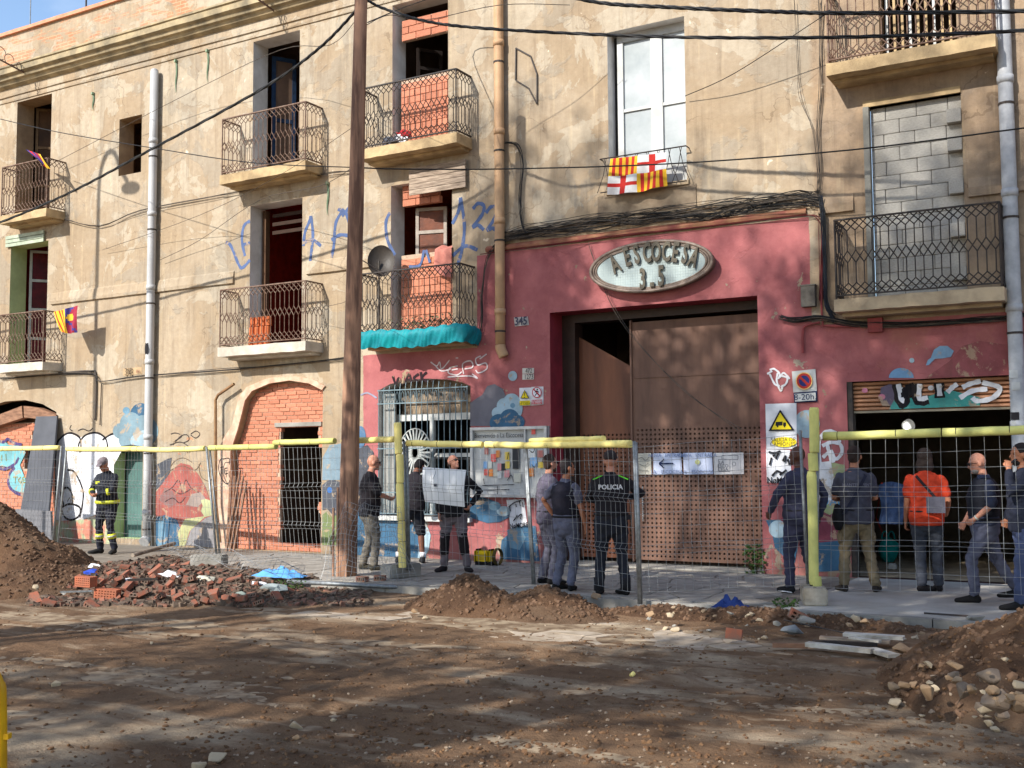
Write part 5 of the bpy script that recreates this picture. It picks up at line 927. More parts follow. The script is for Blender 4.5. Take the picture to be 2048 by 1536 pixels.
tag(cm.build('fallen_mesh', wire), 'strip of wire mesh lying over the brick rubble', 'wire mesh')
tag(MB().tube([gr(575, 1163, .03), gr(825, 1176, -.02)], .03, 10).build('steel_tube', galv, smooth=True), 'long galvanised tube lying along the kerb below the wooden pole', 'steel tube')

# ---------------- ground ----------------
def vnoise(x, y, s):
    x = x * s; y = y * s; xi = np.floor(x).astype(int); yi = np.floor(y).astype(int); xf_ = x - xi; yf = y - yi; u = xf_ * xf_ * (3 - 2 * xf_); v = yf * yf * (3 - 2 * yf)
    def h(a, b_): n = (a * 374761393 + b_ * 668265263) & 0x7fffffff; n = ((n ^ (n >> 13)) * 1274126177) & 0x7fffffff; return ((n ^ (n >> 16)) & 0xffff) / 65535.
    return (h(xi, yi) * (1 - u) + h(xi + 1, yi) * u) * (1 - v) + (h(xi, yi + 1) * (1 - u) + h(xi + 1, yi + 1) * u) * v
def fbm(x, y, s, o=5, g=.5):
    r = 0; a = 1; t = 0
    for k in range(o): r = r + a * vnoise(x + 13.7 * k, y - 7.3 * k, s * 2 ** k); t += a; a *= g
    return r / t - .5
def roadz(x, y):
    z = -.1 + .03 * fbm(x, y, .35, 3) + .03 * fbm(x, y, 2., 4) + .04 * fbm(x * .6, y * 1.6, 5., 5, .7)
    for (cx, cy, rx, ry, a) in DIPS: z = z - a * .95 * np.exp(-(((x - cx) / rx) ** 2 + ((y - cy) / ry) ** 2) ** 1.5)
    for (s, c, a) in ((.18, -7.1, .022), (.18, -8.8, .022), (-.12, -9.6, .02), (.05, -5.9, .018), (.05, -7.4, .018)):      # wheel ruts with tread marks
        t = y - (c + s * (x + 6) + .12 * np.sin(x * .7 + c)); z = z - a * np.exp(-(t / .13) ** 2) * (.75 + .25 * np.sign(np.sin(x * 42 + t * 30))) + a * .5 * np.exp(-((np.abs(t) - .2) / .06) ** 2)
    return z
DIPS = []
for (px_, py_, rx_, ry_, a_) in ((1200, 1332, .45, .16, .03), (760, 1287, .8, .2, .028), (920, 1298, .5, .12, .026), (250, 1360, .6, .25, .026), (450, 1375, .8, .3, .03), (720, 1472, .6, .14, .026), (330, 1245, 1.2, .3, .026), (120, 1240, 1.2, .35, .028), (60, 1440, .5, .3, .026), (1250, 1275, 2.2, .5, .03), (1010, 1240, 1.4, .3, .026), (1480, 1290, .5, .2, .03), (600, 1225, 1.6, .2, .026)):
    q_ = gr(px_, py_, -.12); DIPS.append((q_.x, q_.y, rx_, ry_, a_))
def grid(name, x0, x1, y0, y1, st, fz, m, parent=None):
    xs = np.arange(x0, x1 + st / 2, st); ys = np.arange(y0, y1 + st / 2, st); Xg, Yg = np.meshgrid(xs, ys); Zg = fz(Xg, Yg); n, k = len(xs), len(ys)
    co = np.stack([Xg, Yg, Zg], -1).reshape(-1, 3); i = np.arange(n * k).reshape(k, n); f = np.stack([i[:-1, :-1], i[:-1, 1:], i[1:, 1:], i[1:, :-1]], -1).reshape(-1, 4)
    me = bpy.data.meshes.new(name); me.vertices.add(len(co)); me.vertices.foreach_set('co', co.ravel()); me.loops.add(f.size); me.loops.foreach_set('vertex_index', f.ravel().astype(np.int32)); me.polygons.add(len(f)); me.polygons.foreach_set('loop_start', np.arange(0, f.size, 4, dtype=np.int32)); me.polygons.foreach_set('use_smooth', [True] * len(f)); me.update(); me.validate(); me.materials.append(m)
    return link(name, me, parent)
KY = -3.72
bs_ = mat('dusty_concrete', C(156, 138, 114), C(106, 86, 66), sc=5, bs=.8, bsc=18, lo=.4, hi=.6)
road = tag(grid('road_ground', -17, 1.2, -13.2, KY, .04, roadz, SOIL), kind='structure', label='unpaved brown earth road dug up in front of the pavement')
MB().add([(-17, -13.2, -.118), (1.2, -13.2, -.118), (1.2, KY, -.118), (-17, KY, -.118)], [(0, 1, 2, 3)]).build('buried_paving', bs_, road)
mbr = MB()
for a, b in (((-200, -200), (-17, 30)), ((1.2, -200), (200, KY)), ((-17, -200), (1.2, -13.2))): mbr.add([(a[0], a[1], -.135), (b[0], a[1], -.135), (b[0], b[1], -.135), (a[0], b[1], -.135)], [(0, 1, 2, 3)])
tag(mbr.build('ground', SOIL, shift=False), kind='structure')
pav = tag(MB().box((-30, KY, -.25), (6, .0, -.006)).build('pavement', mat('pavement_mortar', C(140, 132, 120), C(110, 102, 92), sc=4, bs=.5), shift=False), kind='structure')
tag(MB().box((-30.4, -.01, -.3), (-30, 9, -.02)).build('pavement', concrete, shift=False), kind='structure')
kb = MB()
for i in range(36):
    x = -30 + i * 1.0
    MB().box((x + .006, KY - .13, -.25), (x + .994, KY - .004, random.uniform(.0, .01))).build('kerb_stone', concrete, pav)
MB().box((-3.6, KY, -.005), (6, -.02, .004)).build('concrete_apron', mat('pale_pavement', C(182, 178, 170), C(150, 144, 134), sc=1.4, bs=.35, bsc=9), pav)
def crazy(x0, x1, y0, y1, cell, z, root, m, keep=None, th=.02, mx=290, name='paving_stone'):
    nx, ny = int((x1 - x0) / cell), int((y1 - y0) / cell); rd = random.Random(5); J = {}
    def pt(i, j): return J.setdefault((i, j), (x0 + (i + .5 * (j % 2) + rd.uniform(-.3, .3)) * cell, y0 + (j + rd.uniform(-.28, .28)) * cell))
    k = 0
    for j in range(ny):
        for i in range(nx):
            q = [pt(i, j), pt(i + 1, j), pt(i + 1, j + 1), pt(i, j + 1)]; cx = sum(p[0] for p in q) / 4; cy = sum(p[1] for p in q) / 4
            if keep and not keep(cx, cy): continue
            q = [(cx + (a - cx) * .94, cy + (b - cy) * .94) for a, b in q]; q = [p for a, b in zip(q, q[1:] + q[:1]) for p in (a, ((a[0] + b[0]) / 2 + rd.uniform(-.02, .02), (a[1] + b[1]) / 2 + rd.uniform(-.02, .02)))]
            n = len(q); zz = z + rd.uniform(-.003, .003); MB().add([(a, b, zz) for a, b in q] + [(a, b, zz - th) for a, b in q], [tuple(range(n))] + [(i_, i_ + n, (i_ + 1) % n + n, (i_ + 1) % n) for i_ in range(n)]).build(name, m, root); k += 1
            if k >= mx: return
crazy(-14.3, -3.9, KY + .05, -.05, .38, .004, pav, slab_m)
random.seed(11)
pz = {}
def keep1(x, y): return vnoise(np.array([x]), np.array([y]), 1.3)[0] > .58
c0, c1 = gr(1050, 1300, -.12), gr(1420, 1235, -.12)
crazy(-9.4, -3.2, -6.4, -4.6, .27, -.11, road, mat('buried_slab', C(180, 166, 148), C(150, 134, 114), sc=6, bs=.4, rand=.1), keep1, .06, 150)
for k, (px, py, w_, h_, r_) in enumerate(() and ((1200, 1332, .75, .2, .05), (760, 1287, 1.2, .35, 0), (920, 1298, .6, .16, -.1), (250, 1360, .9, .3, .1), (480, 1372, .8, .22, 0), (720, 1472, .8, .14, .15), (330, 1245, 1.2, .3, 0), (120, 1240, 1.3, .4, 0), (460, 1350, 1.0, .3, .1), (60, 1420, .7, .3, 0))):
    p = gr(px, py, -.11); q = [(p.x + w_ / 2 * math.cos(t) * random.uniform(.75, 1.1), p.y + h_ * math.sin(t) * random.uniform(.6, 1.1)) for t in np.linspace(0, 6.28, 14)[:-1]]; n = len(q); zt_ = -.121
    MB().add([(a, b, zt_) for a, b in q] + [(p.x + (a - p.x) * 1.3, p.y + (b - p.y) * 1.3, zt_ - .05) for a, b in q], [tuple(range(n))] + [(i, i + n, (i + 1) % n + n, (i + 1) % n) for i in range(n)]).build('exposed_concrete', mat('dusty_concrete', C(178, 164, 142), C(140, 120, 96), sc=4, bs=.5), road)
# soil heaps
def heap(c, R, H, lab, seed, st=.035, peaks=((0, 0, 1),), pw=1.15, amp=1.):
    def fz(x, y):
        z = 0
        for (dx, dy, k) in peaks:
            d = np.sqrt(((x - c[0] - dx) / R[0]) ** 2 + ((y - c[1] - dy) / R[1]) ** 2); z = np.maximum(z, k * H * np.clip(1 - d + .5 * fbm(x + seed, y, 1.1, 3) * .6, 0, 1) ** pw)
        m_ = np.clip(z / .08, 0, 1); z = z + amp * m_ * (.16 * fbm(x, y + seed, 2.2, 4) * min(1, H * 1.5) + .07 * fbm(x + seed, y, 9, 4, .7))
        return z - .17 + .03 * m_
    ex = max(abs(p[0]) for p in peaks); o = grid('soil_heap', c[0] - R[0] * 1.15 - ex, c[0] + R[0] * 1.15 + ex, c[1] - R[1] * 1.2, c[1] + R[1] * 1.2, st, fz, HEAP)
    return tag(o, lab, 'soil heap', 'soil heaps dug from the road'), fz
h1c = gr(-110, 1172, -.12); h1, f1 = heap((h1c.x, h1c.y + .3), (3.3, 1.7), 1.5, 'big brown soil heap rising out of the left edge behind the bricks', 3., peaks=((0, 0, 1),), pw=1.1)
h2c = gr(950, 1225, -.12); h2, f2 = heap((h2c.x, h2c.y + .1), (.95, .7), .46, 'low brown soil mound with two humps in the middle of the kerb', 9., .025, peaks=((-.15, 0, 1), (.85, .05, .8), (1.35, .1, .2)), pw=1.0)
h3c = gr(1500, 1245, -.12); h3, f3 = heap((h3c.x, h3c.y), (1.6, .42), .2, 'long low ridge of dug soil and gravel along the kerb right of the mound', 21., .025, peaks=((-.9, 0, .8), (0, 0, 1), (1.0, 0, .8)), pw=.9)
h4c = gr(2190, 1405, -.12); h4, f4 = heap((h4c.x + .1, h4c.y + .1), (1.75, 1.6), .88, 'stony soil heap at the right edge of the road', 31., .025, peaks=((0, 0, 1), (.7, .5, 1.05)), pw=.9, amp=1.3)
def topz(x, y):
    z = max(-.118, float(roadz(np.array([x]), np.array([y]))[0]))
    for f_, c_, R_ in ((f1, (h1c.x, h1c.y), 4.5), (f2, (h2c.x + .7, h2c.y), 2.6), (f3, (h3c.x, h3c.y), 3), (f4, (h4c.x, h4c.y), 3.4)):
        if abs(x - c_[0]) < R_: z = max(z, float(f_(np.array([x]), np.array([y]))[0]))
    return z if y < KY - .13 else max(z, .0)
# pebbles (stuff), near stones one by one
ico = bmesh.new(); bmesh.ops.create_icosphere(ico, subdivisions=1, radius=1); IV = np.array([v.co[:] for v in ico.verts]); IF = np.array([[v.index for v in f.verts] for f in ico.faces]); ico.free()
CV = np.array([(x, y, z) for z in (-.8, .8) for x, y in ((-1, -.7), (1, -.7), (1, .7), (-1, .7))]); CF = np.array([(0, 2, 1), (0, 3, 2), (4, 5, 6), (4, 6, 7), (0, 1, 5), (0, 5, 4), (1, 2, 6), (1, 6, 5), (2, 3, 7), (2, 7, 6), (3, 0, 4), (3, 4, 7)])
def scatter(name, P, R, m, lab, flat=.6, cube=False):
    IV, IF = (CV, CF) if cube else (globals()['IV'], globals()['IF']); K = len(IV); n = len(P); rs_ = np.random.RandomState(3); A = rs_.uniform(0, 6.28, n); V = IV[None] * (1 + rs_.uniform(-.25, .25, (n, K, 1))) * np.stack([R, R * rs_.uniform(.6, 1, n), R * flat], -1)[:, None, :]; ca, sa = np.cos(A)[:, None], np.sin(A)[:, None]
    tl_ = rs_.uniform(-.5, .5, (n, 1)); V[..., 2] = V[..., 2] + V[..., 0] * tl_
    W_ = np.stack([V[..., 0] * ca - V[..., 1] * sa, V[..., 0] * sa + V[..., 1] * ca, V[..., 2]], -1) + P[:, None, :]; F = (IF[None] + (np.arange(n) * K)[:, None, None]).reshape(-1, 3)
    me = bpy.data.meshes.new(name); me.vertices.add(n * K); me.vertices.foreach_set('co', W_.ravel()); me.loops.add(F.size); me.loops.foreach_set('vertex_index', F.ravel().astype(np.int32)); me.polygons.add(len(F)); me.polygons.foreach_set('loop_start', np.arange(0, F.size, 3, dtype=np.int32)); me.polygons.foreach_set('use_smooth', [False] * len(F)); me.update(); me.validate(); me.materials.append(m)
    return tag(link(name, me), lab, 'gravel' if 'soil' not in name else 'soil', kind='stuff')
rs_ = np.random.RandomState(5); N = 5500; px = rs_.uniform(-40, 2090, N); py = 1195 + 345 * rs_.power(1.3, N); Pp = np.array([gr(a, b, -.12) for a, b in zip(px, py)]); Pp = Pp[(Pp[:, 1] < KY - .15) & (Pp[:, 0] > -17)]
dens = vnoise(Pp[:, 0], Pp[:, 1], .8) + .35 * (Pp[:, 0] > -5); Pp = Pp[dens > rs_.uniform(.15, 1, len(Pp))]; zz = np.array([topz(a, b) for a, b, _ in Pp]); Pp[:, 2] = zz + .002
sel = rs_.rand(len(Pp)); scatter('gravel', Pp[sel < .3], rs_.uniform(.05, .15, (sel < .3).sum()) ** 2.1, mat('pale_pebble', C(160, 142, 122), C(128, 110, 92), sc=9, bs=.2), 'small pale pebbles strewn over the earth road')
scatter('soil_crumbs', Pp[sel >= .3], rs_.uniform(.07, .16, (sel >= .3).sum()) ** 2, mat('soil_clod', C(92, 66, 46), C(118, 88, 60), sc=9, bs=.4), 'dark crumbs and clods of soil on the road')
def heapcrumbs(n, c, R, fz, seed):
    r_ = np.random.RandomState(seed); P = np.stack([c[0] + r_.uniform(-R[0], R[0], n), c[1] + r_.uniform(-R[1], R[1], n), np.zeros(n)], -1); P[:, 2] = fz(P[:, 0], P[:, 1]); return P[P[:, 2] > -.09]
HC = np.concatenate([heapcrumbs(2600, (h1c.x + 1.6, h1c.y), (2.2, 1.6), f1, 1), heapcrumbs(1800, (h2c.x + .6, h2c.y), (2, .8), f2, 2), heapcrumbs(1400, (h3c.x, h3c.y), (2.6, .5), f3, 3), heapcrumbs(2600, (h4c.x - .4, h4c.y), (1.7, 1.9), f4, 4)])
scatter('soil_clods', HC, np.random.RandomState(8).uniform(.008, .04, len(HC)) ** 1., mat('heap_clod', C(84, 64, 48), C(110, 84, 64), sc=7, bs=.5), 'clods and crumbs of brown soil over the heaps', .75)
def stone(px, py, r, lab, m=stone_m, f=None, seed=0, grp='loose stones lying on the dug-up road', z=None, up=.45):
    r = r * (.62 if px > 1815 and py > 1255 else .85); p = gr(px, py, -.12); 
    for _ in range(3): z_ = topz(p.x, p.y) + r * .3; p = gr(px, py, z_)
    mb = MB(); mb.rock((p.x, p.y, p.z), (r * 1.15, r * .9, r * .75), seed, 9 + seed % 4); return tag(mb.build('stone', m), lab, 'stone', grp)
pale = mat('pale_stone', C(184, 168, 142), C(150, 132, 108), sc=4, bs=.4, bsc=18); dk = mat('dark_rock', C(136, 120, 104), C(98, 84, 72), sc=5, bs=.6); ochre = mat('ochre_rock', C(160, 134, 104), C(124, 98, 74), sc=4, bs=.5)
for i, (px_, py_, r_, m_, lab) in enumerate(((1809, 1297, .12, ochre, 'large round ochre boulder at the end of the white planks'), (112, 1370, .055, pale, 'pale flat stone at the lower left of the road'), (592, 1452, .055, pale, 'pale flattish stone right of centre at the lower left'), (594, 1474, .04, ochre, 'brownish stone just below the pale flattish one'), (435, 1515, .075, pale, 'biggest pale stone at the bottom left'), (398, 1530, .06, pale, 'grey-brown stone cut by the bottom edge beside the biggest pale one'), (668, 1440, .03, pale, 'small white pebble right of the pale flattish stone'),
     (1868, 1385, .14, ochre, 'long grey-ochre rock at the foot of the right heap'), (1824, 1370, .08, ochre, 'brown rock left of the long grey-ochre one'), (1922, 1380, .12, dk, 'brown rock right of the long grey-ochre one'), (1990, 1358, .16, dk, 'big angular brown rock in the right heap'), (2000, 1402, .17, dk, 'big brown rock at the bottom of the right heap'), (1966, 1418, .09, dk, 'dark grey rock at the lower rim of the right heap'), (2040, 1405, .13, ochre, 'reddish rock cut by the right edge'), (1975, 1446, .05, pale, 'white stone below the dark grey rock'), (1990, 1459, .05, pale, 'flat white stone lower right below the heap'),
     (1980, 1275, .12, ochre, 'square brown rock high on the right heap'), (1965, 1320, .07, dk, 'round grey stone on the right heap'), (2032, 1330, .08, pale, 'upright pale stone on the right heap'), (1910, 1330, .09, ochre, 'flat ochre stone on the slope of the right heap'), (1860, 1366, .05, pale, 'small cream stone above the long rock'), (1190, 1175 + 18, .09, ochre, 'brown stone on the kerb in front of the policeman'), (1350, 1258, .06, pale, 'flat pale stone at the end of the buried slabs'), (990, 1202, .04, pale, 'pale pebble on the middle soil mound'), (830, 1222, .06, ochre, 'brown stone at the left foot of the middle mound'), (850, 1236, .05, pale, 'flat pale stone at the foot of the middle mound'),
     (1340, 1230, .05, pale, 'pale stone on the gravel ridge'), (1300, 1228, .06, ochre, 'ochre stone on the gravel ridge left of the pale one'), (1505, 1228, .06, pale, 'grey rock near the notched concrete block'), (1530, 1275, .04, pale, 'small grey rock in front of the planks'), (1710, 1238, .07, pale, 'pale rock right of the notched block'), (1730, 1244, .06, ochre, 'ochre rock right of the pale one by the kerb'), (1953, 1236, .1, concrete, 'grey broken concrete lump on the kerb at the right'), (70, 1175, .05, pale, 'pale stone at the foot of the left heap'))):
    stone(px_, py_, r_, lab, m_, seed=i + 1)
random.seed(21)
for i in range(120):
    if i < 30: a, b, r_ = random.uniform(1240, 1700), random.uniform(1215, 1262), random.uniform(.025, .055)
    elif i < 108: a, b, r_ = random.uniform(1780, 2048), random.uniform(1265, 1440), random.uniform(.02, .08)
    else: a, b, r_ = random.uniform(40, 1700), random.uniform(1260, 1510), random.uniform(.02, .035)
    stone(a, b, r_, 'small stone in the rubble along the kerb' if i < 30 else ('rock in the stony heap at the right edge' if i < 108 else 'small stone on the open road'), (stone_m, ochre, pale, dk)[i % 4] if i >= 30 else (stone_m, concrete, pale)[i % 3], seed=i + 50, grp=('small stones along the kerb', 'rocks in the right-hand heap', 'small stones scattered on the road')[0 if i < 30 else (1 if i < 108 else 2)])
# ---------------- brick rubble ----------------
def hbrick(L=.29, H=.19, D=.11, nx=5, nz=3, m=brick_d, holes=True):
    bm = bmesh.new(); bmesh.ops.create_cube(bm, size=1); bmesh.ops.scale(bm, vec=(L, D, H), verts=bm.verts); me = bpy.data.meshes.new('hollow_brick')
    f = [f for f in bm.faces if f.normal.y < -.9][0]; bmesh.ops.delete(bm, geom=[f], context='FACES_ONLY'); vs = [v for v in bm.verts]
    g = .018; cw, chh = (L - g) / nx, (H - g) / nz
    def V(x, y, z): return bm.verts.new((x, y, z))
    def Q(*p): bm.faces.new([V(*q) for q in p])
    y0 = -D / 2
    for j in range(nz + 1): z = -H / 2 + j * chh; Q((-L / 2, y0, z), (L / 2, y0, z), (L / 2, y0, z + g), (-L / 2, y0, z + g))
    for j in range(nz):
        z = -H / 2 + j * chh + g; z2 = z + chh - g
        for i in range(nx + 1): x = -L / 2 + i * cw; Q((x, y0, z), (x + g, y0, z), (x + g, y0, z2), (x, y0, z2))
        for i in range(nx):
            x = -L / 2 + i * cw + g; x2 = x + cw - g; y1 = D * .3
            Q((x, y0, z), (x2, y0, z), (x2, y1, z), (x, y1, z)); Q((x, y0, z2), (x2, y0, z2), (x2, y1, z2), (x, y1, z2)); Q((x, y0, z), (x, y0, z2), (x, y1, z2), (x, y1, z)); Q((x2, y0, z), (x2, y0, z2), (x2, y1, z2), (x2, y1, z)); Q((x, y1, z), (x2, y1, z), (x2, y1, z2), (x, y1, z2))
    bm.to_mesh(me); bm.free(); me.materials.append(m); return me
HB = [hbrick(.26, .13, .13, 7, 4, mat('orange_brick', C(180, 100, 70), C(146, 92, 70), sc=6, bs=.4, rand=.12)), hbrick(.2, .1, .1, 3, 2), hbrick(.16, .07, .1, 4, 1), hbrick(.12, .06, .08, 2, 1)]
rng = random.Random(17)
def put(me, px, py, z, rot, lab, cat, name, grp=None, sc=1):
    p = gr(px, py, z); o = bpy.data.objects.new(name, me); COL.objects.link(o); o.location = p; o.rotation_euler = rot; o.scale = (sc,) * 3; WL[o.name] = Vector(p); return tag(o, lab, cat, grp)
put(HB[0], 215, 1189, -.03, (0, .08, .42), 'whole orange hollow brick with four rows of holes, front of the rubble', 'brick', 'hollow_brick', sc=1.15); put(HB[1], 72, 1200, -.05, (.3, .6, -.3), 'orange broken brick at the front left of the rubble', 'brick', 'hollow_brick'); put(HB[2], 97, 1208, -.07, (.5, .3, .6), 'brick shard leaning right of the front-left brick', 'brick', 'hollow_brick'); put(HB[0], 172, 1163, .14, (0, .02, .1), 'long smooth red brick lying flat upper left of the rubble', 'brick', 'hollow_brick')
rub = (280, 1165)
def rubz(px, py):      # the rubble bank rises towards its middle
    k = max(0, 1 - ((px - 330) / 300) ** 2) * max(0, (1210 - py) / 100); return -.12 + .42 * k
rz = lambda x, y: -.16 + .36 * np.clip(1 - ((x + 12.3) / 2.9) ** 2, 0, 1) * np.clip(1 - ((y + 5.0) / 1.05) ** 2, 0, 1) + .06 * fbm(x, y, 4, 3)
rb = tag(grid('rubble_bank', -15.4, -9.4, -6.2, -3.9, .05, rz, HEAP), 'bank of soil and brick dust under the rubble left of the wooden pole', 'soil heap')
def on_rub(px, py):
    return Vector(hits([px], [py])[0])
def hits(pxs, pys):
    D = np.array([ray(a, b) for a, b in zip(pxs, pys)]); D = D / -D[:, 2:3]; out = np.array([gr(a, b, -.12 if gr(a, b).y < KY else 0.) for a, b in zip(pxs, pys)]); done = np.zeros(len(D), bool)
    for h in np.arange(1.1, 1.78, .012):       # march down the ray until it dips under the bank
        P = CAM + D * h; z = np.where((P[:, 0] > -15.4) & (P[:, 0] < -9.4) & (P[:, 1] > -6.2) & (P[:, 1] < -3.9), rz(P[:, 0], P[:, 1]), -9); k = (~done) & (P[:, 2] < z)
        out[k] = P[k]; done |= k
    return out
for i in range(110):
    px_, py_ = rng.uniform(90, 600), rng.uniform(1118, 1212); 
    if py_ < 1118 + abs(px_ - 330) * .16 or (px_ > 480 and py_ > 1205): continue
    p = on_rub(px_, py_); o = put(HB[rng.choice((1, 2, 2, 3, 3))], px_, py_, p.z + .03, (rng.uniform(-.7, .7), rng.uniform(-.7, .7), rng.uniform(0, 6.28)), 'broken hollow brick in the rubble bank', 'brick', 'hollow_brick', 'broken bricks in the rubble bank', rng.uniform(.5, 1.05))
RP = []; _q = []
for i in range(11000):
    px_ = rng.uniform(60, 740); py_ = rng.uniform(1112, 1215)
    if py_ < 1114 + abs(px_ - 330) * .15: continue
    _q.append((px_, py_))
RP = hits([a for a, b in _q], [b for a, b in _q]) + np.array([0, 0, .012]); s_ = np.random.RandomState(2).rand(len(RP))
scatter('rubble_bits', RP[s_ < .3], np.random.RandomState(4).uniform(.1, .26, (s_ < .3).sum()) ** 2, mat('brick_dust', C(132, 90, 74), C(100, 80, 68), sc=10), 'small bits of broken brick in the rubble bank', .6, True)
scatter('rubble_grit', RP[s_ >= .3], np.random.RandomState(5).uniform(.1, .26, (s_ >= .3).sum()) ** 2, mat('grey_grit', C(118, 102, 88), C(64, 52, 44), sc=8, bs=.5), 'grey bits of mortar and stone in the rubble bank', .7, True)
def slat(a, b, w_, t_, m, lab, za=0., zb=0., name='plank', cat='plank', grp=None): return tag(MB().obox(gr(*a, za), gr(*b, zb), w_, t_).build(name, m), lab, cat, grp)
bw_ = mat('worn_white_board', C(206, 202, 192), C(150, 138, 120), sc=4, stretch=(1, 1, 1), bs=.4, lo=.4, hi=.7)
slat((1688, 1268), (1808, 1276), .12, .03, bw_, 'uppermost white plank of the pile beside the boulder', .0, .0); slat((1614, 1288), (1745, 1302), .09, .04, bw_, 'longest white plank at the front of the pile', -.05, -.05); slat((1740, 1298), (1788, 1312), .12, .03, bw_, 'short white plank pointing at the boulder', -.06, -.06)
slat((1640, 1275), (1780, 1284), .06, .03, wood_g, 'grey slat under the uppermost white plank', -.03, -.03); slat((1625, 1283), (1755, 1289), .05, .03, iron_b, 'dark slat in the middle of the plank pile', -.05, -.05); slat((1545, 1290), (1615, 1292), .05, .04, tim, 'brown stick at the left end of the plank pile', -.07, -.07); slat((1700, 1275), (1760, 1283), .05, .02, bw_, 'narrow white strip crossing the dark slats', .01, .01)
tag(MB().tube([gr(1568, 1240, .03), gr(1690, 1266, -.05)], .008, 5).build('iron_rod', iron_b), 'thin black rod lying between the notched block and the planks', 'rod'); tag(MB().tube([gr(1848, 1226, .02), gr(1940, 1232, .02)], .01, 5).build('iron_rod', iron_b), 'thin black rod along the kerb at the right', 'rod')
for k in range(6):
    a = at(462 + k * 4.5, 940 + 12 * (k % 3), -.17 - .03 * k); b = gr(487 + k * 3.2, 1098 + (k % 3)); tag(MB().obox((a.x, -.16 - .01 * k, a.z), (b.x, -.35 - .03 * k, .0), .04, .03).build('pole', tim), ('leftmost', 'second from the left', 'third from the left', 'fourth from the left', 'fifth from the left', 'rightmost')[k] + ' of the thin timber battens leaning on the bricked-up arch', 'batten', 'battens leaning on the bricked-up arch')
slat((120, 1184), (185, 1182), .03, .02, galv, 'thin pale metal strip among the bricks at the left', .05, .05, 'metal_strip', 'metal strip'); slat((255, 1160), (315, 1158), .04, .03, iron_b, 'dark rod lying across the rubble bank', .22, .22, 'iron_rod', 'rod'); tag(MB().tube([on_rub(265, 1125) + Vector((0, 0, .12)), on_rub(340, 1112) + Vector((0, .1, .22))], .035, 10).build('plastic_pipe', mat('ivory_pipe', C(170, 156, 140), C(120, 108, 96))), 'pale plastic pipe sticking out of the back of the rubble', 'pipe')
def sheet(name, px, py, z, w_, d_, h_, m, lab, cat, seed):
    r_ = random.Random(seed); p = gr(px, py, z); n = 12; vs = []
    for j in range(n + 1):
        for i in range(n + 1):
            u, v = i / n - .5, j / n - .5; k = max(0, 1 - 4 * max(u * u, v * v)); vs.append((p.x + u * w_ + .03 * math.sin(v * 9 + seed), p.y + v * d_, p.z + h_ * k * (.6 + .5 * math.sin(i * 1.1 + seed) * math.cos(j * .9)) + r_.uniform(-.006, .006)))
    return tag(MB().add(vs, [(j * (n + 1) + i, j * (n + 1) + i + 1, (j + 1) * (n + 1) + i + 1, (j + 1) * (n + 1) + i) for j in range(n) for i in range(n)]).build(name, m), lab, cat)
lb = paint(96, 160, 220); sheet('blue_sheet', 563, 1152, .06, .75, .4, .14, lb, 'light blue plastic sheet at the right end of the rubble', 'plastic sheet', 2); sheet('blue_tarpaulin', 1462, 1214, .0, .36, .25, .14, paint(26, 50, 110), 'dark blue crumpled sheet on the kerb in front of the gate', 'plastic sheet', 3)
for k, (px_, py_, m_, s_, lab) in enumerate(((340, 1158, white_g, .17, 'white torn sack in the middle of the rubble'), (250, 1170, white_g, .15, 'white twisted bag above the whole brick'), (190, 1138, white_g, .1, 'small white cup-like lump on the rubble'), (185, 1152, paint(40, 70, 170), .14, 'deep blue rag at the left of the rubble'), (410, 1165, paint(190, 186, 170), .16, 'grey and yellow packet in the rubble'), (515, 1176, white_g, .12, 'white scrap at the right end of the rubble'), (545, 1184, paint(150, 160, 160), .2, 'grey-green sheet scraps right of the bricks'), (483, 1198, paint(130, 140, 132), .12, 'grey-green round lump at the front right of the rubble'), (340, 1200, concrete, .14, 'broken grey concrete chunk at the front of the rubble'), (1585, 1265, mat('slate', C(120, 126, 130)), .13, 'blue-grey slate piece by the plank pile'), (1540, 1224, concrete, .12, 'square broken concrete piece left of the notched block'), (1612, 1246, concrete, .13, 'pale slab fragment in front of the notched block'), (128, 1196, concrete, .12, 'rounded grey lump behind the front-left brick'))):
    p = on_rub(px_, py_) if px_ < 700 else gr(px_, py_, -.06); mb = MB(); (mb.rock if m_ in (concrete,) or k in (8, 9) else mb.blob)((p.x, p.y, p.z + .03), (s_, s_ * .7, s_ * .45), *((k + 3,) if m_ in (concrete,) or k in (8, 9) else (k + 3, .32, 2))); tag(mb.build('scrap', m_), lab, 'scrap')
put(HB[1], 1597, 1233, .0, (.1, .5, .5), 'bright orange hollow brick piece in front of the notched block', 'brick', 'hollow_brick'); put(HB[3], 1468, 1268, -.02, (1.4, .1, .2), 'reddish tile standing upright in the road soil', 'brick', 'hollow_brick', sc=1.3); tag(MB().tube([gr(1262, 1352, -.1), gr(1268, 1346, -.08)], .018, 8).build('foam_scrap', foam), 'tiny yellow foam scrap lying on the road', 'foam scrap')
for i, (px_, py_, lab) in enumerate(((735, 1158, 'left of the two red bricks behind the grey concrete foot'), (770, 1156, 'right of the two red bricks behind the grey concrete foot'))): put(HB[2], px_ - 10, py_, .04, (0, 0, .4 * i), lab, 'brick', 'hollow_brick')
leafclump('weeds', tuple(gr(1572, 1222, -.05)), (.16, .1, .14), 110, pm, 'small green weeds left of the notched concrete block', seed=7, lf=.04); leafclump('weeds', tuple(gr(580, 1178, -.02)), (.25, .12, .12), 110, pm, 'green weeds by the light blue sheet', seed=8, lf=.035)
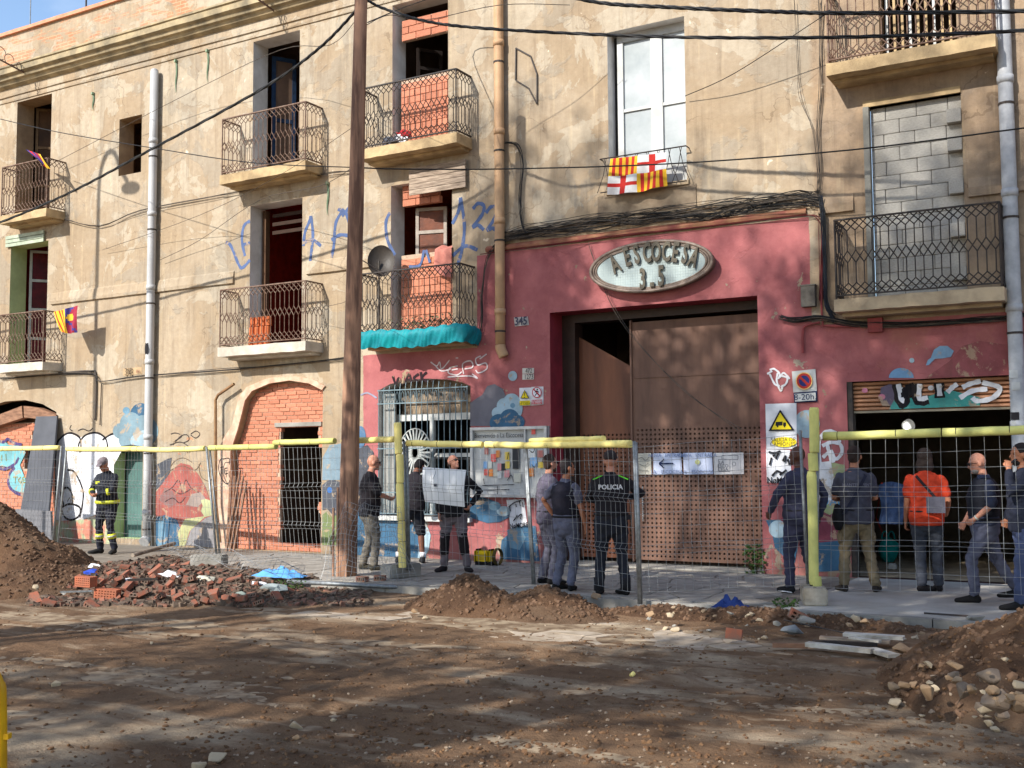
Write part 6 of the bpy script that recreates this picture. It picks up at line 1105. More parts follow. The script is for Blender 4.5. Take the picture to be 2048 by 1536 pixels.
# grey boards leaning at the far left
gb1 = mat('dark_grey_board', C(84, 86, 92), C(72, 74, 80), sc=2); a0, a1 = at(72, 833, -.1), at(114, 832, -.1); c0_, c1_ = at(35, 1075, -.7), at(95, 1085, -.7)
bb = MB().add([a0, a1, (c1_.x, -.75, 0), (c0_.x, -.75, 0), a0 + Vector((.0, .04, 0)), a1 + Vector((.0, .04, 0)), (c1_.x, -.7, 0), (c0_.x, -.7, 0)], [(0, 1, 2, 3), (7, 6, 5, 4), (0, 4, 5, 1), (1, 5, 6, 2), (2, 6, 7, 3), (3, 7, 4, 0)]); tag(bb.build('leaning_board', gb1), 'tall dark grey board leaning against the left brick doorway', 'board')
q = pl([(35, 1018), (105, 1022), (108, 1092), (30, 1110)], -.9); tag(MB().prism(q, -.95, -.9).build('leaning_board', mat('grey_board', C(116, 116, 120), C(100, 100, 104))), 'short grey board standing in front of the tall dark one', 'board')
# yellow barrier at the left edge
yb = mat('barrier_yellow', C(222, 170, 20), C(190, 140, 20), rough=.4, sc=6, bs=.1); o_ = CAM + ray(0, 1340) / np.linalg.norm(ray(0, 1340)) * 0
d_ = 4.1; bt = lambda px_, py_: Vector(CAM + ray(px_, py_) * d_)
e = empty('crowd_barrier', bt(-100, 1880), 'yellow tubular metal barrier at the left edge of the picture', 'barrier'); P = [bt(-420, 1318), bt(-60, 1322), bt(-24, 1334), bt(-4, 1366), bt(2, 1410), bt(2, 1700), bt(2, 1850)]
MB().tube(smoothpts(P, 5), .021, 10).build('barrier_frame', yb, e, smooth=True); MB().tube([bt(2, 1700), bt(-420, 1690)], .018, 8).build('barrier_rail', yb, e)
for k in range(5): MB().tube([bt(-60 - k * 70, 1325), bt(-60 - k * 70, 1698)], .009, 6).build('barrier_bar', yb, e)
MB().obox(bt(2, 1472), bt(20, 1472), .03, .02).build('barrier_hook', yb, e)
# yellow machine
mp = gr(972, 1130); e = empty('site_radio', mp, 'yellow and black boxy machine with a coiled cable on the pavement by the notice board', 'machine'); ym = paint(230, 196, 20)
def bev(name, c, s, m, par, o=.03):
    bm = bmesh.new(); bmesh.ops.create_cube(bm, size=1); bmesh.ops.scale(bm, vec=s, verts=bm.verts); bmesh.ops.bevel(bm, geom=bm.edges[:], offset=o, segments=2, affect='EDGES'); bmesh.ops.translate(bm, vec=c, verts=bm.verts); me = bpy.data.meshes.new(name); bm.to_mesh(me); bm.free(); me.materials.append(m); return link(name, me, par)
bev('machine_body', (mp.x - .02, mp.y, .13), (.2, .22, .19), ym, e); bev('machine_end', (mp.x - .14, mp.y, .14), (.06, .24, .24), ym, e); bev('machine_end', (mp.x + .1, mp.y, .14), (.06, .24, .24), ym, e); bev('machine_base', (mp.x, mp.y, .035), (.36, .25, .06), black_p, e); bev('machine_panel', (mp.x - .02, mp.y - .108, .13), (.15, .02, .1), paint(180, 150, 30), e, .004)
MB().tube([Vector((mp.x + .2 + .03 * i / 40, mp.y + .13 * math.cos(i * .6), .14 + .13 * math.sin(i * .6))) for i in range(60)], .012, 5).build('cable_coil', mat('coil', C(90, 76, 30), C(50, 44, 24), bs=0), e)
# bag and broom by the garage
tb_ = gr(1778, 1125); e = empty('teal_bag', tb_, 'turquoise plastic bag standing at the garage threshold', 'bag'); tm_ = paint(10, 150, 144); mb = MB(); mb.blob((tb_.x, tb_.y, .2), (.16, .12, .22), 3, .12, 2); mb.build('bag_body', tm_, e, smooth=True)
for k in (-.05, .05): MB().tube([Vector((tb_.x + k + .05 * math.cos(t), tb_.y, .38 + .12 * math.sin(t))) for t in np.linspace(0, 3.14, 8)], .012, 5).build('bag_handle', tm_, e)
bp = gr(1790, 1120); _t = at(1764, 966, .35); _v = [_t + Vector((-.04 + .34 * i / 9 - .02 * math.sin(j), .04 * math.sin(i * 1.7 + j * .3) - .03, .02 - .075 * j - .012 * (i - 4.5) ** 2 * (j < 2) * .2)) for j in range(9) for i in range(10)]
tag(MB().add(_v, [(j * 10 + i, j * 10 + i + 1, j * 10 + i + 11, j * 10 + i + 10) for j in range(8) for i in range(9)]).build('blue_cloth', mat('denim', C(70, 92, 128), C(48, 62, 92), sc=8), smooth=True), 'faded blue cloth draped over the top of the stick inside the garage doorway', 'cloth')
tag(MB().tube([bp + Vector((0, -.1, .03)), at(1752, 1035, bp.y), _t], .012, 6).build('broom_handle', paint(170, 60, 44)), 'red and grey stick leaning beside the turquoise bag', 'stick')
wt_ = gr(1785, 1140); bev('white_tub', tuple(wt_ + Vector((0, 0, .05))), (.12, .12, .1), white_p, None, .02); tag(bpy.data.objects['white_tub'], 'small white tub beside the turquoise bag', 'tub')
# ---------------- people ----------------
def loft(mb, rings, n=12, ck=1.):      # rings: (centre, u_axis, v_axis) with axes scaled by radii; closed with shrinking caps
    def cap(a, b):
        c, u, v = a; d = (c - b[0]); d = d.normalized() if d.length > 1e-6 else Vector((0, 0, 1)); r = min(u.length, v.length); return [(c + d * r * .55 * ck, u * .75, v * .75), (c + d * r * .85 * ck, u * .35, v * .35)]
    R = cap(rings[0], rings[1])[::-1] + list(rings) + cap(rings[-1], rings[-2]); vs = []
    for c, u, v in R: vs += [c + u * math.cos(2 * math.pi * k / n) + v * math.sin(2 * math.pi * k / n) for k in range(n)]
    m = len(R); fs = [(i * n + k, i * n + (k + 1) % n, (i + 1) * n + (k + 1) % n, (i + 1) * n + k) for i in range(m - 1) for k in range(n)] + [tuple(range(n))[::-1], tuple((m - 1) * n + k for k in range(n))]
    mb.add(vs, fs)
def limb(mb, pts, rad, n=10, flat=1., side=None):
    pts = [Vector(p) for p in pts]; R = []; prev = None
    for i, p in enumerate(pts):
        d = (pts[min(i + 1, len(pts) - 1)] - pts[max(i - 1, 0)]).normalized(); u = (Vector(side) if side else (prev or Vector((1, 0, .01)))); u = (u - d * u.dot(d))
        if u.length < .1: u = Vector((0, 1, 0)) - d * d.y
        u.normalize(); prev = u; v = d.cross(u); R.append((p, u * rad[i], v * rad[i] * flat))
    loft(mb, R, n)
def ik(a, b, l1, l2, pole):
    a, b, pole = Vector(a), Vector(b), Vector(pole); d = b - a; L = d.length
    if L > (l1 + l2) * .995: b = a + d.normalized() * (l1 + l2) * .995; d = b - a; L = d.length
    x = (l1 * l1 - l2 * l2 + L * L) / (2 * L); h = math.sqrt(max(0, l1 * l1 - x * x)); dn = d.normalized(); pn = pole - dn * pole.dot(dn); pn.normalize(); return a + dn * x + pn * h, b
def noise3(P, s, seed):
    return (np.sin(P[:, 0] * s + 3.1 * np.sin(P[:, 2] * s * .7 + seed)) * np.sin(P[:, 2] * s * 1.3 + 2.3 * np.sin(P[:, 1] * s * .9 + seed * 2)) + .5 * np.sin(P[:, 2] * s * 2.7 + 2 * np.sin(P[:, 0] * s * 1.7 + seed)) * np.cos(P[:, 1] * s * 2.1))
def fuse(mb, name, m, vox=.011, fold=0, seed=1, smooth=3):
    me = bpy.data.meshes.new('tmp'); me.from_pydata(mb.v, [], mb.f); me.update(); o = bpy.data.objects.new('tmp', me); COL.objects.link(o)
    r = o.modifiers.new('r', 'REMESH'); r.mode = 'VOXEL'; r.voxel_size = vox; s = o.modifiers.new('s', 'SMOOTH'); s.factor = .5; s.iterations = smooth
    dg = bpy.context.evaluated_depsgraph_get(); nm = bpy.data.meshes.new_from_object(o.evaluated_get(dg)); bpy.data.objects.remove(o); bpy.data.meshes.remove(me); nm.name = name
    n = len(nm.vertices); co = np.empty(n * 3); nm.vertices.foreach_get('co', co); co = co.reshape(-1, 3)
    if fold:
        no = np.empty(n * 3); nm.vertices.foreach_get('normal', no); co = co + no.reshape(-1, 3) * (noise3(co, 22, seed) * fold)[:, None]; nm.vertices.foreach_set('co', co.ravel())
    nm.polygons.foreach_set('use_smooth', [True] * len(nm.polygons)); nm.materials.clear(); nm.materials.append(m); nm.update(); return nm
def skin(t): return {'fair': mat('skin_fair', C(196, 140, 116), C(176, 120, 98), rough=.55, sc=20, bs=.1), 'tan': mat('skin_tan', C(176, 118, 88), C(156, 102, 76), rough=.55, sc=20, bs=.1), 'dark': mat('skin_dark', C(92, 58, 44), C(74, 46, 36), rough=.5, sc=20, bs=.1), 'brown': mat('skin_brown', C(124, 80, 60), C(104, 66, 50), rough=.5, sc=20, bs=.1)}[t]
def cloth(r, g, b): return mat(f'cloth_{r}_{g}_{b}', C(r, g, b), tuple(x * .62 for x in C(r, g, b)), rough=.9, sc=7, bs=.5, bsc=60)
def person(px, py, H, face, lab, hands, feet=((-.11, 0, 0), (.11, .03, 0)), toes=(.15, -.15), lean=0., hy=0., hp=0., roll=0., sk='fair', top=(60, 60, 66), sleeve='short', legs=(60, 60, 66), shoe=(30, 28, 28), shorts=False, hair=None, haircol=(50, 40, 34), vest=None, girth=1., fist=(.6, .6), z0=0., elb=((-1, -.5, -.2), (1, -.5, -.2)), seed=1, knee=None, collar=None, loc=None, tuck=False):
    S_ = H / 1.8; g = girth * 1.05; sn, cs = math.sin(lean), math.cos(lean); hz = .93 - .03 * (abs(feet[0][1] - feet[1][1]) > .3)
    hip = Vector((0, -.03 * (lean > .15), hz)); up = Vector((0, sn, cs)); fw = Vector((0, cs, -sn)); R = Vector((1, 0, 0))
    T = lambda h, y=0, x=0: hip + up * h + fw * y + R * x
    sh = [T(.475, -.01, -.178 * (.6 + .4 * g)), T(.475, -.01, .178 * (.6 + .4 * g))]
    arms = [];
    for k in (0, 1):
        w_ = Vector(hands[k]); e_, w_ = ik(sh[k], w_, .285, .26, elb[k]); arms.append((sh[k], e_, w_))
    lg = []
    for k in (0, 1):
        hj = hip + R * (-.095 if k == 0 else .095); an = Vector(feet[k]) + Vector((0, -.03, .085)); kn, an = ik(hj, an, .435, .425, (knee[k] if knee else (.0, 1, 0))); lg.append((hj, kn, an, toes[k]))
    # body: one fused skin
    b = MB()
    def torso(mb, k=1., lo=-.1, hi=.56, belly=0, ck=1., hem=1.):
        rows = [(-.1, .15, .115), (0, .168, .12), (.1, .155, .11), (.2, .152, .112), (.32, .172, .12), (.42, .182, .116), (.49, .165, .098), (.545, .10, .075)]
        loft(mb, [(T(h, .0 + belly * .5 * (0 < h < .35)), R * rx * k * g * (hem if h < .15 else 1), fw * (ry * k * (g * 1.05) * (hem if h < .15 else 1) + belly * (0 < h < .35))) for h, rx, ry in rows if lo <= h <= hi], 20, ck)
    torso(b, .94, ck=.12); limb(b, [T(.5), T(.57, .01), T(.63, .02)], [.068, .058, .056], 12)
    nk = T(.62, .015); Hm = Matrix.Rotation(hy, 3, up) @ Matrix.Rotation(roll, 3, fw) @ Matrix.Rotation(hp, 3, 'X') @ Matrix.Rotation(-lean * .5, 3, 'X')
    hc = nk + Hm @ Vector((0, .02, .115)); hv = lambda x, y, z: hc + Hm @ Vector((x, y, z))
    def sph(mb, c, r, n=14, M=None):
        bm = bmesh.new(); bmesh.ops.create_uvsphere(bm, u_segments=n, v_segments=n // 2 + 2, radius=1); M = M or Hm
        mb.add([c + M @ Vector((v.co.x * r[0], v.co.y * r[1], v.co.z * r[2])) for v in bm.verts], [tuple(v.index for v in f.verts) for f in bm.faces]); bm.free()
    sph(b, hv(0, -.008, .02), (.076, .096, .1)); sph(b, hv(0, .022, -.045), (.058, .07, .07)); sph(b, hv(0, .075, -.095), (.028, .025, .022)); limb(b, [hv(0, .088, .012), hv(0, .113, -.028)], [.009, .014], 8)
    sph(b, hv(0, .078, .028), (.05, .018, .012)); sph(b, hv(0, .09, -.06), (.024, .012, .01)); 
    for k in (-1, 1): sph(b, hv(k * .08, -.005, -.012), (.012, .022, .032))
    for k, (s_, e_, w_) in enumerate(arms):
        limb(b, [s_, s_.lerp(e_, .4), e_, e_.lerp(w_, .35), w_], [.052, .048, .038, .038, .026], 10)
        d = (w_ - e_).normalized(); f_ = fist[k]; sd = Vector(((-1 if k == 0 else 1), 0, 0)); sd = (Vector((0, 1, 0)) - d * d.y); sd = sd.normalized() if sd.length > .2 else Vector((0, 0, 1)); pn = d.cross(sd).normalized()
        inn = pn if pn.x * (1 if k == 0 else -1) > 0 else -pn; pc = w_ + d * .05; loft(b, [(w_, sd * .028, inn * .02), (pc, sd * .042, inn * .018), (pc + d * .04, sd * .04, inn * .015)], 10)
        for q_ in range(4):
            o_ = sd * (.03 - .02 * q_); L_ = (.062, .072, .068, .052)[q_] ; p0 = pc + d * .035 + o_; d1 = (d * math.cos(f_) + inn * math.sin(f_)); d2 = (d * math.cos(f_ * 2.3) + inn * math.sin(f_ * 2.3)); limb(b, [p0 - d * .02, p0 + d1 * L_ * .5, p0 + d1 * L_ * .5 + d2 * L_ * .5], [.0095, .009, .0075], 6)
        p0 = w_ + d * .025 + sd * .03; limb(b, [p0 - sd * .01, p0 + sd * .022 + d * .025, p0 + sd * .02 + d * .05 + inn * .02], [.012, .0105, .009], 6)
    for hj, kn, an, t_ in lg:
        limb(b, [hj, hj.lerp(kn, .4), kn, kn.lerp(an, .3), an], [.085 * g, .075 * g, .052, .055, .036], 12); dr = Vector((math.sin(t_), math.cos(t_), 0)); limb(b, [an + Vector((0, 0, -.02)), an - Vector((0, 0, .045)) + dr * .06, an - Vector((0, 0, .055)) + dr * .14], [.036, .036, .028], 10)
    me = fuse(b, 'person', skin(sk), .0105, smooth=2); o = bpy.data.objects.new('person', me); COL.objects.link(o); p = gr(px, py, z0) if loc is None else Vector(loc)
    o.location = p; o.rotation_euler = (0, 0, math.radians(29.95 + face)); o.scale = (S_,) * 3; tag(o, lab, 'person'); WL[o.name] = Vector((0, 0, 0))
    def child(me_, name):
        c = bpy.data.objects.new(name, me_); COL.objects.link(c); c.parent = o; return c
    def put_mb(mb, name, m, smooth=True):
        c = mb.build(name, m, o, smooth); c.matrix_parent_inverse = Matrix(); return c
    # shirt
    t = MB(); torso(t, 1.07, 0 if tuck else -.1, .56, .02 * (g > 1.05), .12, 1.0 if tuck else 1.1); loft(t, [(T(.5), R * .1 * g, fw * .09), (T(.59), R * .066, fw * .066)], 16, .1)
    for k, (s_, e_, w_) in enumerate(arms):
        if sleeve == 'long': limb(t, [s_ - (e_ - s_) * .02, s_.lerp(e_, .45), e_, e_.lerp(w_, .5), e_.lerp(w_, .93)], [.062, .062, .054, .05, .04], 12)
        else:
            f_ = .95 if sleeve == 'elbow' else .68; limb(t, [s_ - (e_ - s_) * .02, s_.lerp(e_, .4), s_.lerp(e_, f_)], [.062, .066, .066], 12)
    child(fuse(t, 'shirt', cloth(*top), .0115, .006, seed), 'shirt')
    l = MB(); loft(l, [(T(.08), R * .163 * g, fw * .122 * g), (T(0), R * .178 * g, fw * .132 * g), (T(-.09), R * .168 * g, fw * .13 * g)], 18)
    for hj, kn, an, t_ in lg:
        if shorts: limb(l, [hj, hj.lerp(kn, .5), kn + (hj - kn) * .0], [.1 * g, .092 * g, .085], 12)
        else: limb(l, [hj, hj.lerp(kn, .45), kn, kn.lerp(an, .5), an + Vector((0, 0, .02))], [.1 * g, .088 * g, .07, .066, .062], 14)
    child(fuse(l, 'shorts' if shorts else 'trousers', cloth(*legs), .0115, .008, seed + 3), 'shorts' if shorts else 'trousers')
    for hj, kn, an, t_ in lg:
        s = MB(); dr = Vector((math.sin(t_), math.cos(t_), 0)); sd_ = Vector((math.cos(t_), -math.sin(t_), 0)); bz = an.z - .085
        loft(s, [(Vector((an.x, an.y, bz + .045)) - dr * .035, sd_ * .042, Vector((0, 0, .048))), (Vector((an.x, an.y, bz + .05)) + dr * .03, sd_ * .042, Vector((0, 0, .05))), (Vector((an.x, an.y, bz + .035)) + dr * .13, sd_ * .055, Vector((0, 0, .037))), (Vector((an.x, an.y, bz + .028)) + dr * .205, sd_ * .043, Vector((0, 0, .028)))], 14)
        limb(s, [an + Vector((0, 0, -.03)), an + Vector((0, 0, .04))], [.046, .048], 12); c = child(fuse(s, 'shoe', cloth(*shoe), .009, 0, 1, 2), 'shoe')
    if vest:
        v = MB(); torso(v, 1.13, .1, .56, .02 * (g > 1.05), .15); child(fuse(v, 'vest', cloth(*vest), .012, .003, seed + 7), 'vest')
    belt = MB(); n = 20; belt.tube([T(.07) + R * math.cos(a) * .176 * g + fw * math.sin(a) * .128 * g * 1.02 for a in np.linspace(0, 2 * math.pi, n + 1)], .016, 6, False); put_mb(belt, 'belt', black_p)
    if hair:
        h = MB(); hm = cloth(*haircol)
        if hair == 'short': sph(h, hv(0, -.02, .036), (.084, .094, .096)); sph(h, hv(0, -.045, -.02), (.076, .06, .07))
        elif hair == 'rim': sph(h, hv(0, -.04, -.015), (.083, .072, .062))
        elif hair == 'long': sph(h, hv(0, -.018, .035), (.096, .108, .105)); sph(h, hv(0, -.045, -.07), (.105, .08, .12)); sph(h, hv(-.065, -.02, -.1), (.04, .05, .075)); sph(h, hv(.065, -.02, -.1), (.04, .05, .075))
        elif hair in ('cap', 'helmet'):
            sph(h, hv(0, -.008, .05), (.088, .108, .085)); loft(h, [(hv(0, .08, .05), Hm @ Vector((.07, 0, 0)), Hm @ Vector((0, 0, .008))), (hv(0, .15, .035), Hm @ Vector((.05, 0, 0)), Hm @ Vector((0, 0, .006)))], 12)
        child(fuse(h, 'cap' if hair in ('cap', 'helmet') else 'hair', hm, .008, .002 if hair == 'cap' else .004, seed, 1), 'cap' if hair in ('cap', 'helmet') else 'hair')
    ey = MB()
    for k in (-1, 1): sph(ey, hv(k * .03, .086, .006), (.011, .006, .006), 8)
    put_mb(ey, 'eyes', mat('eye_dark', C(40, 30, 26), bs=0, rough=.3))
    return o, T, hv, arms, lg, R, fw, up, put_mb, child, g
def band(put_mb, c, ax, r, m, name, w_=.05):     # a band round a limb
    ax = ax.normalized(); put_mb(MB().tube([c - ax * w_ / 2, c + ax * w_ / 2], r, 16), name, m)
def glasses(r, hair=0):
    hv, put_mb = r[2], r[8]; mb = MB()
    for k in (-1, 1): mb.tube([hv(k * .028, .1, .008), hv(k * .028, .106, .008)], .021, 10).tube([hv(k * .05, .1, .012), hv(k * .082, .0, .006)], .003, 4)
    mb.tube([hv(-.012, .104, .012), hv(.012, .104, .012)], .003, 4); put_mb(mb, 'glasses', black_p)
def beard(r, col):
    h = MB(); hv = r[2]; bm = bmesh.new(); bmesh.ops.create_uvsphere(bm, u_segments=12, v_segments=8, radius=1); h.add([hv(v.co.x * .052, .045 + v.co.y * .054, -.085 + v.co.z * .04) for v in bm.verts], [tuple(v.index for v in f.verts) for f in bm.faces]); bm.free(); r[9](fuse(h, 'beard', cloth(*col), .008, .002), 'beard')
def backtext(r, s, h, zc, m, size, side=-1, name='lettering', off=.008, k=1.07):
    T, R, fw, put_mb, g = r[1], r[5], r[6], r[8], r[10]
    cu = bpy.data.curves.new('t', 'FONT'); cu.body = s; cu.size = size; cu.align_x = 'CENTER'; cu.align_y = 'CENTER'; cu.resolution_u = 2; cu.offset = size * .03; oo = bpy.data.objects.new('t', cu); COL.objects.link(oo); me = oo.evaluated_get(bpy.context.evaluated_depsgraph_get()).to_mesh()
    vs = []
    for v in me.vertices:
        x = v.co.x; y = .122 * k * g * math.sqrt(max(.02, 1 - (x / (.185 * k * g)) ** 2)) + off; vs.append(T(zc + v.co.y, side * y, x if side < 0 else -x))
    mb = MB().add(vs, [tuple(f.vertices) for f in me.polygons]); bpy.data.objects.remove(oo); put_mb(mb, name, m, False)
def strap(r, side, m, zend=.12, name='bag_strap'):      # shoulder strap over back and front
    T, put_mb, g = r[1], r[8], r[10]; mb = MB()
    for f_ in (-1, 1):
        P = [T(.53, 0, -side * .12)] + [T(.53 - (.53 - zend) * t, f_ * (.135 * g * (1.0 if .1 < t < .9 else .8) + .012), -side * .12 + side * .3 * t) for t in np.linspace(.06, 1, 8)]
        for a, b in zip(P, P[1:]): mb.obox(a, b, .035, .006, (0, f_, 0))
    put_mb(mb, name, m, False)
hiv = mat('hi_vis_yellow', C(216, 220, 50), C(196, 200, 50), rough=.5, bs=0); silver = mat('silver_band', C(190, 190, 180), rough=.4, bs=0)
# 1 firefighter
r = person(213, 1107, 1.83, 158, 'firefighter in dark jacket with yellow stripes looking down, left of the grey drainpipe', ((-.02, .28, 1.1), (.06, .3, 1.08)), ((-.15, 0, 0), (.15, .03, 0)), (-.4, .5), lean=.06, hp=-.5, sk='tan', top=(36, 40, 50), sleeve='long', legs=(34, 36, 48), shoe=(40, 40, 40), hair='cap', haircol=(130, 120, 126), girth=1.08, elb=((-1, -.3, -.4), (1, -.3, -.4)), seed=2)
for k, (hj, kn, an, t_) in enumerate(r[4]):
    c = kn.lerp(an, .42); band(r[8], c, kn - an, .075, hiv, 'reflective_band', .09); band(r[8], c, kn - an, .077, silver, 'reflective_band', .03)
for z_, k_ in ((.02, 1.17),): 
    for a, m_ , w_ in ((0, hiv, .035), (.0, silver, .012)):
        r[8](MB().tube([r[1](z_ + .0) + r[5] * math.cos(t) * .2 * 1.08 + r[6] * math.sin(t) * .152 * 1.08 for t in np.linspace(0, 6.284, 21)], w_ + .004 * (m_ is silver), 6, False), 'reflective_band', m_)
r[8](MB().obox(r[1](.38, .155, .03), r[1](.38, .15, .13), .05, .01, (0, 1, 0)), 'chest_badge', hiv, False)
for s_, e_, w_ in r[3]: band(r[8], e_.lerp(w_, .3), w_ - e_, .062, hiv, 'reflective_band', .05)
# 2 bald man in profile by the pole
r = person(738, 1140, 1.80, -80, 'bald man in black polo and grey camouflage trousers in profile by the wooden pole', ((-.1, .3, 1.1), (.14, .3, 1.12)), ((-.12, -.06, 0), (.12, .1, 0)), (.1, -.1), lean=.03, hy=.1, hp=-.1, sk='fair', top=(34, 30, 36), sleeve='elbow', legs=(118, 112, 102), shoe=(70, 66, 56), girth=1.1, seed=3); glasses(r)
# 3 man in black with shorts, head bowed behind the foam
r = person(823, 1126, 1.8, -25, 'man in black T-shirt and dark shorts bending behind the upright yellow foam tube', ((-.2, .42, 1.02), (.3, .3, 1.2)), ((-.2, -.05, 0), (.2, .05, 0)), (.3, -.6), lean=.3, hp=-.6, sk='brown', top=(36, 32, 38), sleeve='elbow', legs=(34, 36, 44), shorts=True, shoe=(34, 34, 38), hair='short', haircol=(28, 24, 24), girth=1.12, seed=4)
for hj, kn, an, t_ in r[4]: band(r[8], an + Vector((0, 0, .06)), Vector((0, 0, 1)), .047, white_g, 'sock', .08)
# 4 man looking up behind the white board
r = person(908, 1143, 1.79, 170, 'man in black top and knee-patched grey trousers looking up behind the white board', ((-.28, .04, 1.02), (.2, .12, .88)), ((-.2, 0, 0), (.16, .02, 0)), (-.5, .35), lean=-.05, hy=.9, hp=.35, sk='fair', top=(30, 28, 32), sleeve='long', legs=(116, 106, 110), shoe=(40, 34, 36), hair='rim', haircol=(60, 44, 38), girth=1.08, elb=((-1, -.6, .1), (1, -.7, -.1)), seed=5); glasses(r)
for hj, kn, an, t_ in r[4]:
    kp = MB(); limb(kp, [hj.lerp(kn, .85), kn, kn.lerp(an, .5)], [.082, .081, .073], 14); r[9](fuse(kp, 'knee_patch', cloth(34, 28, 32), .012, .003), 'knee_patch')
# the white board
q0, q1, q2, q3 = [at(x, y, -2.35) for x, y in ((846, 934), (932, 940), (929, 1014), (850, 1003))]; vs = []
for j in range(9):
    for i in range(11):
        u, v = i / 10, j / 8; p = q0.lerp(q1, u).lerp(q3.lerp(q2, u), v); p = p + Vector((0, -.05 * math.sin(u * 3.14) - .04 * math.sin(v * 3.1), 0)); vs.append(p)
vs2 = [p + Vector((0, .012, 0)) for p in vs]; fs = [(j * 11 + i, j * 11 + i + 1, j * 11 + i + 12, j * 11 + i + 11) for j in range(8) for i in range(10)]
e = empty('white_board', q3, 'large blank white board carried between the bending man and the man looking up', 'board'); MB().add(vs + vs2, fs + [tuple(k + 99 for k in f)[::-1] for f in fs] + [(i, i + 1, i + 100, i + 99) for i in range(10)] + [(88 + i, 89 + i, 188 + i, 187 + i) for i in range(10)] + [(j * 11, j * 11 + 11, j * 11 + 110, j * 11 + 99) for j in range(8)] + [(j * 11 + 10, j * 11 + 21, j * 11 + 120, j * 11 + 109) for j in range(8)]).build('board_sheet', mat('white_sheet', C(236, 238, 240), C(226, 228, 232), rough=.5, sc=1, bs=0), e, smooth=False)
_p = q0.lerp(q1, .36).lerp(q3.lerp(q2, .36), .48) + Vector((0, -.1, 0)); MB().box((_p.x - .02, _p.y, _p.z - .02), (_p.x + .03, _p.y + .004, _p.z + .02)).build('smudge', grey_d, e); q_ = [q0.lerp(q1, .33 + .04 * math.sin(t * 4)).lerp(q3.lerp(q2, .33), t * .32) + Vector((0, -.075 - .02 * t, 0)) for t in np.linspace(0, 1, 8)]; MB().tube(q_, .004, 4).build('scratch', grey_d, e)
# 5 and 6 guards in grey-blue
r = person(1098, 1168, 1.77, -70, 'guard in lilac-grey shirt with glasses, hand in pocket, half hidden behind his colleague', ((-.2, .1, .95), (.2, .06, .95)), ((-.1, -.03, 0), (.1, .03, 0)), (.1, -.1), hy=.1, sk='fair', top=(98, 92, 108), sleeve='elbow', legs=(110, 108, 124), hair='short', haircol=(70, 56, 50), girth=1.05, seed=6); glasses(r); beard(r, (90, 70, 60))
r = person(1133, 1180, 1.70, -48, 'guard with dark vest over grey-blue shirt, seen from behind left of the policeman', ((-.3, .06, 1.0), (.28, .1, .88)), ((-.13, -.03, 0), (.14, -.02, 0)), (.2, -.55), hy=-.35, sk='tan', top=(102, 102, 120), sleeve='short', legs=(100, 102, 120), vest=(34, 32, 44), tuck=True, hair='short', haircol=(56, 48, 50), girth=1.12, elb=((-1, -.4, 0), (1, -.6, 0)), seed=7)
r[8](MB().obox(r[1](.5, -.06, -.13), r[1](.5, .03, -.13), .04, .01), 'shoulder_tab', paint(226, 110, 60), False); r[8](MB().obox(r[1](.52, -.06, .06), r[1](.52, -.05, .11), .04, .012), 'shoulder_tab', paint(226, 110, 60), False)
# 7 policeman
r = person(1224, 1189, 1.80, -6, 'policeman in black uniform lettered POLICIA with lime shoulder tabs seen from behind', ((-.1, .34, 1.14), (.24, .34, 1.2)), ((-.16, -.02, 0), (.17, -.03, 0)), (.1, -.5), hy=.05, sk='fair', top=(40, 36, 42), sleeve='long', legs=(36, 38, 48), vest=(34, 30, 36), tuck=True, hair='cap', haircol=(60, 52, 54), girth=1.12, elb=((-1, -.2, -.5), (1, -.3, -.3)), seed=8)
backtext(r, 'POLICIA', .08, .405, white_g, .082, k=1.15, off=.012)
for k in range(4): r[8](MB().obox(r[1](.335, -.157 * 1.0, -.045 + k * .033 - .012), r[1](.335, -.157, -.045 + k * .033 + .008), .02, .004, (0, 1, 0)), 'badge_square', white_g, False)
lime = paint(110, 220, 60)
for k in (-1, 1): r[8](MB().obox(r[1](.55, -.04, k * .1), r[1](.50, -.06, k * .22), .05, .012), 'shoulder_tab', lime, False)
gb_ = MB(); gb_.box(tuple(r[1](.06, -.1, .17)), tuple(r[1](.0, .03, .26) + Vector((0, 0, 0)))); r[8](gb_, 'belt_pouch', black_p, False)
for hj, kn, an, t_ in r[4]: band(r[8], an + Vector((0, 0, .05)), Vector((0, 0, 1)), .064, black_p, 'boot_shaft', .16)
# 8 black man in navy work clothes
r = person(1606, 1186, 1.85, 32, 'black man in navy jacket and black and white trainers behind the upright green foam', ((-.34, .18, .98), (.3, -.02, .92)), ((-.12, .12, 0), (.12, -.06, 0)), (.1, -.1), hy=.25, sk='dark', top=(62, 62, 82), sleeve='long', legs=(60, 60, 82), shoe=(26, 26, 30), hair=None, girth=1.22, elb=((-1, -.6, 0), (1, -.6, 0)), seed=9)
for hj, kn, an, t_ in r[4]:
    dr = Vector((math.sin(t_), math.cos(t_), 0)); mb = MB(); loft(mb, [(Vector((an.x, an.y, .014)) - dr * .04, Vector((.04, 0, 0)), Vector((0, 0, .013))), (Vector((an.x, an.y, .014)) + dr * .1, Vector((.05, 0, 0)), Vector((0, 0, .013))), (Vector((an.x, an.y, .014)) + dr * .19, Vector((.04, 0, 0)), Vector((0, 0, .012)))], 12); r[8](mb, 'shoe_sole', white_g)
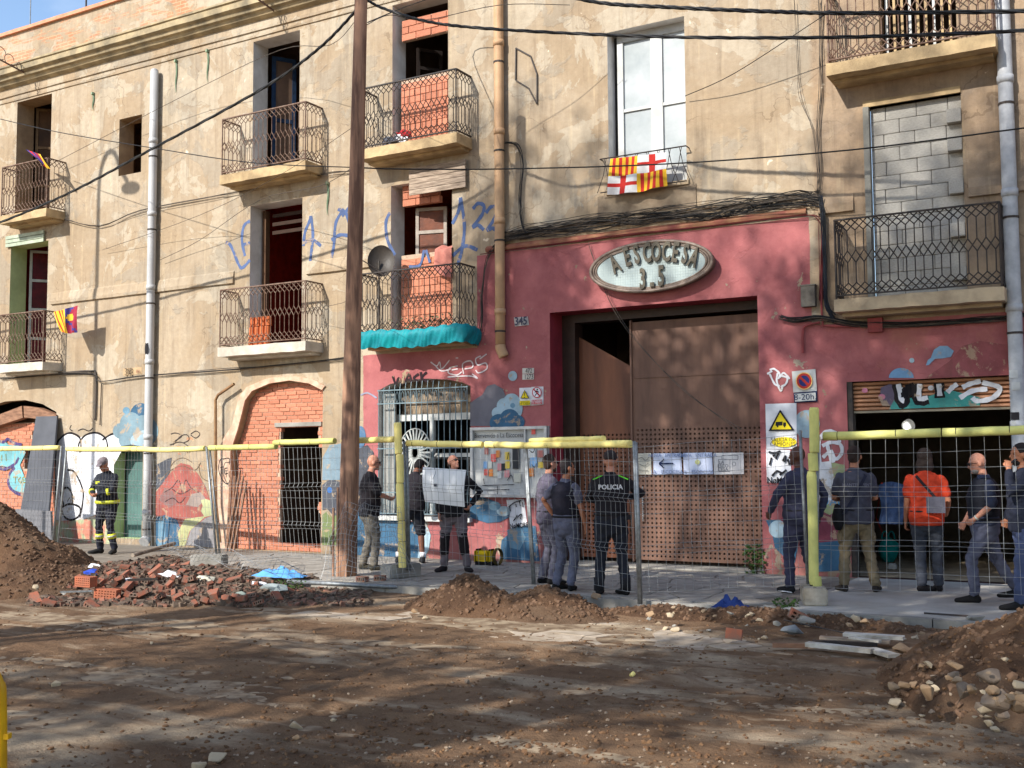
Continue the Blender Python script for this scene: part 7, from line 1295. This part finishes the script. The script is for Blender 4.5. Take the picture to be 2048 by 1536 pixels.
# 9 maintenance man
r = person(1716, 1183, 1.84, -5, 'man in slate T-shirt and khaki cargo trousers with a black shoulder bag', ((-.12, .3, 1.12), (.14, .3, 1.14)), ((-.17, .0, 0), (.2, -.03, 0)), (-.2, .4), elb=((-.5, -.2, -1), (.5, -.2, -1)), hy=-.5, hp=-.1, sk='tan', top=(70, 70, 82), legs=(126, 112, 88), shoe=(56, 50, 46), hair='short', haircol=(56, 42, 36), girth=1.08, seed=10)
backtext(r, 'MANTENIMENT', .05, .38, paint(110, 110, 124), .05); strap(r, -1, mat('strap_dark', C(36, 38, 56), bs=0), zend=.02)
bm_ = MB(); bm_.blob(r[1](-.02, -.03, -.22), (.07, .13, .17), 3, .08, 2); r[8](bm_, 'shoulder_bag', cloth(26, 26, 30)); 
for hj, kn, an, t_ in r[4]:
    pk = MB(); q = hj.lerp(kn, .62); pk.blob(q + Vector((math.copysign(.075, hj.x), 0, 0)), (.035, .07, .09), 2, .05, 2); r[8](pk, 'cargo_pocket', cloth(120, 106, 84))
# 10 orange shirt
r = person(1858, 1183, 1.80, -20, 'person with shoulder-length grey-brown hair and orange T-shirt carrying a grey shoulder bag', ((-.25, .08, .87), (.25, .18, 1.0)), ((-.08, -.03, 0), (.12, .05, 0)), (.9, -.2), hy=-.1, sk='tan', top=(206, 66, 36), legs=(62, 66, 76), shoe=(30, 26, 28), hair='long', haircol=(62, 50, 44), girth=1.06, elb=((-.3, -1, 0), (.3, -1, -.5)), seed=11)
strap(r, 1, mat('strap_brown', C(40, 30, 34), bs=0), zend=.16); bm_ = MB(); bm_.add([r[1](h, -.15 + .05 * (k > 1) , x) for h, x, k in ((.26, .0, 0), (.26, .22, 0), (.06, .22, 0), (.06, .0, 0))] + [r[1](h, -.21, x) for h, x in ((.26, .0), (.26, .22), (.06, .22), (.06, .0))], [(0, 1, 2, 3), (7, 6, 5, 4), (0, 4, 5, 1), (1, 5, 6, 2), (2, 6, 7, 3), (3, 7, 4, 0)]); r[8](bm_, 'shoulder_bag', cloth(84, 84, 96), False)
for hj, kn, an, t_ in r[4]:
    for a in (-1, 1): c = Vector((an.x - .045 * (1 if hj.x < 0 else -1), an.y + .05, .06)); r[8](MB().obox(c + Vector((0, -.02, -.018 * a)), c + Vector((0, .02, .018 * a)), .008, .008, (1, 0, 0)), 'shoe_mark', white_g, False)
# 11 bald guard walking
r = person(1976, 1204, 1.78, 82, 'bald guard with sunglasses, grey beard and dark vest walking towards the left', ((-.25, .18, .98), (.27, .16, .92)), ((-.1, .2, 0), (.1, -.34, .02)), (.05, .05), hp=-.25, hy=.0, sk='fair', top=(60, 66, 88), sleeve='elbow', legs=(92, 94, 112), vest=(30, 32, 42), tuck=True, hair=None, girth=1.14, seed=12); glasses(r); beard(r, (150, 140, 134))
r[8](MB().obox(r[1](.53, 0, .12), r[1](.53, .03, .14), .04, .012), 'shoulder_tab', paint(226, 110, 60), False); r[8](MB().blob(r[1](.36, .155, .07), (.03, .01, .035), 1, .02, 2), 'chest_badge', white_g); band(r[8], r[3][0][1].lerp(r[3][0][2], .9), r[3][0][2] - r[3][0][1], .033, silver, 'wrist_watch', .02)
# 12 man on the phone at the right edge
r = person(2058, 1218, 1.84, 88, 'dark-haired bearded man in navy jacket holding a phone at the right edge', ((-.1, .2, 1.5), (.25, .1, .95)), ((-.1, .16, 0), (.1, -.1, 0)), (.0, .05), hy=.1, sk='tan', top=(36, 40, 56), sleeve='long', legs=(70, 80, 112), hair='short', haircol=(44, 38, 38), girth=1.08, elb=((-.4, -.2, -1), (1, -.6, 0)), seed=13); beard(r, (50, 42, 40)); r[8](MB().obox(r[2](-.05, .07, -.05), r[2](-.07, .14, -.09), .03, .01), 'phone', black_p, False)
# ---------------- street trees and lamp behind the camera (their shade falls on the scene) ----------------
leafm = mat('plane_leaf', C(84, 104, 52), C(58, 78, 36), rough=.6, sc=3, bs=0); barkm = mat('plane_bark', C(120, 104, 84), C(86, 74, 60), sc=3)
LB = np.array([(-.5, 0, 0), (0, .6, .05), (.5, 0, 0), (0, -.5, -.05)])
def tree(x, y, h, cr, cz, n, lab, seed, lf=.17, lobes=9):
    rd = np.random.RandomState(seed); e = empty('plane_tree', (x, y, -.13), lab, 'tree', 'street trees behind the viewer'); t = MB(); t.tube([(x, y, -.2), (x + .05, y, 1.5), (x - .05, y + .1, h * .5), (x, y, h * .8)], [.24, .2, .16, .06], 10)
    n = int(n * (1.5 if y > -20 else .85)); C_ = []
    for k in range(lobes):
        a = k * 2.4 + seed; q = cr * (.35 + .5 * ((k * 37) % 10) / 10); c = np.array([x + math.cos(a) * q, y + math.sin(a) * q, cz + (h - cz) * (.15 + .75 * ((k * 53) % 10) / 10)]); C_.append((c, cr * rd.uniform(.28, .42)))
        t.tube([(x, y, h * .3 + k * .1), tuple((np.array([x, y, h * .4]) + c) / 2 + [0, 0, .3]), tuple(c)], [.1, .06, .02], 6)
    t.build('trunk', barkm, e); P = []
    for c, r_ in C_:
        m_ = n // lobes; d = rd.normal(size=(m_, 3)); d /= np.linalg.norm(d, axis=1)[:, None]; P.append(c + d * (r_ * rd.rand(m_) ** .45)[:, None] * [1.15, 1.15, .8])
    P = np.concatenate(P); m_ = len(P); A = rd.normal(size=(m_, 3)); A /= np.linalg.norm(A, axis=1)[:, None]; B = np.cross(A, rd.normal(size=(m_, 3))); B /= np.linalg.norm(B, axis=1)[:, None]; N_ = np.cross(A, B); s = lf * rd.uniform(.6, 1.2, m_)
    V = P[:, None] + s[:, None, None] * (LB[None, :, 0, None] * A[:, None] + LB[None, :, 1, None] * B[:, None] + LB[None, :, 2, None] * N_[:, None]); F = np.arange(m_ * 4).reshape(-1, 4)
    me = bpy.data.meshes.new('crown'); me.vertices.add(m_ * 4); me.vertices.foreach_set('co', V.ravel()); me.loops.add(m_ * 4); me.loops.foreach_set('vertex_index', F.ravel().astype(np.int32)); me.polygons.add(m_); me.polygons.foreach_set('loop_start', np.arange(0, m_ * 4, 4, dtype=np.int32)); me.update(); me.materials.append(leafm); link('crown', me, e)
TREES = [(-12.3, -14.5, 16.2, 3.6, 7.2, 8500, 'tall plane tree just left of the viewer'), (-6.4, -17.2, 18.8, 4.3, 9.0, 10500, 'plane tree right behind the viewer'), (.6, -15.8, 14.5, 4.0, 6.6, 7500, 'plane tree to the right behind the viewer'),
         (-9.5, -23.5, 13.5, 4.4, 6.5, 8000, 'plane tree in the second row behind the viewer, left'), (-3.2, -25, 14, 4.6, 6.5, 9000, 'plane tree in the second row behind the viewer, middle'), (3.0, -22.5, 13.5, 4.2, 6.0, 6000, 'plane tree in the second row behind the viewer, right'),
         (-15.3, -23.6, 24.5, 3.9, 17.5, 3600, 'tallest plane tree, at the left of the second row behind the viewer'), (-9.8, -25.5, 26, 3.6, 18.5, 2600, 'second tallest plane tree, behind the viewer')]
for i, (x, y, h, cr, cz, n, lab) in enumerate(TREES): tree(x, y, h, cr, cz, n, lab, i + 2)
# curved street lamp whose shadow falls on the beige wall
k_ = 5.0; sx = -19.6 - .33 * k_; e = empty('street_lamp', (sx, -k_, -.13), 'curved-neck grey street lamp standing out of frame to the left', 'street lamp')
MB().tube([(sx, -k_, -.13), (sx, -k_, 11.2)] + [(sx + .35 - .35 * math.cos(t), -k_, 11.2 + .85 * math.sin(t)) for t in np.linspace(.3, 2.6, 8)] + [(sx + .9, -k_, 11.3)], .055, 8).build('lamp_post', galv, e)
MB().blob((sx + 1.0, -k_, 11.15), (.3, .16, .1), 2, .03, 2).build('lamp_head', galv, e)
